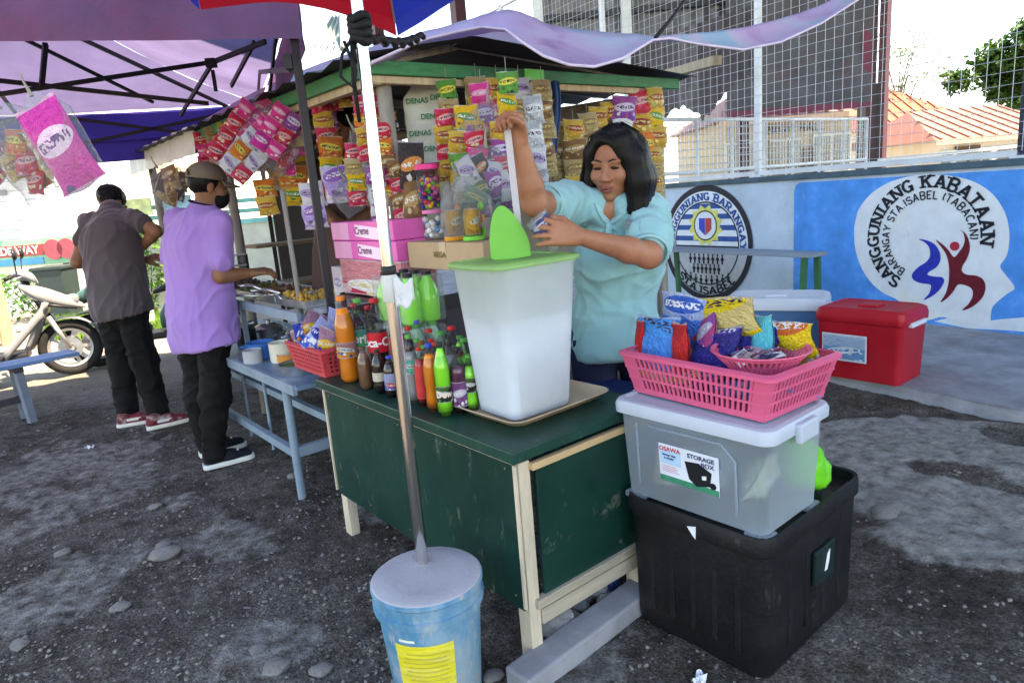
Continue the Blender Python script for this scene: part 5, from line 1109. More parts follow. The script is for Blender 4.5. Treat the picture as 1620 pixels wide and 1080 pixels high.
# milky drink and ice seen through the wall
ms, rg, n = tubwall([(*tq(.02, .93), .012), (*tq(.3, .95), .15), (*tq(.62, .96), .30), (*tq(.66, .94), .315)], None, '', None); ms.f.append(tuple(range(rg[-1], rg[-1]+n)))
ms.ob('iced_drink', pm('iced_milk', (.84, .86, .86), .4, .06, 16, .5, 25), tub, smooth=True)
lime = pm('lime_plastic', (.30, .74, .10), .35, .08, 5, transl=.3, coat=.2)
mb, rg, n = tubwall([(*tq(1, 1.075), .473), (*tq(1, 1.09), .476), (*tq(1, 1.09), .484), (*tq(1, 1.06), .490), (*tq(1, .92), .492), (*tq(1, .90), .486)], None, '', None); mb.f.append(tuple(range(rg[-1], rg[-1]+n))[::1]); mb.ob('lid', pm('lime_clear', (.36, .66, .22), .3, .12, 5, transl=.4, alpha=.72), tub, smooth=True, angle=50)
# raised flap of the lid, a rounded triangle
fl = [(-.048, 0), (.056, 0), (.064, .015), (.062, .05), (.046, .095), (.020, .138), (-.004, .162), (-.024, .160), (-.042, .135), (-.056, .085), (-.060, .03)]
fl = smooth_poly(fl, 4); P = at(806, 384, 2.12)
MB().prism(fl, -.003, .003, frame((P.x, P.y, ZC+.497), (1, .1, .02), (0, -1, .12)) @ Matrix.Identity(4)).ob('lid_flap', pm('lime_flap', (.24, .72, .13), .4, .08, 5, transl=.45), None, bevel=.002)
fo = bpy.data.objects['lid_flap']; fo.parent = tub; fo.matrix_parent_inverse = (Matrix.Translation(tub.location) @ Matrix.Rotation(R(37), 4, 'Z')).inverted()

# caps, drinks, labels
k_red, k_blk, k_blu, k_grn = pm('cap_red', (.55, .015, .02), .4), pm('cap_black', (.015, .015, .018), .4), pm('cap_blue', (.02, .06, .5), .4), pm('cap_green', (.05, .35, .06), .4)
orange, cola, choc, lemon, lime_d, berry, clear_d, redd = liquid('orange_soda', (.78, .20, .008)), liquid('cola', (.018, .007, .005)), liquid('choco_drink', (.16, .07, .035)), liquid('clear_soda', (.50, .58, .52)), liquid('lime_soda', (.16, .72, .03)), liquid('berry_drink', (.09, .015, .05)), liquid('grey_soda', (.25, .28, .28)), liquid('red_soda', (.45, .02, .02))
lb_red, lb_grn, lb_wht, lb_blu, lb_blk, lb_org = pm('lb_red', (.62, .015, .03), .3, .1), prt('lb_green', (.03, .42, .14), (.03, .42, .14), (.05, .2, .4), seed=2, band=2), pm('lb_white', (.75, .75, .75), .35), prt('lb_blue', (.02, .08, .45), (.6, .05, .07), (.75, .75, .78), seed=4, band=.3), prt('lb_black', (.015, .02, .015), (.6, .6, .55), (.1, .3, .05), seed=5), prt('lb_orange', (.75, .28, .02), (.75, .75, .7), (.02, .08, .4), seed=6)
inkw, inkr = pm('ink_white', (.8, .8, .8), .5), pm('ink_red', (.6, .03, .04), .5)
def btl(label, px, pyb, pyt, r, *a, **k):
    P = gz(px, pyb, ZC); H = hz(P, px, pyt)-ZC; return bottle(label, P, H, r, *a, **k)
btl('large orange soda bottle at the left end of the bottles', 556, 603, 466, .041, orange, lb_org, pm('cap_orange', (.8, .2, .02), .4), fill=.86, labz=(.30, .48))
btl('lemon-lime soda bottle with a green label beside the orange one', 580, 594, 470, .042, lemon, lb_grn, k_grn, fill=.55, labz=(.38, .62), text='Sprite', tcol=inkw)
btl('tall cola bottle with a red label left of the chrome pole', 606, 600, 470, .042, cola, lb_red, k_red, fill=.62, labz=(.36, .60), text='Coca-Cola', tcol=inkw)
btl('second red capped cola bottle, right behind the chrome pole', 641, 606, 476, .041, cola, lb_red, k_red, fill=.62, labz=(.36, .60))
btl('small brown chocolate drink bottle in front of the green label bottle', 581, 615, 548, .027, choc, None, pm('cap_brown', (.12, .05, .03), .4), fill=.9, shape='can')
btl('small dark cola bottle with a round label', 604, 621, 552, .026, cola, pm('lb_cream', (.5, .45, .35), .4), k_blk, fill=.9, labz=(.3, .5))
btl('small blue and white labelled cola bottle beside the pole', 622, 627, 562, .025, cola, lb_blu, k_blu, fill=.85, labz=(.2, .6))
btl('small clear soda bottle with a green cap, right of the pole', 657, 637, 528, .026, clear_d, prt('lb_mint', (.1, .55, .4), (.7, .75, .7), (.05, .3, .2), seed=9), k_grn, fill=.75, labz=(.45, .66))
btl('slim red soda bottle next to the green capped one', 672, 642, 548, .022, redd, pm('lb_red2', (.6, .04, .04), .35, .2, 30), k_red, fill=.8, labz=(.15, .7))
btl('orange soda bottle with a blue cap', 688, 650, 542, .026, orange, None, k_blu, fill=.85)
btl('bright green soda bottle with black cap and slanted label', 706, 656, 540, .027, lime_d, lb_blk, k_blk, fill=.92, labz=(.2, .42), text='Dew', tcol=pm('ink_dew', (.75, .6, .5), .5))
btl('dark berry drink bottle with black cap next to the tub', 731, 652, 548, .028, berry, prt('lb_berry', (.25, .08, .25), (.7, .6, .7), (.15, .02, .1), seed=11), k_blk, fill=.72, labz=(.12, .5))
btl('green bottle behind the dark berry drink', 735, 622, 530, .027, lime_d, None, k_grn, fill=.9)
btl('small green bottle between the blue cap bottle and the pole', 668, 622, 535, .025, lemon, lb_grn, k_grn, fill=.8)
btl('purple grape drink bottle in the back row', 690, 620, 535, .026, berry, lb_wht, k_red, fill=.8)
btl('clear bottle in the back row near the tub', 716, 615, 528, .026, clear_d, lb_red, k_blk, fill=.8)
for i, (px, pb, pt, q, lq, la, cp_, lb) in enumerate(((572, 585, 478, .032, berry, None, k_red, 'dark bottle peeking out behind the orange soda bottle'), (594, 588, 482, .032, cola, lb_red, k_red, 'cola bottle behind the lemon-lime bottle'), (626, 596, 482, .032, lemon, lb_grn, k_grn, 'green label bottle half hidden by the chrome pole'), (655, 612, 515, .030, cola, lb_red, k_red, 'cola bottle in the second row right of the pole'), (678, 634, 545, .024, lime_d, None, k_grn, 'slim green bottle between the slim red and the blue capped ones'), (697, 632, 540, .025, redd, lb_red, k_red, 'red soda bottle behind the bright green one'), (720, 640, 540, .026, clear_d, lb_wht, k_blk, 'clear bottle with a white label beside the bright green one'), (748, 650, 560, .024, lime_d, lb_blk, k_grn, 'green bottle at the edge of the tan tray'))):
    btl(lb, px, pb, pt, q, lq, la, cp_, fill=.8)
for i in range(11):
    px = 556+i*18; P = cp(px, 560, .21); P.z = ZC; li, la, ca, nm = ((cola, lb_red, k_red, 'cola bottle with a red cap in the back row of bottles'), (lime_d, lb_grn, k_grn, 'lime green bottle in the back row of bottles'), (orange, lb_org, k_blu, 'orange drink bottle in the back row of bottles'))[(0, 1, 0, 2, 0, 1, 2, 0, 1, 0, 1)[i]]
    bottle(nm, P, .235+.02*math.sin(i*2.3), .035, li, la, ca, fill=.7, group='back row of soda bottles')
# stacked goods behind the bottles
def stk(px, py, b, z=None): P = cp(px, py, b); return P
crate_m = pm('crate_brown', (.20, .13, .08), .7, .2, 5)
def placed(px0, px1, pyb, b, d):      # box matrix: bottom front edge centred between two pixels at depth b; long side faces the street
    A_, B_ = cp(px0, pyb, b), cp(px1, pyb, b); C_ = (A_+B_)/2
    M = frame(C_+CU*d/2, -CV, (0, 0, 1)); return M, (A_-B_).length
# support crate for the pink boxes
BS = .30
PA, PBx = cp(538, 468, BS), cp(634, 468, BS); zs = (PA.z+PBx.z)/2
Mx = frame(((PA+PBx)/2+CU*.09).xy.to_3d()+Vector((0, 0, ZC)), -CV, (0, 0, 1))
cr = thing('plastic_crate', 'dark bottle crate under the red and pink boxes', 'crate'); cr.matrix_world = Mx; wcr = (PA-PBx).xy.length
for i in range(5): MB().box((0, 0, .012+i*(zs-ZC-.03)/4), (wcr, .18, .014)).ob('slat', pm('crate_dark', (.10, .03, .04), .5), cr)
for sx in (-1, 1):
    for sy in (-1, 1): MB().box((sx*(wcr/2-.01), sy*.08, (zs-ZC)/2), (.02, .02, zs-ZC-.006)).ob('corner_post', pm('crate_dark', (.10, .03, .04), .5), cr)
redw = prt('box_redwhite', (.62, .02, .07), (.8, .78, .75), (.78, .5, .5), (.75, .6, .3), seed=1, scale=5, band=.28); pinkb = pm('box_pink', (.78, .12, .42), .4, .08, 8); pinkl = pm('box_pink_light', (.80, .32, .55), .4, .08, 8)
def obx(label, px0, px1, z0, h, b, d, mat, **k):
    A_, B_ = cp(px0, 440, b), cp(px1, 440, b); C_ = (A_+B_)/2; M = frame(Vector((C_.x, C_.y, z0))+CU*d/2, -CV, (0, 0, 1))
    return carton(label, M, ((A_-B_).xy.length, d, h), mat, **k)
h1_ = cp(585, 412, BS).z-zs
obx('red and white snack carton under the two pink boxes', 541, 636, zs+.001, h1_, BS, .17, redw, name='snack_carton')
z2 = zs+h1_+.002; h2_ = (cp(585, 350, BS).z-z2)/2-.001
inkp = pm('ink_plum', (.16, .02, .12), .5)
obx('lower of two pink biscuit boxes', 535, 632, z2, h2_, BS-.005, .17, pinkb, name='biscuit_box', text='Creme', tcol=inkp, tsize=.045, toff=(.02, 0), group='pink biscuit boxes')
obx('upper of two pink biscuit boxes', 534, 630, z2+h2_+.002, h2_, BS, .17, pinkb, name='biscuit_box', text='Creme', tcol=inkp, tsize=.045, toff=(.02, 0), group='pink biscuit boxes')
for o in [o for o in bpy.data.objects if o.name.startswith('biscuit_box')]:
    bd = [c for c in o.children if c.name.startswith('body')][0].data; xs_ = [v.co.x for v in bd.vertices]; zs_ = [v.co.z for v in bd.vertices]; wd = max(xs_)-min(xs_); hh = max(zs_)
    MB().box((-wd*.33, -.0865, hh/2), (wd*.30, .001, hh*.92)).ob('end_print', pinkl, o)
    MB().box((wd*.12, -.0865, hh/2), (wd*.40, .001, hh*.62)).ob('white_swoosh', pm('swoosh', (.85, .62, .76), .4), o, rot=(0, .08, 0))
# small white things left of the pink boxes
obx('narrow white carton left of the red and white carton', 526, 541, zs-.06, .17, BS+.05, .1, prt('wht_carton', (.7, .7, .7), (.4, .3, .5), (.65, .4, .55), seed=8), name='small_carton')
# shrink-wrapped green bottles and carton right of the pole
BG = .34
def packs(label, px0, px1, py0, py1, b, liq, capm, n):
    A_, B_ = cp(px0, py0, b), cp(px1, py0, b); z = A_.z; H = cp(px0, py1, b).z-z; th = thing('shrink_wrapped_pack', label, 'bottle pack', (A_+B_)/2, CY+math.pi/2+math.pi)
    wd = (A_-B_).xy.length; r = wd/n/2*.98
    for i in range(n):
        for j in range(2):
            x = -wd/2+r+i*2*r; bt = MB().lathe([(r*.8, 0), (r, .01), (r, H*.62), (r*.45, H*.86), (r*.4, H*.93)], 14, TR((x, -r-j*2*r, 0))).ob('bottle', liq, th, smooth=True); MB().lathe([(r*.44, H*.92), (r*.44, H)], 12, TR((x, -r-j*2*r, 0))).ob('cap', capm, bt)
    o = link(None or MB().box((0, -2*r, H*.47), (wd*1.03, 4.1*r, H*.94)).mesh('wrap'), 'plastic_wrap', film('clear_film'), th, bevel=.012)
    return th
packs('shrink-wrapped green drink bottles below the brown carton', 652, 706, 500, 428, BG, lime_d, k_blk, 3)
packs('shrink-wrapped clear and green bottles under the lime green ones', 650, 712, 572, 505, BG-.02, liquid('pale_green', (.25, .5, .3)), k_grn, 4)
cz = cp(700, 426, BG).z
obx('brown cardboard carton supporting the candy jars', 650, 768, cz, cp(700, 383, BG).z-cz, BG-.01, .22, pm('cardboard', (.46, .31, .19), .8, .12, 5, .2, 50), name='cardboard_carton', tape=pm('tape_tan', (.5, .36, .24), .3), text='MEGA', tcol=pm('ink_card', (.20, .14, .05), .7), tsize=.03, toff=(-.02, .005))
obx('white printed carton left of the brown carton', 634, 652, cp(640, 412, .42).z, .09, .42, .12, pm('wht_box', (.68, .70, .72), .5), name='small_carton')
obx('stacked white boxes below the white printed carton', 634, 652, ZC, cp(640, 412, .42).z-ZC-.002, .42, .12, prt('wht_box2', (.5, .42, .45), (.7, .7, .7), (.3, .2, .3), seed=13), name='small_carton')
# ------------------------------------------------------------------ candy jars on the carton
JB = .42; jz = cp(700, 383, BG).z+.002
def jar(label, px, r, H, lidm, contents, pyb=None, z=None, b=JB, name='candy_jar', sq=False):
    P = cp(px, 360, b); P.z = z if z is not None else jz; th = thing(name, label, 'jar', P)
    MB().lathe([(r*.9, 0), (r, .008), (r, H*.85), (r*.93, H*.9)], 24).ob('jar', film('jar_clear', base=.10, rough=.04, dif=(.06, .06, .06)), th, smooth=True)
    MB().lathe([(r*.97, H*.88), (r*1.03, H*.885), (r*1.03, H*.985), (r*.98, H)], 24).ob('lid', lidm, th, smooth=True)
    rn = random.Random(int(px)); 
    for (nm, m, k, s) in contents:
        mb = MB(); 
        for i in range(k):
            a = rn.uniform(0, 6.3); q = r*.86*math.sqrt(rn.random()); z_ = s+rn.random()*H*.62; mb.grid(lambda u, v: (q*math.cos(a)+s*math.cos(6.283*u)*math.sin(3.14159*v), q*math.sin(a)+s*math.sin(6.283*u)*math.sin(3.14159*v), z_+s*math.cos(3.14159*v)), 8, 5)
        mb.ob(nm, m, th, smooth='all', kind='stuff')
    return th
hot = pm('lid_pink', (.80, .03, .22), .4, .06); cc = [pm('ball_%d' % i, c, .3) for i, c in enumerate(((.7, .03, .05), (.02, .06, .45), (.8, .5, .02), (.75, .12, .3), (.1, .4, .05), (.05, .02, .2)))]
zj2 = jz+.118
jar('candy jar with a pink lid and white sticks, lower left of the jars', 687, .042, zj2-jz, pm('lid_rose', (.8, .18, .42), .4), [('white_sticks', pm('stick_w', (.75, .72, .7), .5), 26, .012), ('blue_candy', pm('cand_b', (.08, .3, .6), .4), 8, .012)])
jar('tall jar of coloured gumballs with a bright pink lid', 684, .046, .175, hot, [('gumballs', cc[i], 16, .0095) for i in range(6)], z=zj2+.002)
for i, (px, lb, lidc) in enumerate(((718, 'cartoon-wrapped candy jar with an orange lid below', (.85, .35, .02)), (748, 'candy jar with lime green discs, next to the tub', (.15, .65, .08)))):
    P = cp(px, 360, JB-.02); P.z = jz; th = thing('candy_jar', lb, 'jar', P, CY+math.pi)
    lm = pm('jl%d' % i, lidc, .4, .06)
    MB().lathe([(.039, 0), (.040, .003), (.040, .014), (.037, .016)], 22).ob('lid', lm, th, smooth=True)
    MB().lathe([(.034, .015), (.035, .03), (.035, .12), (.028, .135)], 22).ob('jar', film('jar_clear', base=.10, rough=.04, dif=(.06, .06, .06)), th, smooth=True)
    rn = random.Random(i); 
    MB().lathe([(.031, .02), (.032, .06), (.032, .10), (.028, .115)], 20).ob('contents', prt('jarprint%d' % i, (.85, .5, .05), (.85, .8, .6), (.8, .3, .05), (.4, .15, .02), seed=20+i, scale=14), th, smooth='all')
    for k in range(3): MB().lathe([(.001, -.003), (.016, -.003), (.016, .003), (.001, .003)], 16, TR((-.03, .018*(1 if i else -.3), .03+.045*k), (0, math.pi/2, 0))).ob('disc', pm('disc_g' if (i+k) % 2 else 'disc_o', (.12, .6, .04) if (i+k) % 2 else (.85, .3, .03), .4), th)
link(bagmesh(.19, .19, .10, 9), 'clear_bag', film('clear_film'), None, cp(735, 300, JB-.02)+Vector((0, 0, .02)), (0, 0, 0), smooth='all', label='clear plastic bag around the two cartoon candy jars', cat='plastic bag')
# ------------------------------------------------------------------ red basket of wrapped snacks
def basket(name, label, loc, yaw, L_, W_, H_, mat, nl, nw, rows, flare=.86, parent=None, slot=(.0, .0), rimw=.018, bar=.45):
    # open basket with slotted sides: every wall is a lattice of bars
    th = thing(name, label, 'basket', loc, yaw)
    def P_(s, t, w):    # side s, along t in 0..1, height w in 0..1
        k = flare+(1-flare)*w; l, d = L_*k/2, W_*k/2; c = ((-l, -d), (l, -d), (l, d), (-l, d)); a, b = c[s], c[(s+1) % 4]
        return Vector((a[0]+(b[0]-a[0])*t, a[1]+(b[1]-a[1])*t, H_*w))
    mb = MB(); th_ = .004
    for s in range(4):
        n = nl if s % 2 == 0 else nw; tx, ln = (.07, .86)
        for r in range(rows+1):
            w = .10+.80*r/rows; mb.beam(P_(s, .0, w), P_(s, 1, w), th_, H_*.055)
        for i in range(n+1):
            t = .10+.80*i/n; mb.beam(P_(s, t, .10), P_(s, t, .90), (L_ if s % 2 == 0 else W_)*.80/n*bar, th_) if 0 else mb.beam(P_(s, t, .08), P_(s, t, .92), th_, (L_ if s % 2 == 0 else W_)*.80/n*bar, up=(P_(s, 1, .5)-P_(s, 0, .5)))
        for (a, b) in ((0, .09), (.91, 1)):
            q = [P_(s, a, 0), P_(s, b, 0), P_(s, b, 1), P_(s, a, 1)]; mb.add(q, [(0, 1, 2, 3)])
        mb.beam(P_(s, 0, .045), P_(s, 1, .045), th_, H_*.11); 
    mb.ob('wall_lattice', mat, th)
    k = flare; MB().box((0, 0, .003), (L_*k, W_*k, .006)).ob('bottom', mat, th)
    po = rrect(L_+rimw, W_+rimw, .03, 5); pi2 = rrect(L_-rimw*.4, W_-rimw*.4, .025, 5); n = len(po); rm = MB()
    rm.v = [(x, y, H_-.004) for x, y in pi2]+[(x, y, H_-.002) for x, y in po]+[(x, y, H_-.012) for x, y in po]
    rm.v += [(x, y, H_+.004) for x, y in pi2]
    rm.f = [(i+n, (i+1) % n+n, (i+1) % n+2*n, i+2*n) for i in range(n)]+[(i+3*n, (i+1) % n+3*n, (i+1) % n+n, i+n) for i in range(n)]+[(i, (i+1) % n, (i+1) % n+3*n, i+3*n) for i in range(n)]
    rm.ob('rim', mat, th, smooth=True)
    return th
red_b = pm('basket_red', (.55, .055, .07), .45, .12, 6)
RBP = (gz(520, 600, ZC)+Vector((0, 0, 0)))
rb = basket('red_basket', 'red plastic basket of blue wrapped snacks at the end of the counter', cl(.12, 1.40, ZC+.003), CY+math.pi/2, .38, .26, .12, red_b, 13, 9, 5, .84)
ppb = [prt('pk_bluewhite', (.012, .05, .46), (.75, .78, .85), (.015, .06, .42), (.75, .76, .8), seed=31, scale=8), prt('pk_bluewhite2', (.02, .10, .58), (.012, .03, .30), (.75, .76, .8), (.8, .8, .82), seed=32, scale=8), prt('pk_yellowblue', (.02, .07, .45), (.80, .45, .02), (.75, .3, .03), (.75, .75, .78), seed=33, scale=8)]
rn = random.Random(5)
for i in range(15):
    u, v = (i % 5-2)*.074, (i//5-1)*.078
    P = cl(.12, 1.40, ZC+.115+rn.uniform(-.015, .05)+.03*(2-abs(i % 5-2))*.5)+CV*u+CU*v
    pack(None, 'snack_packet', .10, .15, .04, ppb[i % 3 if i % 4 else 2], P, (rn.uniform(-.5, .5), rn.uniform(-.7, .7), rn.uniform(0, 6.3)), var=i % 3, label='blue and white wrapped snack packet heaped in the red basket' if (i % 3 != 2 and i % 4) else 'yellow and blue wrapped snack packet heaped in the red basket', cat='snack packet', group='packets in the red basket')
# ------------------------------------------------------------------ storage bins at the right end
BY = R(40); bu, bv = Vector((math.cos(BY), math.sin(BY), 0)), Vector((-math.sin(BY), math.cos(BY), 0))
BC = Vector((.625, 1.615, 0)); BL, BWd, BH = .60, .50, .445
bc = BC+bu*BL/2+bv*BWd/2
bb = thing('black_storage_bin', 'large black plastic storage bin on the dirt at the right of the counter', 'storage bin', bc, BY)
bkp = pm('bin_black', (.0075, .0075, .0095), .5, .35, 6, .25, 30, dirt=((.022, .020, .020), .6), dscale=5, scratch=((.06, .058, .055), .6, (2, 2, .8), .62))
mb, rg, n = tubwall([(BL*.90, BWd*.90, .05, 0), (BL*.93, BWd*.93, .05, .02), (BL*.955, BWd*.955, .05, .36), (BL*.96, BWd*.96, .05, .385), (BL*.99, BWd*.99, .055, .39), (BL, BWd, .06, .395), (BL*1.0, BWd*1.0, .06, .43), (BL*.985, BWd*.985, .055, .447), (BL*.95, BWd*.95, .05, .445), (BL*.93, BWd*.93, .05, .415)], None, '', None); mb.f.append(tuple(range(rg[-1], rg[-1]+n))); mb.ob('body', bkp, bb, smooth=True, angle=45)
for k in range(5): MB().box((-BL/2+.02+.0*k, -BWd*.3+k*BWd*.15, .22), (.012, .02, .30), taper=(1, 1)).ob('rib', bkp, bb, bevel=.004)
for k in range(4): MB().box((-BL*.25+k*BL*.17, -BWd/2+.017, .22), (.02, .012, .30)).ob('rib', bkp, bb, bevel=.004)
MB().box((.03, -BWd/2+.004, .25), (.12, .012, .11)).ob('handle_recess', pm('bin_plate', (.008, .022, .022), .4), bb, bevel=.003)
MB().prism([(-.015, -.03), (0, -.03), (.012, .0), (.016, .03), (0, .02), (-.006, 0)], 0, .002, frame(Vector((.035, -BWd/2-.004, .26)), (1, 0, 0), (0, -1, 0))).ob('torn_sticker', pm('sticker_w', (.75, .76, .78), .5), bb)
MB().prism([(-.02, .012), (.01, .02), (.008, -.02), (0, -.012)], 0, .002, frame(Vector((-BL/2-.001, -.02, .405)), (0, -1, 0), (-1, 0, 0))).ob('torn_sticker', pm('sticker_w', (.75, .76, .78), .5), bb)
MB().prism([(-.05, -.03), (.05, -.045), (.03, 0), (.055, .03), (-.03, .04)], 0, .005, TR((-BL/2+.10, .08, .447))).ob('broken_lid_edge', bkp, bb)
# lime bag stuck behind the clear box
o = SDF(.012); Pg = BC+bu*.42+bv*.12; 
o.ell((Pg.x, Pg.y, .50), (.07, .06, .07), None, .03).ell((Pg.x-.02, Pg.y+.02, .60), (.05, .05, .06), None, .03).ell((Pg.x+.03, Pg.y, .47), (.05, .05, .04), None, .03)
link(np_mesh('bag', [o.build()], folds(.012, (22, 22, 14), 3)), 'lime_plastic_bag', pm('lime_bag', (.16, .80, .05), .35, .1, 8, transl=.3), None, smooth='all', label='bright lime green plastic bag tucked behind the clear box', cat='plastic bag')
# clear storage box
XL, XW, XH = .34, .52, .335; xc = Vector((.632, 1.635, 0))+bu*(XL/2-.012)+bv*(XW/2-.012)
XB = thing('clear_storage_box', 'translucent storage box with printed sticker on top of the black bin', 'storage box', (xc.x, xc.y, BH-.018), BY)
clr = bpy.data.materials.new('clear_box'); clr.use_nodes = True
def mk_clr():
    nt = clr.node_tree; b = nt.nodes['Principled BSDF']; L = nt.links; b.inputs['Base Color'].default_value = (.60, .69, .76, 1); b.inputs['Roughness'].default_value = .2
    t = N(nt, 'BsdfTransparent'); t.inputs[0].default_value = (.86, .92, .96, 1); tl_ = N(nt, 'BsdfTranslucent'); tl_.inputs[0].default_value = (.7, .8, .88, 1)
    m1 = N(nt, 'MixShader'); m1.inputs[0].default_value = .35; L.new(b.outputs[0], m1.inputs[1]); L.new(tl_.outputs[0], m1.inputs[2])
    fr_ = N(nt, 'LayerWeight', Blend=.4); mr = N(nt, 'MapRange'); mr.inputs[3].default_value = .27; mr.inputs[4].default_value = .7; L.new(fr_.outputs['Facing'], mr.inputs[0])
    m2 = N(nt, 'MixShader'); L.new(mr.outputs[0], m2.inputs[0]); L.new(t.outputs[0], m2.inputs[1]); L.new(m1.outputs[0], m2.inputs[2]); L.new(m2.outputs[0], nt.nodes['Material Output'].inputs[0])
mk_clr()
mb, rg, n = tubwall([(XL*.84, XW*.88, .02, .018), (XL*.86, XW*.90, .025, .022), (XL*.93, XW*.955, .03, .285), (XL*.96, XW*.97, .03, .29)], None, '', None); mb.ob('body', clr, XB, smooth=True, angle=45)
for (sx, sy) in ((-1, -1), (1, -1), (1, 1), (-1, 1)): MB().box((sx*XL*.36, sy*XW*.40, .010), (.06, .07, .02)).ob('foot', clr, XB, bevel=.006)
lidm = pm('lid_frost', (.62, .68, .76), .35, .06, 6, transl=.3)
mb, rg, n = tubwall([(XL*.99, XW*.985, .03, .286), (XL*1.03, XW*1.02, .04, .288), (XL*1.04, XW*1.03, .045, .312), (XL*1.0, XW*1.0, .04, .325), (XL*.92, XW*.94, .035, .327), (XL*.90, XW*.93, .035, .320)], None, '', None); mb.f.append(tuple(range(rg[-1], rg[-1]+n))); mb.ob('lid', lidm, XB, smooth=True, angle=45)
for s in (-1, 1): MB().box((0, s*(XW*.515+.006), .292), (.10, .02, .055)).ob('lid_clip', lidm, XB, bevel=.006)
MB().tube([(-XL*.455, -XW*.30, .06), (-XL*.475, -XW*.30, .22), (-XL*.482, -XW*.22, .262), (-XL*.482, XW*.25, .262)], .0035, 6).ob('moulded_line', clr, XB, smooth='all')
MB().tube([(-XL*.455, XW*.34, .06), (-XL*.478, XW*.34, .262)], .0035, 6).ob('moulded_line', clr, XB, smooth='all')
# sticker: sits on the sloping front wall
def stick(o): pass
slope = math.atan2(XL*.035, .263)
Mst = frame(Vector((-XL*.452-.006, -.005, .160)), (0, -1, 0), (-math.cos(slope), 0, -math.sin(slope)))
SW, SHh = .165, .105
Mst = Mst @ Matrix.Diagonal((1.22, 1.12, 1, 1))
def onst(mb, name, mat):
    o = mb.ob(name, mat, XB); o.matrix_local = Mst; return o
onst(MB().box((0, 0, 0), (SW, SHh, .001)), 'sticker', pm('stk_white', (.72, .76, .82), .4))
onst(MB().box((0, -SHh*.42, .001), (SW*.99, SHh*.15, .001)), 'sticker_green_band', pm('stk_green', (.02, .25, .14), .4, .2, 40))
onst(MB().box((-SW*.30, SHh*.16, .001), (SW*.36, SHh*.36, .001)), 'sticker_blue_panel', pm('stk_blue', (.40, .62, .80), .4, .1, 30))
onst(MB().prism([(-.022, .022), (.016, .026), (.050, .008), (.044, -.030), (.008, -.040), (-.012, -.024)], .001, .002, TR((.014, -.002, 0))), 'box_picture', pm('stk_black', (.012, .012, .015), .4))
onst(MB().prism([(0, 0), (.012, .003), (.011, -.008), (.001, -.010)], .002, .003, TR((.038, -.008, 0))), 'box_picture_label', inkw)
onst(MB().lathe([(.001, 0), (.009, 0), (.009, .001), (.001, .001)], 14, TR((.066, -.028, .001))), 'pot_picture', pm('stk_black', (.012, .012, .015), .4))
for (s, sz, x, y, m) in (('OSAWA', .0165, -.050, .040, inkr), ('STORAGE', .0165, .036, .038, pm('stk_ink', (.03, .03, .12), .4)), ('BOX', .0165, .054, .022, pm('stk_ink', (.03, .03, .12), .4)), ('Storage that', .0075, -.052, .024, pm('stk_ink', (.03, .03, .12), .4)), ('is durable', .0075, -.052, .015, pm('stk_ink', (.03, .03, .12), .4))):
    o = link(text_mesh(s, sz, off=.0004), 'lettering', m, XB); o.matrix_local = Mst @ Matrix.Translation((x, y, .0025))
onst(MB().box((-.055, -.008, .001), (.04, .0012, .001)).box((-.052, -.013, .001), (.046, .0012, .001)).box((-.054, -.018, .001), (.042, .0012, .001)).box((-.05, -.023, .001), (.05, .0012, .001)), 'sticker_small_print', pm('stk_red', (.6, .25, .3), .5))
# dim wrapped things inside the box
for i, (x, y, c) in enumerate(((-.05, .12, (.6, .55, .45)), (.03, -.12, (.55, .6, .4)), (.02, .02, (.5, .55, .6)))):
    P = XB.matrix_basis @ Vector((x, y, .10)); P = Vector((xc.x, xc.y, BH-.018))+bu*x+bv*y+Vector((0, 0, .10))
    pack(None, 'wrapped_goods', .14, .16, .08, prt('inbox%d' % i, c, (.7, .7, .6), (.4, .45, .35), seed=40+i), P, (.5, .4*i, i), label=('beige wrapped goods in the left of the clear box', 'greenish wrapped goods in the right of the clear box', 'pale blue wrapped goods in the middle of the clear box')[i], cat='packet')
# pink basket
pink = pm('basket_pink', (.80, .125, .25), .42, .07, 6, transl=.15)
PY_ = R(36); pu, pv = Vector((math.cos(PY_), math.sin(PY_), 0)), Vector((-math.sin(PY_), math.cos(PY_), 0)); zb_ = BH-.018+.329
pc = Vector((.650, 1.665, 0))+pu*.165+pv*.26
pbk = basket('pink_basket', 'pink slotted plastic basket of snacks on the clear storage box', (pc.x, pc.y, zb_), PY_+math.pi/2, .53, .34, .130, pink, 22, 15, 3, .86, rimw=.022, bar=.42)
def onp(a, b, z): P = pc+pv*a+pu*b; return Vector((P.x, P.y, zb_+z))
pk_blue = prt('pk_blue', (.02, .18, .62), (.02, .12, .5), (.75, .75, .8), (.55, .03, .05), seed=50, scale=6, band=.8); pk_sky = prt('pk_sky', (.02, .26, .72), (.02, .30, .75), (.03, .18, .6), (.02, .2, .62), seed=57, scale=3, band=.9); pk_red = prt('pk_red', (.70, .02, .015), (.6, .02, .02), (.5, .01, .02), (.78, .3, .1), seed=58, scale=4, band=.15); pk_yel = prt('pk_yellow', (.80, .58, .01), (.80, .60, .02), (.55, .5, .45), (.45, .4, .4), seed=51, scale=5, band=.9); pk_navy = prt('pk_navy', (.015, .015, .22), (.03, .03, .35), (.01, .01, .1), (.3, .1, .35), seed=59, scale=4, band=.9); pk_teal = prt('pk_teal', (.03, .50, .60), (.04, .4, .55), (.1, .6, .65), (.6, .7, .7), seed=61, scale=3, band=.1); pk_mag = prt('pk_mag', (.5, .05, .2), (.6, .55, .7), (.1, .08, .5), seed=52)
gB = 'packets in the pink basket'
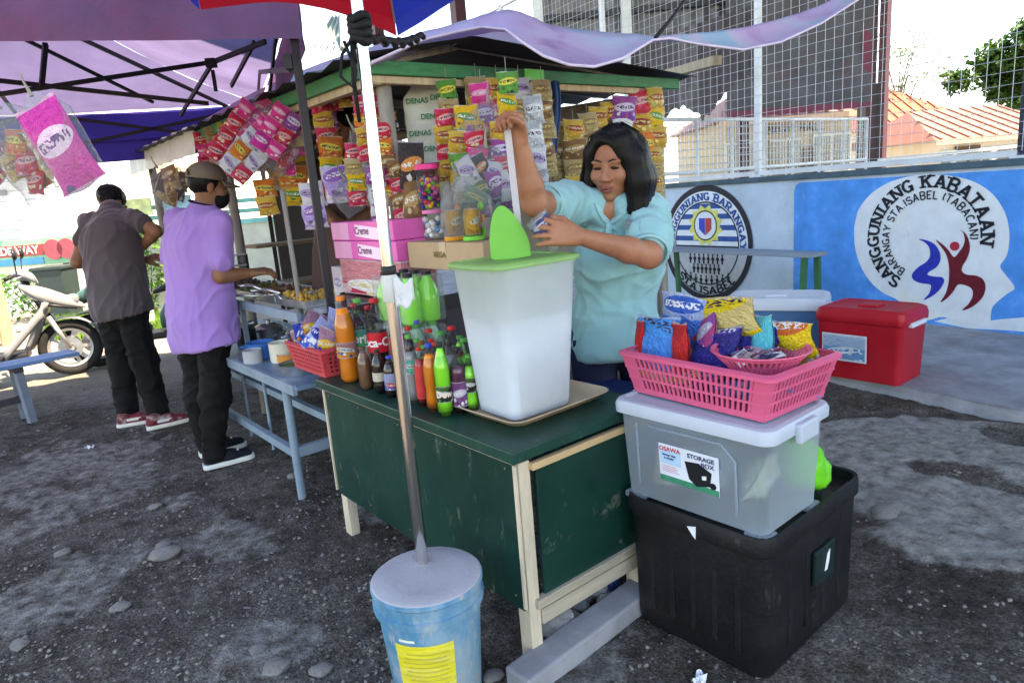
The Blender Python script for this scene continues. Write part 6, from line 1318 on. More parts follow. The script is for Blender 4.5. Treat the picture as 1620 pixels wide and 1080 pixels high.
for (nm, a, b, z, w_, h_, t, m, rot, lb) in (
    ('snack_packet', .200, -.07, .125, .185, .20, .05, pk_sky, (.10, .05, PY_+1.57), 'sky blue packet standing at the left of the pink basket'),
    ('snack_packet', .175, .03, .20, .19, .17, .05, pk_blue, (.1, -.1, PY_+1.57), 'darker blue printed packet standing behind the sky blue one'),
    ('snack_packet', .262, -.08, .115, .06, .19, .03, pk_red, (.1, .15, PY_+1.2), 'narrow red packet at the left corner of the pink basket'),
    ('snack_packet', .095, -.085, .12, .08, .20, .04, pk_red, (.05, .1, PY_+1.3), 'upright red packet between the blue packets in the pink basket'),
    ('snack_packet', .03, .06, .21, .27, .17, .05, pk_yel, (-.5, .10, PY_+1.45), 'yellow snack bag lying on top of the pink basket'),
    ('snack_packet', .07, .0, .165, .12, .17, .04, pk_mag, (.4, .5, PY_+1.2), 'magenta printed packet in the middle of the pink basket'),
    ('snack_packet', .02, -.03, .13, .18, .16, .06, pk_navy, (.6, .2, PY_+1.5), 'dark navy packet in the middle of the pink basket'),
    ('snack_packet', -.04, .06, .16, .18, .16, .05, pk_navy, (.3, -.3, PY_+1.7), 'dark navy packet behind the round pink colander'),
    ('snack_packet', -.085, .06, .165, .09, .14, .05, pk_teal, (.2, .2, PY_+1.4), 'small teal packet near the right of the pink basket'),
    ('snack_packet', -.15, .11, .150, .17, .14, .04, prt('pk_yelred', (.82, .60, .02), (.75, .15, .02), (.8, .5, .02), seed=53, band=.92), (-.2, .1, PY_+1.5), 'yellow bag with an orange edge at the right back of the pink basket'),
    ('snack_packet', .13, .05, .19, .08, .10, .03, pk_mag, (.3, .8, PY_+1.1), 'purple and red packet peeking out behind the blue ones'),
    ('snack_packet', .07, -.11, .065, .12, .08, .03, prt('pk_gold', (.5, .35, .03), (.1, .06, .03), (.6, .5, .2), seed=54), (1.2, .2, PY_+1.5), 'small gold packet lying low in the pink basket')):
    pack(None, nm, w_, h_, t, m, onp(a, b, z), rot, var=int(abs(a)*100) % 3, label=lb, cat='snack packet', group=gB)
for i in range(10):     # lower layer seen through the slots
    pack(None, 'snack_packet', .12, .13, .05, (pk_sky, pk_blue, pk_navy, pk_mag, pk_yel)[i % 5], onp((i % 5-2)*.09, (i//5-.5)*.14, .05), (1.3, .3*(i % 3), i), var=i % 3, label='wrapped packet in the bottom layer of the pink basket', cat='snack packet', group='bottom layer in the pink basket')
link(text_mesh('OISHI', .03, off=.001), 'lettering', pm('ink_choco', (.3, .26, .28), .5), bpy.data.objects['snack_packet']) if 0 else None
# round pink colander
rc = thing('pink_colander', 'round pink colander with odds and ends in the pink basket', 'colander', onp(-.135, -.02, .105))
rr0, rr1, rh = .085, .128, .055; mb = MB()
for i in range(48):
    a = 2*math.pi*i/48; mb.beam((rr0*math.cos(a), rr0*math.sin(a), .004), (rr1*.97*math.cos(a), rr1*.97*math.sin(a), rh*.86), .006, .003, up=(math.cos(a), math.sin(a), 0))
mb.ob('wall_bars', pink, rc); MB().lathe([(.001, 0), (rr0, 0), (rr0+.004, .008), (rr0, .008), (.001, .006)], 36, cap=False).ob('bottom', pink, rc, smooth=True)
MB().lathe([(rr1*.94, rh*.80), (rr1*.97, rh*.80), (rr1*1.0, rh*.92), (rr1*1.06, rh), (rr1*1.05, rh+.004), (rr1*.97, rh)], 40, cap=False).ob('rim', pink, rc, smooth=True)
rn = random.Random(8)
for i in range(16):
    a, q = rn.uniform(0, 6.3), .075*rn.random(); P = onp(-.135, -.02, .105)+Vector((q*math.cos(a), q*math.sin(a), .03+rn.random()*.012))
    pack(None, 'candy_sachet', .045, .055, .012, (pk_mag, prt('snd', (.6, .55, .55), (.2, .1, .2), (.5, .1, .15), seed=60), pm('snd_w', (.65, .62, .62), .4), pk_navy)[i % 4], P, (rn.uniform(-.5, .5)+1.4, rn.uniform(-.5, .5), rn.uniform(0, 6.3)), var=i % 3, label='small candy sachet heaped in the round pink colander', cat='candy', group='sachets in the colander')
# ------------------------------------------------------------------ coolers on the pavement
red_c = pm('cooler_red', (.50, .012, .025), .42, .12, 5, .1, 40, dirt=((.42, .05, .06), .3), scratch=((.55, .2, .2), .4, (2, 2, 1), .66)); wht_c = pm('cooler_white', (.66, .71, .77), .45, .06, 5); blu_c = pm('cooler_blue', (.07, .22, .44), .5, .12, 5)
def cooler(label, loc, yaw, L_, W_, H_, body, lid, handle):
    th = thing('ice_cooler', label, 'cooler', loc, yaw, 'coolers on the pavement')
    mb, rg, n = tubwall([(L_*.92, W_*.90, .03, 0), (L_*.93, W_*.92, .035, .01), (L_*.985, W_*.985, .04, H_*.78), (L_*1.0, W_*1.0, .04, H_*.80)], None, '', None); mb.f.append(tuple(range(rg[-1], rg[-1]+n))); mb.ob('body', body, th, smooth=True, angle=45)
    mb, rg, n = tubwall([(L_*1.01, W_*1.01, .04, H_*.805), (L_*1.03, W_*1.04, .045, H_*.82), (L_*1.03, W_*1.04, .045, H_*.90), (L_*1.0, W_*1.0, .045, H_*.97), (L_*.90, W_*.88, .04, H_*1.0), (L_*.86, W_*.82, .04, H_*.99)], None, '', None); mb.f.append(tuple(range(rg[-1], rg[-1]+n))); mb.ob('lid', lid, th, smooth=True, angle=40)
    MB().box((0, 0, H_*1.0), (L_*.22, W_*.3, .012)).ob('lid_grip', lid, th, bevel=.004)
    for s in (-1, 1): MB().box((s*L_*.515, 0, H_*.80), (.03, W_*.55, .03)).ob('handle', handle, th, bevel=.008)
    return th
# red: front lower right corner at (1430,615)
q1, q2 = gz(1424, 614, .06), gz(1288, 592, .06); cv = (q1-q2); cyaw = math.atan2(cv.y, cv.x); cwid = cv.length
ct = Vector((-math.sin(cyaw), math.cos(cyaw), 0)); rcen = (q1+q2)/2+ct*.19
RH = hz(q1, 1440, 503)-.06
rco = cooler('red ice cooler with a blue and white label on the pavement', (rcen.x, rcen.y, .062), cyaw, cwid*1.0, .38, RH*1.06, red_c, red_c, wht_c)
lx = cwid*.32; MB().box((-cwid*.13, -.197, RH*.50), (cwid*.52, .006, RH*.40)).ob('label_frame', wht_c, rco, rot=(R(2), 0, 0)); MB().box((-cwid*.13, -.2005, RH*.50), (cwid*.49, .004, RH*.36)).ob('label_print', prt('cool_lbl', (.10, .30, .55), (.62, .72, .8), (.6, .7, .78), (.08, .25, .5), seed=70, scale=14, band=.4), rco, rot=(R(2), 0, 0))
w1, w2 = gz(1308, 470, .51), gz(1150, 466, .51)
wc = Vector((2.05, 5.06, .062)); 
wz = .42
A1, A2 = at(1152, 482, 4.95), at(1302, 487, 4.65); wy = math.atan2(A2.y-A1.y, A2.x-A1.x); wcen = (A1+A2)/2+Vector((-math.sin(wy), math.cos(wy), 0))*.2
cooler('blue ice cooler with a white lid left of the red one', (wcen.x, wcen.y, .062), wy, (A2-A1).xy.length*1.08, .44, (A1.z+A2.z)/2-.062+.055, blu_c, wht_c, wht_c)
# long bench against the wall
Pb1, Pb0 = gz(1300, 402, .55), gz(1045, 395, .55)
bz = .56; bnx = thing('wall_bench', 'long grey plank bench with green legs against the mural wall', 'bench', W0, WY)
yr = (vpl(1296, 403, wpt(-.42, 0), WY)-W0).dot(WD); zr2 = vpl(1296, 403, wpt(-.42, 0), WY).z
yl = (vpl(1040, 400, wpt(-.42, 0), WY)-W0).dot(WD)
MB().box((-.42, (yr+yl)/2, zr2), (.24, abs(yl-yr), .035)).ob('seat', pm('bench_grey', (.22, .28, .34), .6, .2, 4, stretch=(1, .3, 1)), bnx, bevel=.004)
for y in (yr+.08, yl-.2):
    for (x0, x1) in ((-.33, -.30), (-.51, -.54)): MB().beam((x0, y, zr2-.02), (x1, y, .06), .05, .035, up=(1, 0, 0)).ob('leg', pm('bench_green', (.03, .16, .07), .6, .2, 6), bnx)
MB().beam((-.32, yr+.08, .25), (-.52, yr+.08, .25), .03).ob('stretcher', pm('bench_green', (.03, .16, .07), .6, .2, 6), bnx)
# dark blue stool behind the counter
st = thing('blue_stool', 'dark blue plastic stool behind the counter beside the woman', 'stool', (.30, 2.36, 0), CY)
bst = pm('stool_blue', (.012, .035, .13), .45, .15, 6)
for i in range(5): MB().box((-.14+.07*i, 0, .66-.0*i), (.058, .32, .02)).ob('seat_slat', bst, st, bevel=.004)
for i in range(3): MB().box((0, -.165, .60-.07*i), (.32, .02, .05)).box((-.165, 0, .60-.07*i), (.02, .32, .05)).ob('apron', bst, st, bevel=.004)
for (x, y) in ((-.15, -.15), (.15, -.15), (.15, .15), (-.15, .15)): MB().box((x*1.1, y*1.1, .31), (.045, .045, .62)).ob('leg', bst, st, bevel=.006)

# ------------------------------------------------------------------ hanging goods
PK = dict(
 pink=prt('hp_pink', (.82, .03, .25), (.85, .35, .55), (.8, .06, .30), (.85, .75, .78), seed=81, scale=7), red=prt('hp_red', (.65, .02, .05), (.8, .4, .4), (.75, .08, .25), (.8, .7, .5), seed=82, scale=7), brown=prt('hp_brown', (.22, .10, .04), (.5, .32, .12), (.32, .17, .06), (.6, .5, .3), seed=83, scale=9), gold=prt('hp_gold', (.62, .35, .04), (.35, .06, .03), (.7, .5, .08), (.75, .65, .3), seed=84, scale=9),
 yellow=prt('hp_yellow', (.82, .55, .02), (.1, .3, .06), (.75, .35, .02), (.1, .2, .05), seed=85, scale=8), purple=prt('hp_purple', (.22, .06, .35), (.7, .6, .8), (.5, .08, .25), (.8, .7, .75), seed=86, scale=8), white=prt('hp_white', (.70, .70, .72), (.45, .35, .6), (.6, .62, .66), (.3, .3, .4), seed=87, scale=6), orange=prt('hp_orange', (.80, .28, .02), (.75, .6, .1), (.6, .05, .03), (.85, .7, .3), seed=88, scale=8), lilac=prt('hp_lilac', (.45, .32, .70), (.30, .12, .50), (.75, .7, .8), (.2, .1, .3), seed=89, scale=5, band=.75), magenta=prt('hp_mag', (.72, .03, .36), (.85, .6, .75), (.6, .02, .28), (.15, .05, .2), seed=90, scale=5, band=.55), green=prt('hp_green', (.10, .40, .06), (.8, .7, .1), (.05, .2, .04), (.02, .05, .02), seed=91, scale=8), silver=prt('hp_silver', (.55, .58, .62), (.75, .78, .82), (.35, .38, .42), seed=92, scale=12, foil=.5), dark=prt('hp_dark', (.05, .03, .03), (.7, .25, .05), (.02, .02, .03), (.75, .75, .72), seed=93, scale=6), tan=prt('hp_tan', (.42, .30, .14), (.30, .18, .08), (.55, .42, .2), (.7, .6, .2), seed=94, scale=10))
p = lambda *k: [PK[x] for x in k]
# blown bags left of the tent post
hangbag('clear bag of pink and red sachets blown to the left under the eave', at(470, 165, 3.75), .30, .40, .14, [(16, .10, .15, .02, p('pink', 'pink', 'red', 'white'), 'sachet')], .2, .95, 1)
hangbag('clear bag of long pink sticks next to the tent post', at(480, 172, 3.6), .26, .34, .12, [(14, .055, .17, .02, p('pink', 'red', 'pink', 'tan'), 'sachet')], .2, .8, 2)
hangbag('clear bag of brown nuts and yellow snacks behind the tent post', at(490, 190, 3.9), .24, .36, .12, [(14, .09, .10, .03, p('brown', 'brown', 'yellow', 'orange'), 'sachet')], .2, .55, 3)
def sheet(label, top, roll, rows, w_, h_, yaw=.2, seed=0):
    th = thing('sachet_sheet', label, 'sachet sheet', top, yaw); th.rotation_euler = (.05, roll, yaw); rn = random.Random(seed)
    for r, cols in enumerate(rows):
        for c, m in enumerate(cols):
            pack(th, 'sachet', w_, h_, .028, PK[m], ((c-(len(cols)-1)/2)*w_*.97, rn.uniform(-.006, .006), -h_*(r+.6)*.97), (rn.uniform(-.12, .12), rn.uniform(-.04, .04), rn.uniform(-.12, .12)), var=rn.randrange(3))
sheet('slanting sheet of red and pink sachets at the far left of the pink bags', at(408, 168, 3.65), .74, (('pink', 'magenta'), ('red', 'pink'), ('red', 'white'), ('red', 'red')), .085, .09, seed=1)
sheet('slanting sheet of white, orange and red sachets in front of the pink bags', at(436, 196, 3.52), .84, (('pink', 'pink'), ('white', 'white'), ('orange', 'white'), ('white', 'red')), .082, .085, seed=2)
sheet('third slanting sheet of pink sachets close to the tent post', at(462, 172, 3.5), .70, (('pink', 'purple'), ('pink', 'red'), ('magenta', 'pink')), .08, .085, seed=3)
hangbag('small clear bag of brown packets swinging left of the capped man', at(248, 264, 4.5), .24, .27, .10, [(9, .12, .13, .03, p('brown', 'dark', 'tan', 'dark'), 'packet')], .0, -.45, 4)
strip('string of orange puffs below the pink pouches', at(415, 282, 3.6), 2, .11, .10, .04, p('orange', 'gold'), .2, seed=2, tilt=.2)
strip('string of yellow snack packs left of the tent post', at(462, 262, 3.7), 2, .16, .11, .05, p('yellow', 'orange'), .2, seed=3)
gE = 'small sachet strings along the left eave'
for i, (px, py, Y, n, ms_, lb) in enumerate(((318, 208, 4.7, 3, ('red', 'pink'), 'red sachet string at the far left of the eave'), (336, 200, 4.5, 4, ('pink', 'tan'), 'pink and tan sachet string second from the far left of the eave'), (356, 192, 4.35, 4, ('gold', 'red'), 'gold and red sachet string behind the red pouch'), (378, 184, 4.2, 4, ('brown', 'orange'), 'brown and orange sachet string behind the orange pouch'), (402, 176, 4.05, 4, ('purple', 'pink'), 'purple and pink sachet string under the middle of the eave'), (424, 168, 3.95, 5, ('tan', 'green'), 'tan and green sachet string under the middle of the eave'), (446, 162, 3.85, 5, ('red', 'gold'), 'red and gold sachet string left of the tent post'), (468, 156, 3.75, 5, ('yellow', 'brown'), 'yellow and brown sachet string just left of the tent post'), (512, 148, 3.6, 5, ('orange', 'purple'), 'orange and purple sachet string just behind the tent post'), (585, 128, 3.3, 5, ('tan', 'red'), 'tan and red sachet string seen past the chrome pole'))):
    strip(lb, at(px, py, Y), n, .10, .09, .03, p(*ms_), .3, seed=90+i)
hangbag('clear bag of red and pink sweets behind the slanting pouches', at(440, 176, 3.9), .30, .36, .14, [(16, .09, .09, .03, p('pink', 'red', 'pink', 'purple'), 'sachet')], .2, .5, 61)
hangbag('clear bag of brown crackers low under the eave', at(455, 232, 3.8), .24, .24, .12, [(12, .08, .08, .03, p('brown', 'tan', 'gold'), 'sachet')], .2, .2, 62)
# between tent post and chrome pole
strip('lilac snack pack with a cartoon face beside the tent post', at(536, 262, 3.3), 1, .17, .17, .05, p('lilac'), .15, seed=4)
strip('string of red and yellow packs under the eave left of the pole', at(520, 215, 3.4), 3, .12, .11, .04, p('yellow', 'red', 'orange'), .2, seed=5)
strip('pale lilac snack packs hanging low left of the tent post', at(490, 288, 3.4), 2, .13, .12, .04, p('white', 'lilac'), .1, seed=6)
hangbag('large clear bag of white paper cups leaning to the chrome pole', at(560, 205, 3.2), .22, .40, .13, [(8, .11, .16, .05, p('white', 'silver', 'white'), 'packet')], .1, -.45, 5)
hangbag('clear bag of yellow curls on the lower left of the pole', at(545, 282, 3.25), .20, .16, .10, [(6, .09, .08, .03, p('yellow', 'yellow', 'orange'), 'packet')], .1, -.5, 6)
for i, (px, py, Y, ms_, n) in enumerate(((505, 150, 3.45, ('red', 'gold'), 3), (525, 145, 3.5, ('tan', 'red'), 1), (548, 138, 3.4, ('gold', 'brown', 'red'), 1), (570, 132, 3.35, ('tan', 'dark'), 2), (598, 120, 3.1, ('red', 'orange', 'gold'), 5), (610, 175, 3.2, ('brown', 'dark'), 4))):
    strip(('red and gold sachet string just right of the tent post', 'tan and red sachet string second from the tent post', 'gold and brown sachet string third from the tent post', 'tan and dark sachet string left of the chrome pole', 'bright red and orange sachet string right of the chrome pole', 'brown sachet string in the shade right of the chrome pole')[i], at(px, py, Y), n, .10, .085, .03, p(*ms_), .3, seed=10+i)
for i, (px, py, Y, n, ms_, lb) in enumerate(((572, 150, 3.05, 4, ('red', 'orange', 'gold'), 'red and orange string hanging left beside the chrome pole'), (603, 190, 2.98, 5, ('brown', 'red', 'orange'), 'brown and red string between chrome pole and corner post'), (592, 262, 2.95, 4, ('silver', 'white', 'purple'), 'silver and white string low behind the chrome pole'), (628, 250, 2.95, 4, ('red', 'brown'), 'red and brown string in front of the corner post'), (556, 225, 3.1, 4, ('yellow', 'red', 'tan'), 'yellow and red string below the helper in the kiosk'), (700, 170, 2.9, 4, ('gold', 'red'), 'gold and red string right of the white sack'), (790, 190, 2.75, 5, ('gold', 'purple', 'red'), 'gold and purple string just left of the raised hand'), (752, 205, 2.74, 5, ('tan', 'red', 'pink'), 'tan and pink string in front of the bag of sweets'), (728, 240, 2.76, 4, ('green', 'yellow'), 'green and yellow string above the cartoon jars'))):
    strip(lb, at(px, py, Y), n, .085, .075, .03, p(*ms_), .2, seed=120+i)
# white printed sack behind the corner post
sk = thing('printed_sack', 'white sack with green lettering hanging behind the corner post', 'sack', at(676, 112, 3.25), .1)
link(bagmesh(.24, .40, .05, 21), 'sack', pm('sack_white', (.62, .64, .58), .6, .1, 4, .4, 20), sk, smooth='all')
ig = pm('ink_green', (.02, .22, .12), .6)
for (x, z) in ((-.01, -.05), (.05, -.12), (-.06, -.13), (.0, -.20), (.06, -.26), (-.06, -.27), (0, -.34)): link(text_mesh('DENAS', .032, off=.0008), 'lettering', ig, sk, (x, -.032, z), (math.pi/2, 0, 0))
# gable front hangers
strip('brown and orange tall pouches right of the corner post', at(646, 232, 2.92), 2, .11, .20, .04, p('dark', 'brown'), .1, seed=20, overlap=.7)
strip('yellow and green sachet string left of the purple string', at(738, 165, 2.86), 5, .10, .10, .035, p('yellow', 'green', 'yellow'), .1, seed=21)
strip('yellow sachet string above the gumball jar', at(722, 205, 2.80), 4, .09, .09, .035, p('yellow', 'gold', 'green'), .1, seed=22)
hangbag('clear bag of purple and red sweets in front of the kiosk beam', at(772, 160, 2.85), .24, .34, .13, [(16, .085, .09, .03, p('purple', 'red', 'tan', 'gold'), 'sachet')], .1, 0, 23)
hangbag('clear bag of white and purple packets just above the green lid', at(768, 230, 2.72), .26, .26, .12, [(12, .07, .11, .025, p('white', 'purple', 'white', 'dark'), 'sachet')], .1, .05, 24)
hangbag('empty-looking clear bag with greenish packs left of the raised hand', at(745, 275, 2.7), .22, .16, .1, [(5, .10, .06, .02, p('green', 'tan'), 'sachet')], .1, 0, 25)
strip('purple, orange and green sachet string above the raised hand', at(800, 112, 2.80), 4, .085, .085, .03, p('purple', 'orange', 'green', 'yellow'), .1, seed=26)
strip('silver foil sachet string right of the raised hand', at(842, 150, 2.82), 5, .08, .11, .03, p('silver', 'silver', 'white'), .1, seed=27)
strip('red and pink sachet string behind the bag of sweets', at(760, 130, 2.98), 5, .09, .09, .03, p('red', 'pink', 'purple'), .1, seed=28)
strip('greenish sachet string behind the printed sack', at(705, 125, 3.1), 4, .09, .09, .03, p('tan', 'green'), .1, seed=29)
for i, (px, py, ms_, n, lb) in enumerate(((660, 118, ('brown', 'red'), 6, 'shaded brown and red string behind the white sack'), (690, 150, ('dark', 'orange'), 5, 'dark and orange string in the second row of the gable'), (752, 120, ('tan', 'gold'), 6, 'tan string in the second row behind the yellow ones'), (785, 122, ('red', 'gold'), 6, 'red and gold string in the second row behind the sweets'), (820, 122, ('white', 'tan'), 6, 'pale string in the second row behind the raised arm'), (856, 124, ('brown', 'tan'), 5, 'brown string left of the blue towel'))):
    strip(lb, at(px, py, 3.6 if px < 700 else 3.2), n, .10, .095, .03, p(*ms_), .2, seed=70+i)
MB().grid(lambda u, v: at(868+16*u+3*math.sin(v*5), 128+120*v, 3.3)+Vector((0, .015*math.sin(u*9), 0)), 8, 16).ob('blue_towel', pm('towel_blue', (.02, .06, .16), .9, .2, 10, .5, 60), None, smooth='all', solid=.006, label='dark blue towel hanging in the kiosk left of the woman', cat='towel')
# brown packs behind the woman
gS = 'brown snack strings behind the woman'
for i, (px, py, Y, n, ms_) in enumerate(((886, 192, 3.55, 4, ('tan', 'brown')), (906, 188, 3.5, 4, ('brown', 'tan', 'gold')), (928, 178, 3.62, 4, ('tan', 'brown')), (948, 168, 3.7, 5, ('brown', 'gold')), (966, 160, 3.8, 5, ('gold', 'brown')))):
    strip(('leftmost brown snack string on the back board behind the woman', 'second brown snack string from the left behind the woman', 'third brown snack string from the left behind the woman', 'fourth brown snack string, above the left of the black hair', 'gold and brown snack string directly above the black hair')[i], at(px, py, Y), n, .125, .105, .04, p(*ms_), .4, seed=40+i, group=gS)
strip('purple and white pack string just above the woman', at(985, 152, 3.8), 3, .15, .13, .04, p('purple', 'white'), .4, seed=46)
strip('gold and red snack string at the right kiosk corner', at(1012, 142, 3.95), 4, .15, .13, .05, p('gold', 'orange', 'red'), .4, seed=47)
strip('gold and yellow snack string at the outermost right of the kiosk', at(1034, 138, 4.0), 4, .14, .12, .05, p('gold', 'yellow'), .4, seed=48)
strip('pale tan snack string under the gold ones at the kiosk corner', at(1032, 232, 3.95), 4, .14, .085, .04, p('tan', 'gold'), .4, seed=49)
# bags hanging from the tent truss at the upper left
hangbag('magenta printed snack bag hanging from the tent frame', at(48, 148, 2.5), .21, .36, .05, [(1, .18, .31, .03, p('magenta'), 'printed_pouch')], -.1, -.38, 50)
hangbag('clear bag of red and yellow snack packs left of the magenta bag', at(-2, 168, 2.72), .26, .36, .10, [(11, .085, .10, .03, p('red', 'orange', 'yellow', 'brown'), 'sachet')], -.1, -.45, 51)
hangbag('clear bag of gold snacks cut by the left edge of the picture', at(-62, 180, 2.75), .24, .34, .10, [(11, .085, .10, .03, p('gold', 'brown', 'red'), 'sachet')], -.1, -.45, 52)
# ------------------------------------------------------------------ people
skinW = pm('skin_warm', (.37, .150, .082), .42, .16, 10, .35, 220, spec=.4, dirt=((.48, .17, .105), .55), dscale=9, dthr=.5); skinM = pm('skin_brown', (.25, .11, .06), .5, .12, 14, .15, 120, spec=.35)
hair_m = pm('hair_black', (.004, .0035, .004), .42, .4, 30, .7, 45, stretch=(3, 3, .35), spec=.22)
def arm(S, sh, el, wr, r=(.046, .040, .034, .026)):
    S.cone(sh, el, r[0], r[1], .02); m = Vector(el).lerp(Vector(wr), .3); S.cone(el, m, r[1]*.98, r[1]*.96, .02); S.cone(m, wr, r[1]*.96, r[3], .02)
def body_core(res, j, neck_r=.052, torso=(.15, .10)):
    S = SDF(res)
    S.cone(j['pelvis'], j['chest'], .12, .13, .05); S.cone(j['chest'], j['neck'], .10, .06, .05)
    S.cone(j['shR'], j['shL'], .05, .05, .05)
    for s in 'RL':
        S.cone(j['hip'+s], j['kn'+s], .075, .052, .03); S.cone(j['kn'+s], j['an'+s], .05, .035, .03)
    return S
def shoe(parent, heel, toe, mats, name='shoe', L_=None):
    heel, toe = Vector(heel), Vector(toe); d = toe-heel; d.z = 0; L = d.length; M = frame(Vector((heel.x, heel.y, 0)), d, (0, 0, 1))
    mb = MB(); pr = []
    def outline(u):    # half width along the foot
        return .040*(.72+.36*math.sin(math.pi*min(1, u*.62+.30)))*(1 if u < .82 else math.sqrt(max(0, 1-((u-.82)/.19)**2))*.98+.02)*(1 if u > .06 else .75+4*u)
    for zi, (z, k) in enumerate(((.0, .97), (.008, 1.04), (.024, 1.04), (.027, 1.0))):
        for i in range(25): u = i/24; mb.v.append((u*L, outline(u)*k, z))
        for i in range(25): u = 1-i/24; mb.v.append((u*L, -outline(u)*k, z))
    n = 50
    for k in range(3): mb.f += [(k*n+i, k*n+(i+1) % n, (k+1)*n+(i+1) % n, (k+1)*n+i) for i in range(n)]
    mb.f += [tuple(range(n))[::-1], tuple(range(3*n, 4*n))]
    o = link(mb.mesh('sole'), 'sole', mats[1], None, smooth=True)
    S = SDF(.006); P = lambda x, y, z: M @ Vector((x, y, z))
    S.cone(P(.045, 0, .045), P(.05, 0, .085), .036, .036, .03); S.cone(P(.05, 0, .05), P(L*.55, 0, .045), .037, .034, .03); S.cone(P(L*.55, 0, .042), P(L*.86, 0, .034), .036, .028, .03); S.cut(P(0, 0, .022), (0, 0, -1))
    S.cut(P(.05, 0, .10), (0, 0, 1))
    up = link(np_mesh('upper', [S.build()]), 'shoe', mats[0], None, smooth='all')
    o.matrix_world = M
    MB().box((L*.62, 0, .071), (.05, .032, .006), M).ob('laces', mats[2], up, rot=(0, 0, 0)); 
    if len(mats) > 3: MB().box((L*.40, -.037, .05), (.09, .008, .018), M).box((L*.40, .037, .05), (.09, .008, .018), M).ob('side_stripe', mats[3], up)
    return up, o
def adopt(parent, *os):
    for o in os: o.parent = parent; o.matrix_parent_inverse = parent.matrix_world.inverted()
# ---- the woman serving
HW = at(972, 262, 2.45)
fw = Vector((-.50, -.86, -.13)); j = dict(pelvis=Vector((.42, 2.60, .86)), chest=Vector((.425, 2.56, 1.14)), neck=at(968, 334, 2.53), shR=at(897, 322, 2.45), shL=at(1030, 338, 2.44), hipR=Vector((.33, 2.60, .82)), hipL=Vector((.51, 2.60, .82)), knR=Vector((.32, 2.57, .45)), knL=Vector((.52, 2.57, .45)), anR=Vector((.32, 2.62, .08)), anL=Vector((.53, 2.62, .08)))
elR, wrR = at(846, 322, 2.22), at(823, 228, 2.17); elL, wrL = at(1026, 404, 2.22), at(916, 374, 2.10)
S0 = body_core(.011, j); core = S0.build()
S1 = SDF(.0045); Ph, Mh = head(S1, HW, fw, (.04, 0, 1), 1.0); S1.cone(j['neck']+Vector((0, .01, -.04)), Ph(0, -.02, -.05), .052, .046, .03); hd_ = S1.build()
S2 = SDF(.0045); arm(S2, j['shR'], elR, wrR, (.050, .041, .036, .025)); fR = Vector((-.25, -.12, .95)).normalized(); nR = Vector((.55, .6, .2)); hand(S2, wrR, fR, nR, (1.15, 1.2, .7), .02, .95, (.35, 1.2), -1); aR = S2.build()
S3 = SDF(.0045); arm(S3, j['shL'], elL, wrL, (.050, .042, .037, .025)); fL = (at(870, 366, 2.07)-wrL).normalized(); hand(S3, wrL, fL, (.05, -1, .25), (.45, .5, .35), .22, .95, (.45, .5), 1); aL = S3.build()
wom = link(np_mesh('person', [core, hd_, aR, aL]), 'person', skinW, smooth='all', label='person with black bob hair in a mint polo shirt filling a cup at the counter', cat='person')
mint = pm('mint_cloth', (.225, .47, .495), .8, .06, 3, .2, 160, sheen=.2); mint2 = pm('mint_rib', (.28, .53, .555), .8, .05, 6)
T = SDF(.008)
T.ell(j['chest']+Vector((.0, -.02, -.02)), (.160, .120, .17), Matrix.Rotation(.08, 3, 'Z'), .06); T.cone(j['chest']+Vector((0, 0, .0)), j['pelvis']+Vector((-.01, -.01, .02)), .128, .140, .06); T.cone(j['pelvis']+Vector((-.03, -.02, .02)), j['pelvis']+Vector((-.03, -.03, -.06)), .140, .148, .05)
T.cone(j['shR']+Vector((.03, .02, .0)), j['shL']+Vector((-.03, .02, 0)), .062, .068, .05); T.cone(j['neck']+Vector((0, .02, -.01)), j['chest'], .075, .13, .05)
sR = j['shR'].lerp(elR, .42); sL = j['shL'].lerp(elL, .66)
T.cone(j['shR']+Vector((.02, .02, -.01)), sR, .066, .068, .035); T.cone(j['shL']+Vector((-.01, .01, -.01)), sL, .066, .067, .035)
T.ell(j['chest']+Vector((-.075, -.10, .0)), (.075, .06, .075), None, .05); T.ell(j['chest']+Vector((.075, -.10, -.005)), (.075, .06, .075), None, .05)
T.cut(j['pelvis']+Vector((0, 0, -.10)), (.05, 0, -1))
T.ell(Ph(0, .045, -.150), (.026, .06, .045), Mh, .01, sub=True)
shirt = T.build()
# trim the sleeves square at their ends
def trim(P, F, p, n, lim): return P, F
sh_o = link(np_mesh('shirt', [shirt], creases(.013, [((.5, 0, 1), 3, 13, 2), ((-.8, 0, 1), 3.5, 11, 5), ((1, 0, .2), 2.5, 12, 9)])), 'polo_shirt', mint, None, smooth='all'); adopt(wom, sh_o)
def cuff(center, axis, r, mat, w_=.016):
    ax = Vector(axis).normalized(); M = frame(center, ax.cross(Vector((0, .3, 1))).normalized(), ax); return MB().lathe([(r*.97, -w_/2), (r*1.03, -w_/2), (r*1.05, w_/2), (r*.97, w_/2)], 28, M, cap=False).mesh('cuff')
for (c, a, r) in ((sR+(elR-j['shR']).normalized()*.062, elR-j['shR'], .060), (sL+(elL-j['shL']).normalized()*.062, elL-j['shL'], .062)):
    o = link(cuff(c, a, r, mint2), 'sleeve_cuff', mint2, sh_o, smooth='all')
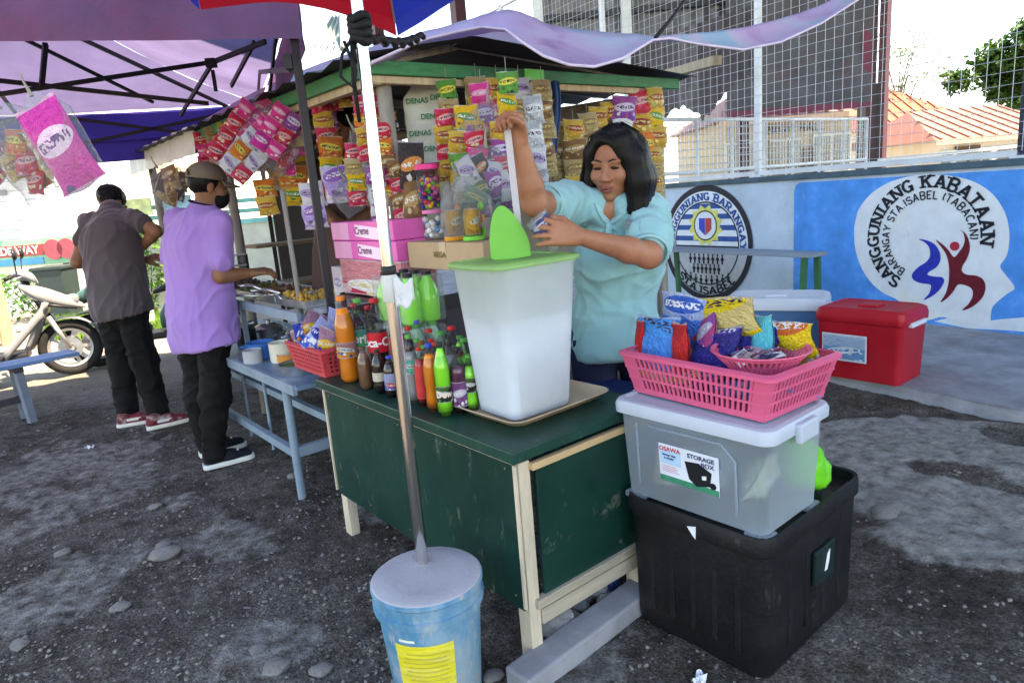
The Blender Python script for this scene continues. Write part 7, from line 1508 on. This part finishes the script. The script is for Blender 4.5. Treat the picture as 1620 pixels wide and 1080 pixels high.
# collar and placket
nk = Ph(0, .0, -.135); cmb = MB()
def col(u, v):
    a = math.pi*2*(.5+(u-.5)*.86)+math.pi/2; r = .068+.030*v; q = Vector((math.cos(a), math.sin(a), 0)); f2 = Vector((fw.x, fw.y, 0)).normalized(); rt = Vector((f2.y, -f2.x, 0))
    fr_ = max(0, 1-abs(1-2*abs(u-.5)) ) ; dip = .055*(abs(u-.5)*2)**2
    return j['neck']+Vector((0, .005, .025))+rt*q.x*r*.95 - f2*q.y*r*1.0 + Vector((0, 0, -.038*v-dip*.9))
from mathutils.bvhtree import BVHTree
def on_mesh(me, off=.004):
    bv = BVHTree.FromPolygons([v.co.copy() for v in me.vertices], [tuple(q.vertices) for q in me.polygons])
    def f(px, py, fallback=2.36):
        d = ray(px, py).normalized(); h = bv.ray_cast(CO, d); return (h[0]-d*off) if h[0] is not None else at(px, py, fallback)
    return f
osh = on_mesh(sh_o.data)
for nm, poly in (('collar', [(940, 321), (946, 336), (954, 349), (963, 357), (963, 346), (958, 336), (950, 326)]), ('collar', [(963, 357), (975, 350), (990, 338), (1003, 325), (992, 322), (978, 332), (965, 345)]), ('placket', [(959, 352), (968, 352), (967, 382), (958, 382)])):
    pts = [osh(*q) for q in poly]; cen = sum(pts, Vector())/len(pts); mb = MB(); mb.v = [tuple(q) for q in pts]+[tuple(cen+Vector((-.002, -.006, 0)))]; n = len(pts); mb.f = [(i, (i+1) % n, n) for i in range(n)]; mb.ob(nm, mint2, sh_o, solid=.005)
pts = [osh(*q) for q in ((991, 346), (1013, 349), (1012, 364), (990, 361))]; mb = MB(); mb.v = [tuple(q) for q in pts]; mb.f = [(0, 1, 2, 3)]; mb.ob('chest_emblem', prt('emblem', (.45, .60, .66), (.7, .5, .55), (.2, .25, .4), seed=99, scale=20), sh_o)
Tr = SDF(.010)
for s in 'RL': Tr.cone(j['hip'+s]+Vector((-.02, -.01, -.02)), j['kn'+s], .085, .075, .04); Tr.cone(j['kn'+s], j['an'+s], .08, .065, .04)
Tr.cone(j['hipR']+Vector((.01, 0, 0)), j['hipL']+Vector((-.06, 0, 0)), .098, .098, .04)
navyj = pm('denim_navy', (.012, .016, .05), .8, .2, 8, .3, 120)
tr_o = link(np_mesh('trousers', [Tr.build()], folds(.006, (9, 9, 6), 5)), 'trousers', navyj, None, smooth='all'); adopt(wom, tr_o)
sand = (pm('sandal', (.03, .02, .02), .6), pm('sole_dark', (.03, .03, .03), .7), pm('sandal2', (.05, .04, .04), .6))
for s in 'RL': h = j['an'+s]+Vector((0, .05, 0)); a, b = shoe(wom, h, h+Vector((-.03, -.23, 0)), sand); adopt(wom, a, b)
# hair: parted bob
Hr = SDF(.006)
Hr.ell(Ph(0, -.022, .045), (.088, .104, .092), Mh, .02); Hr.cone(Ph(0, -.055, .03), Ph(0, -.05, -.13), .088, .080, .03)
Hr.chain([Ph(-.050, .030, .085), Ph(-.084, .025, .02), Ph(-.096, .030, -.05), Ph(-.090, .050, -.15)], [.040, .042, .044, .036], .03)
Hr.chain([Ph(-.072, -.03, .05), Ph(-.094, -.02, -.05), Ph(-.090, -.0, -.15)], [.042, .044, .042], .03)
Hr.chain([Ph(.030, .042, .098), Ph(.068, .028, .05), Ph(.086, .020, -.04), Ph(.090, .052, -.16)], [.026, .028, .032, .036], .02)
Hr.chain([Ph(.075, -.03, .04), Ph(.092, -.02, -.06), Ph(.088, -.0, -.15)], [.035, .038, .038], .03)
Hr.ell(Ph(.012, .108, .002), (.060, .072, .098), Mh, .010, sub=True); Hr.ell(Ph(.008, .11, -.13), (.05, .08, .075), Mh, .012, sub=True)
Hr.cut(Ph(0, 0, -.158), -(Mh @ Vector((0, .0, 1))))
def strands(P, F):
    nn = vnormals(P, F); d = np.empty(len(P)); Mi = Mh.transposed()
    for i, q in enumerate(P):
        l = Mi @ (Vector(q)-HW); a = math.atan2(l.x, l.y); d[i] = noise.noise(Vector((a*11+l.y*10, l.z*3.0, 0)))*.0016+noise.noise(Vector((a*30, l.z*2, 5)))*.0018
    return P+nn*d[:, None]
hr_o = link(np_mesh('hair', [Hr.build()], strands), 'hair', hair_m, None, smooth='all'); adopt(wom, hr_o)
rs = random.Random(12); mb = MB()
for i in range(150):
    s = -1 if i % 5 < 3 else 1; a = rs.uniform(.25, 1.0); off = rs.uniform(-.003, .005); fb = rs.uniform(-.09, .055); w0 = rs.uniform(.0, .05)
    pts = [Ph(s*w0*.4-.01, fb*.6, .138+off), Ph(s*(.055+w0*.4), fb*.9, .105+off), Ph(s*(.094+off), fb, .03), Ph(s*(.106 if s < 0 else .106)+s*off, fb+.01, -.06), Ph(s*(.104+off+rs.uniform(-.01, .010)), fb+.025, -.165+rs.uniform(-.012, .012))]
    mb.tube(pts, [.0009, .0011, .0011, .0010, .0005], 3)
adopt(wom, mb.ob('hair_strands', hair_m, None, smooth='all', kind='stuff'))
def face_bits(per, P_, M_, lip, brow=True, eye_open=.25):
    lm = pm('lips_'+lip[0], lip[1], .4); ek = pm('eye_dark', (.012, .008, .007), .25); ew = pm('eye_white', (.55, .50, .47), .3)
    for s in (-1, 1):
        mb = MB(); ellm(mb, P_(s*.031, .0785, .0005), (.0145, .0080, .0040+.002*eye_open), M_); adopt(per, mb.ob('eye', ek, None, smooth='all'))
        mb = MB(); mb.tube([P_(s*.0165, .0815, .0035), P_(s*.031, .0865, .0065), P_(s*.046, .079, .002)], [.0012, .0018, .001], 6); adopt(per, mb.ob('eyelash', ek, None, smooth='all'))
        mb = MB(); mb.tube([P_(s*.012, .0915, .0245), P_(s*.030, .0895, .0305), P_(s*.050, .077, .025)], [.0026, .0036, .0014], 6); adopt(per, mb.ob('eyebrow', pm('brow', (.03, .018, .014), .7), None, smooth='all'))
    mb = MB(); ellm(mb, P_(0, .0905, -.0605), (.0235, .0095, .0062), M_); adopt(per, mb.ob('lip', lm, None, smooth='all'))
    mb = MB(); ellm(mb, P_(0, .0885, -.0725), (.0195, .0100, .0068), M_); adopt(per, mb.ob('lip', lm, None, smooth='all'))
    mb = MB(); mb.tube([P_(-.022, .0945, -.0705), P_(0, .1005, -.066), P_(.022, .0945, -.0705)], [.0008, .0014, .0008], 6); adopt(per, mb.ob('mouth_line', pm('mouth_dark', (.06, .015, .012), .6), None))
face_bits(wom, Ph, Mh, ('w', (.30, .085, .075)))
# ladle and cup
lg = wrR+fR*.078-(nR-fR*nR.dot(fR)).normalized()*.028
ld = thing('drink_ladle', 'white plastic ladle held over the tub in the raised hand', 'ladle', at(821, 345, 2.17))
top_l = lg+Vector((.0, 0, .02))-ld.location
MB().beam(top_l, (0, 0, -.12), .021, .006, up=(0, -1, 0)).ob('handle', pm('ladle_white', (.70, .66, .70), .3, .04, 6, transl=.35), ld, bevel=.002)
MB().lathe([(.001, -.20), (.035, -.19), (.042, -.15), (.042, -.13), (.040, -.13), (.034, -.185), (.001, -.195)], 18, cap=False).ob('bowl', pm('ladle_white', (.70, .66, .70), .3), ld, smooth=True)
cupc = at(868, 372, 2.12); cupd = (at(846, 344, 2.10)-at(884, 394, 2.10)).normalized()
cup = thing('plastic_cup', 'clear plastic cup with blue print held below the ladle', 'cup'); cup.matrix_world = frame(at(884, 392, 2.115), Vector((1, 0, 0)).cross(cupd).cross(cupd)*-1, cupd)
MB().lathe([(.001, .0), (.028, .0), (.031, .05), (.037, .115), (.039, .118), (.0365, .116), (.030, .05), (.027, .004), (.001, .004)], 24, cap=False).ob('cup', film('cup_clear', base=.28, rough=.1), cup, smooth=True)
MB().lathe([(.0335, .055), (.0375, .112)], 24, cap=False).ob('print', prt('cup_print', (.06, .08, .22), (.6, .62, .68), (.55, .55, .62), (.1, .12, .3), seed=77, scale=22, band=3), cup, smooth='all')
MB().lathe([(.001, .006), (.026, .006), (.0295, .05), (.001, .05)], 20, cap=False).ob('iced_drink', pm('iced_milk', (.84, .86, .86), .4), cup, smooth='all')
# ---- customer in the purple shirt and cap
def man(label, j, hc, hf, hup, elR, wrR, elL, wrL, shirtm, trm, hem, sleeves, skin, hR=None, hL=None, belly=0, fold_seed=1, belt_r=.155, tw=(.19, .125), hs=.95, leg=(.090, .070, .058)):
    C = body_core(.012, j).build(); S1 = SDF(.005); P_, M_ = head(S1, hc, hf, hup, hs); S1.cone(j['neck']+Vector((0, 0, -.04)), P_(0, -.02, -.05), .055, .05, .03)
    a = SDF(.005); arm(a, j['shR'], elR, wrR); b = SDF(.005); arm(b, j['shL'], elL, wrL)
    for (s_, wr, el, hh, sd_) in ((a, wrR, elR, hR, -1), (b, wrL, elL, hL, 1)):
        hh = hh or dict(); f = hh.get('f', (Vector(wr)-Vector(el)).normalized()); hand(s_, wr, f, hh.get('n', (0, 0, 1)), hh.get('c', (.4, .5, .4)), .08, .95, (.4, .6), hh.get('s', sd_))
    per = link(np_mesh('person', [C, S1.build(), a.build(), b.build()]), 'person', skin, smooth='all', label=label, cat='person')
    T = SDF(.009); side = (j['shR']-j['shL']).normalized(); R3 = Matrix.Rotation(math.atan2(side.y, side.x), 3, 'Z')
    T.ell(j['chest'], (tw[0], tw[1], .19), R3, .07); T.cone(j['chest'], j['pelvis'], .14, belt_r, .07)
    for k in (-.065, .065): T.cone(j['chest']+side*k, j['pelvis']+side*k+Vector((0, 0, hem)), .115, belt_r*.92, .06)
    T.cone(j['shR'], j['shL'], .056, .056, .05); T.cone(j['neck']+Vector((0, 0, -.015)), j['chest'], .070, .13, .05)
    T.cone(j['shR']+side*-.02, j['shR'].lerp(elR, sleeves), .052, .063, .03); T.cone(j['shL']+side*.02, j['shL'].lerp(elL, sleeves), .052, .063, .03)
    T.cut(j['pelvis']+Vector((0, 0, hem-.03)), (.12, .05, -1))
    o = link(np_mesh('shirt', [T.build()], creases(.013, [((.15, .1, 1), 2.2, 11, fold_seed), ((.6, .1, 1), 3, 10, fold_seed+3)])), 't_shirt', shirtm, None, smooth='all'); adopt(per, o)
    Q = SDF(.010)
    Q.cone(j['hipR'], j['hipL'], .095, .095, .05)
    for s in 'RL': Q.cone(j['hip'+s], j['kn'+s], leg[0]-.012, leg[1], .04); Q.cone(j['kn'+s], j['an'+s]+Vector((0, 0, -.01)), leg[1], leg[2], .04)
    for s in 'RL': pass
    o = link(np_mesh('trousers', [Q.build()], creases(.012, [((1, 0, .35), 3, 12, fold_seed), ((1, 0, -.5), 3, 13, fold_seed+2), ((.1, 0, 1), 2, 9, fold_seed+7)])), 'trousers', trm, None, smooth='all'); adopt(per, o)
    return per, P_, M_
lilac_c = pm('lilac_cloth', (.36, .20, .56), .85, .07, 3, .2, 160, sheen=.2); blackc = pm('black_cloth', (.0035, .003, .004), .85, .3, 6, .2, 120)
Yp = 3.72
jp = dict(pelvis=at(318, 505, Yp+.05), chest=at(314, 392, Yp+.05), neck=at(323, 330, Yp+.06), shR=at(350, 352, Yp-.06), shL=at(279, 349, Yp+.12), hipR=at(336, 525, Yp), hipL=at(306, 525, Yp+.08), knR=at(340, 628, Yp-.0), knL=at(315, 625, Yp+.1), anR=at(338, 712, Yp-.02), anL=at(330, 706, Yp+.18))
hp = at(331, 296, Yp+.07)
pm1, P1, M1 = man('person in a purple t-shirt, black trousers and cap at the food table', jp, hp, (.80, .55, -.22), (.05, 0, 1), at(349, 436, Yp-.07), at(396, 432, Yp+.06), at(272, 430, Yp+.2), at(340, 430, Yp+.40), lilac_c, blackc, -.12, .70, skinM, dict(f=(.9, .4, .05), n=(.1, -.3, 1), c=(.4, .5, .4), s=-1), None, fold_seed=11, belt_r=.150, tw=(.160, .118))
h_, t_ = gz(322, 742), gz(403, 722); vn = (pm('canvas_black', (.008, .009, .016), .8, .2, 20), pm('sole_white', (.72, .72, .68), .6, .06, 12), pm('lace_white', (.7, .72, .75), .7), pm('stripe_black', (.01, .01, .015), .8))
a, b = shoe(pm1, h_, t_, vn); adopt(pm1, a, b); h2 = jp['anL'].xy.to_3d(); a, b = shoe(pm1, h2+Vector((-.05, -.03, 0)), h2+Vector((.18, .12, 0)), vn); adopt(pm1, a, b)
# short hair, cap, mask and neck cord
S = SDF(.006); S.ell(P1(0, -.026, .030), (.079, .094, .084), M1, .02); S.ell(P1(0, .085, -.03), (.1, .07, .11), M1, .01, sub=True); S.cut(P1(0, -.05, -.045), -(M1 @ Vector((0, -.3, 1)))); adopt(pm1, link(np_mesh('hair', [S.build()], folds(.002, (60, 60, 60), 1, False)), 'hair', hair_m, None, smooth='all'))
capm = pm('cap_khaki', (.20, .155, .11), .85, .12, 8, .3, 120)
S = SDF(.006); S.ell(P1(0, -.018, .052), (.088, .103, .082), M1, .02); S.cut(P1(0, 0, .040), -(M1 @ Vector((0, -.05, 1)))); cp_o = link(np_mesh('cap', [S.build()]), 'cap', capm, None, smooth='all'); adopt(pm1, cp_o)
def brim(u, v): a = R(-62+124*u); rr = .085+.065*v*math.cos(a*.9); return P1(rr*math.sin(a)*.98, -.0+rr*math.cos(a)*1.12, .042-.012*v-.02*abs(math.sin(a))*v)
MB().grid(brim, 18, 5).ob('cap_brim', capm, cp_o, smooth='all', solid=.004)
MB().grid(lambda u, v: P1(.05*math.cos(math.pi*u), -.121+.006*math.sin(math.pi*u)*0, .045+.036*math.sin(math.pi*u)*v), 14, 3).ob('cap_opening', blackc, cp_o, solid=.003)
S = SDF(.006); S.ell(P1(0, .052, -.055), (.062, .058, .056), M1, .02); S.cut(P1(0, .02, 0), -(M1 @ Vector((0, 1, .0)))); adopt(pm1, link(np_mesh('mask', [S.build()]), 'face_mask', blackc, None, smooth='all'))
MB().tube([jp['neck']+Vector((.068*math.cos(t), .062*math.sin(t), .028-.02*math.cos(t))) for t in np.linspace(0, 6.28, 24)], .006, 6, False).ob('neck_cord', blackc, None, smooth='all'); adopt(pm1, bpy.data.objects['neck_cord'])
# ---- customer in the dark grey shirt, bending
Yg = 4.62; gshirt = pm('grey_cloth', (.085, .066, .075), .88, .10, 3, .2, 160, sheen=.2)
jg = dict(pelvis=at(190, 478, Yg+.02), chest=at(176, 385, Yg+.10), neck=at(176, 330, Yg+.24), shR=at(212, 345, Yg+.14), shL=at(140, 352, Yg+.20), hipR=at(207, 490, Yg), hipL=at(176, 492, Yg+.04), knR=at(228, 572, Yg+.03), knL=at(193, 578, Yg+.10), anR=at(252, 655, Yg), anL=at(203, 655, Yg+.06))
hg = at(178, 322, Yg+.36)
pm2, P2, M2 = man('person in a dark grey t-shirt bending forward beside the scooter', jg, hg, (.35, .75, -.75), (.1, .55, .8), at(247, 366, Yg+.08), at(220, 396, Yg+.20), at(122, 415, Yg+.1), at(190, 420, Yg+.34), gshirt, blackc, -.06, .42, skinM, dict(c=(.6, .7, .5)), dict(f=(.8, .5, .1)), fold_seed=23, belt_r=.145, tw=(.170, .12), leg=(.098, .078, .062))
S = SDF(.007); S.ell(P2(0, -.026, .035), (.086, .102, .092), M2, .02); S.ell(P2(0, .10, -.03), (.09, .07, .1), M2, .01, sub=True); adopt(pm2, link(np_mesh('hair', [S.build()], folds(.006, (40, 40, 40), 1, False)), 'hair', hair_m, None, smooth='all'))
# other forearm reaching out
S = SDF(.006); e_, w_ = at(205, 424, Yg+.18), at(228, 412, Yg+.2); arm(S, at(180, 420, Yg+.2), e_, w_, (.04, .038, .034, .026)); hand(S, w_, (at(246, 406, Yg+.2)-w_).normalized(), (0, -.6, 1), (.5, .6, .4), .08, .95)
# (the left arm of the bending person, sleeve side hidden by the torso)
fa = link(np_mesh('forearm', [S.build()]), 'left_forearm', skinM, None, smooth='all'); adopt(pm2, fa)
sn = (pm('sneaker_red', (.16, .02, .03), .6, .3, 20, dirt=((.6, .58, .52), .9), dscale=9, dthr=.5), pm('sole_cream', (.70, .68, .60), .6, .06, 12), pm('lace_red', (.4, .03, .06), .7), pm('panel_white', (.68, .66, .60), .6))
for (hx, tx) in (((186, 676), (232, 668)), ((232, 680), (303, 664))): a, b = shoe(pm2, gz(*hx), gz(*hx)+(gz(*tx)-gz(*hx)).normalized()*.29, sn); adopt(pm2, a, b)
# ---- the helper inside the kiosk, half hidden by bags
Yv = 3.95
jv = dict(pelvis=at(548, 410, Yv), chest=at(548, 300, Yv), neck=at(548, 240, Yv), shR=at(515, 262, Yv-.02), shL=at(585, 262, Yv), hipR=at(533, 420, Yv), hipL=at(563, 420, Yv), knR=at(533, 520, Yv), knL=at(563, 520, Yv), anR=at(533, 610, Yv), anL=at(563, 610, Yv))
for k in ('R', 'L'): jv['an'+k].z = .08; jv['kn'+k].z = .45; jv['hip'+k].z = .82
jv['pelvis'].z = .85
pm3, P3, M3 = man('person with short dark hair inside the kiosk behind the hanging bags', jv, at(545, 200, Yv-.03), (-.55, -.75, -.4), (0, 0, 1), at(508, 335, Yv-.15), at(535, 352, Yv-.38), at(592, 340, Yv-.1), at(560, 350, Yv-.36), pm('brown_shirt', (.10, .06, .05), .85, .15, 4), blackc, -.02, .6, skinM, fold_seed=31)
S = SDF(.007); S.ell(P3(0, -.02, .045), (.085, .10, .088), M3, .02); S.ell(P3(0, .11, -.02), (.085, .07, .10), M3, .01, sub=True); adopt(pm3, link(np_mesh('hair', [S.build()], folds(.004, (40, 40, 40), 1, False)), 'hair', hair_m, None, smooth='all')); face_bits(pm3, P3, M3, ('v', (.22, .08, .07)))
for s in 'RL': h2 = jv['an'+s].xy.to_3d(); a, b = shoe(pm3, h2+Vector((0, .06, 0)), h2+Vector((0, -.2, 0)), sand); adopt(pm3, a, b)
# ------------------------------------------------------------------ scooters
def scooter(label, loc, yaw, cb, cd_, group=None):
    th = thing('motor_scooter', label, 'scooter', loc, yaw, group); tyre = pm('tyre', (.02, .02, .02), .85, .2, 20, .3, 60); rim = pm('rim_grey', (.45, .45, .46), .35, metal=.6); blk = pm('sc_black', (.02, .02, .024), .4); seatm = pm('sc_seat', (.015, .014, .016), .6)
    def wheel(x, name):
        w_ = thing(name, None, None); w_.parent = th; w_.location = (x, 0, .275)
        for k in ('label', 'category'): 
            if k in w_: del w_[k]
        MB().lathe([(.205+.045*math.cos(t)*1.0+.02, .045*math.sin(t)) for t in np.linspace(-math.pi, math.pi, 13)], 36, TR((0, 0, 0), (math.pi/2, 0, 0)), cap=False).ob('tyre', tyre, w_, smooth='all')
        mb = MB().lathe([(.165, -.03), (.188, -.035), (.188, .035), (.165, .03), (.165, -.03)], 32, TR((0, 0, 0), (math.pi/2, 0, 0)), cap=False).lathe([(.001, -.04), (.035, -.04), (.035, .04), (.001, .04)], 16, TR((0, 0, 0), (math.pi/2, 0, 0)), cap=False)
        for k in range(5): a = 2*math.pi*k/5; mb.beam((.03*math.cos(a), 0, .03*math.sin(a)), (.17*math.cos(a), 0, .17*math.sin(a)), .03, .02, up=(0, 1, 0))
        mb.ob('rim', rim, w_, smooth=True); MB().lathe([(.05, .045), (.105, .045), (.105, .05), (.05, .05)], 24, TR((0, 0, 0), (math.pi/2, 0, 0)), cap=False).lathe([(.05, -.05), (.105, -.05), (.105, -.045), (.05, -.045)], 24, TR((0, 0, 0), (math.pi/2, 0, 0)), cap=False).ob('brake_disc', alu, w_)
        return w_
    wheel(.62, 'front_wheel'); wheel(-.60, 'rear_wheel')
    for s in (-1, 1): MB().tube([(.62, s*.075, .275), (.50, s*.075, .60)], [.019, .026], 8).ob('fork_leg', pm('fork_silver', (.6, .6, .6), .35, metal=.7), th, smooth='all')
    MB().tube([(.50, 0, .58), (.36, 0, .98)], .03, 10).ob('steering_stem', blk, th, smooth='all')
    # front mudguard
    MB().grid(lambda u, v: (.62+.30*math.cos(R(20+125*u)), (v-.5)*.13, .275+.30*math.sin(R(20+125*u))-.02*abs(v-.5)), 14, 6).ob('front_mudguard', cd_, th, smooth='all', solid=.006)
    def loft(secs, mat, name, n=20):
        mb = MB()
        for (x, z, w_, h, tlt) in secs:
            for k in range(n): a = 2*math.pi*k/n; cx, cy = math.cos(a), math.sin(a); y = w_/2*math.copysign(abs(cx)**.7, cx); q = h/2*math.copysign(abs(cy)**.8, cy); mb.v.append((x-q*math.sin(tlt), y, z+q*math.cos(tlt)))
        for i in range(len(secs)-1): mb.f += [(i*n+k, i*n+(k+1) % n, (i+1)*n+(k+1) % n, (i+1)*n+k) for k in range(n)]
        mb.f += [tuple(range(n))[::-1], tuple((len(secs)-1)*n+k for k in range(n))]
        return mb.ob(name, mat, th, smooth='all')
    loft([(.80, .66, .05, .05, .3), (.72, .70, .16, .12, .3), (.58, .76, .26, .20, .4), (.44, .82, .30, .24, .5), (.36, .86, .28, .18, .5)], cb, 'front_cowl'); loft([(.735, .655, .14, .05, .3), (.6, .69, .24, .06, .35), (.45, .74, .28, .06, .4)], blk, 'cowl_trim')
    MB().grid(lambda u, v: (.50-.22*v+.05*math.sin(math.pi*u)*1, (u-.5)*(.36-.08*v), .74-.42*v), 10, 8).ob('leg_shield', cb, th, smooth='all', solid=.03)
    for s in (-1, 1): MB().grid(lambda u, v, s=s: (.48-.36*u, s*(.175+.01*math.sin(math.pi*v)), .66-.36*u+.09*(v-.5)), 8, 3).ob('side_rail', cb, th, smooth='all', solid=.015)
    MB().box((.06, 0, .27), (.46, .30, .07)).ob('footboard', blk, th, bevel=.02)
    loft([(-.02, .42, .16, .20, 0), (-.15, .52, .26, .34, 0), (-.45, .58, .30, .30, 0), (-.78, .68, .22, .18, .1), (-.92, .72, .10, .08, .1)], cb, 'rear_body'); loft([(.0, .70, .14, .05, 0), (-.15, .75, .24, .09, 0), (-.45, .79, .26, .10, 0), (-.72, .84, .20, .07, 0)], seatm, 'seat')
    MB().box((-.42, .0, .33), (.40, .16, .16)).ob('engine', blk, th, bevel=.03); MB().tube([(-.35, -.13, .25), (-.75, -.14, .33)], [.03, .05], 10).ob('exhaust', blk, th, smooth='all')
    loft([(.46, .96, .16, .10, .3), (.40, 1.0, .24, .12, .3), (.32, 1.0, .20, .08, .3)], cd_, 'handlebar_cover')
    for s in (-1, 1):
        MB().tube([(.36, s*.08, 1.0), (.34, s*.22, 1.02), (.29, s*.34, 1.0)], .014, 8).ob('handlebar', blk, th, smooth='all'); MB().tube([(.31, s*.24, 1.015), (.285, s*.36, 1.0)], .019, 8).ob('grip', seatm, th, smooth='all'); MB().tube([(.38, s*.22, 1.0), (.36, s*.35, 1.0)], .007, 6).ob('brake_lever', alu, th)
        MB().tube([(.35, s*.18, 1.02), (.36, s*.24, 1.16)], .006, 6).ob('mirror_stem', blk, th); MB().lathe([(.001, 0), (.05, 0), (.055, .012), (.03, .03), (.001, .034)], 14, TR((.36, s*.25, 1.2), (0, math.pi/2, 0)), cap=False).ob('mirror', blk, th, smooth='all')
    MB().box((.745, 0, .735), (.05, .14, .05)).ob('headlight', film('headlamp', base=.4), th, bevel=.012); MB().box((-.93, 0, .73), (.03, .1, .05)).ob('tail_light', pm('tail_red', (.5, .01, .01), .2), th, bevel=.008)
    return th
wp = gz(122, 592); hdg = Vector((.88, .475, 0)).normalized(); sc_l = Vector((wp.x, wp.y, 0))-hdg*.62
scooter('white and grey motor scooter parked in the sun at the left', sc_l, math.atan2(hdg.y, hdg.x), pm('sc_white', (.24, .24, .25), .3, .06, 4, coat=.4), pm('sc_grey', (.16, .18, .22), .35, .1, 4, coat=.3))
P = at(262, 470, 6.9); scooter('dark green motor scooter hidden behind the purple shirt man', Vector((P.x-.1, P.y, 0)), R(195), pm('sc_green', (.04, .12, .10), .35, .1, 4, coat=.3), pm('sc_dark', (.03, .035, .04), .4))
# ------------------------------------------------------------------ blue bench at the left
b0, b1 = gz(112, 556, .45), gz(0, 578, .45); bd = (b1-b0).normalized(); bnl = thing('blue_bench', 'blue painted plank bench at the left edge in the shade', 'bench', (b0.x, b0.y, 0), math.atan2(bd.y, bd.x))
bpt = pm('bench_blue', (.10, .22, .42), .5, .18, 5, .3, 40, stretch=(.6, 4, 4), dirt=((.2, .28, .36), .5))
for k in range(2): MB().box((.75, -.065+.13*k, .44), (1.55, .122, .03)).ob('plank', bpt, bnl, bevel=.004)
for x in (.38, 1.3):
    for s in (-1, 1): MB().beam((x, s*.07, .42), (x-.01, s*.11, 0), .05, .05).ob('leg', pm('bench_leg', (.18, .22, .28), .7, .25, 6), bnl)
    MB().box((x, 0, .405), (.06, .24, .035)).ob('bearer', pm('bench_dark', (.04, .04, .05), .7), bnl)
MB().box((.85, 0, .17), (1.0, .04, .05)).ob('stretcher', pm('bench_dark', (.04, .04, .05), .7), bnl)
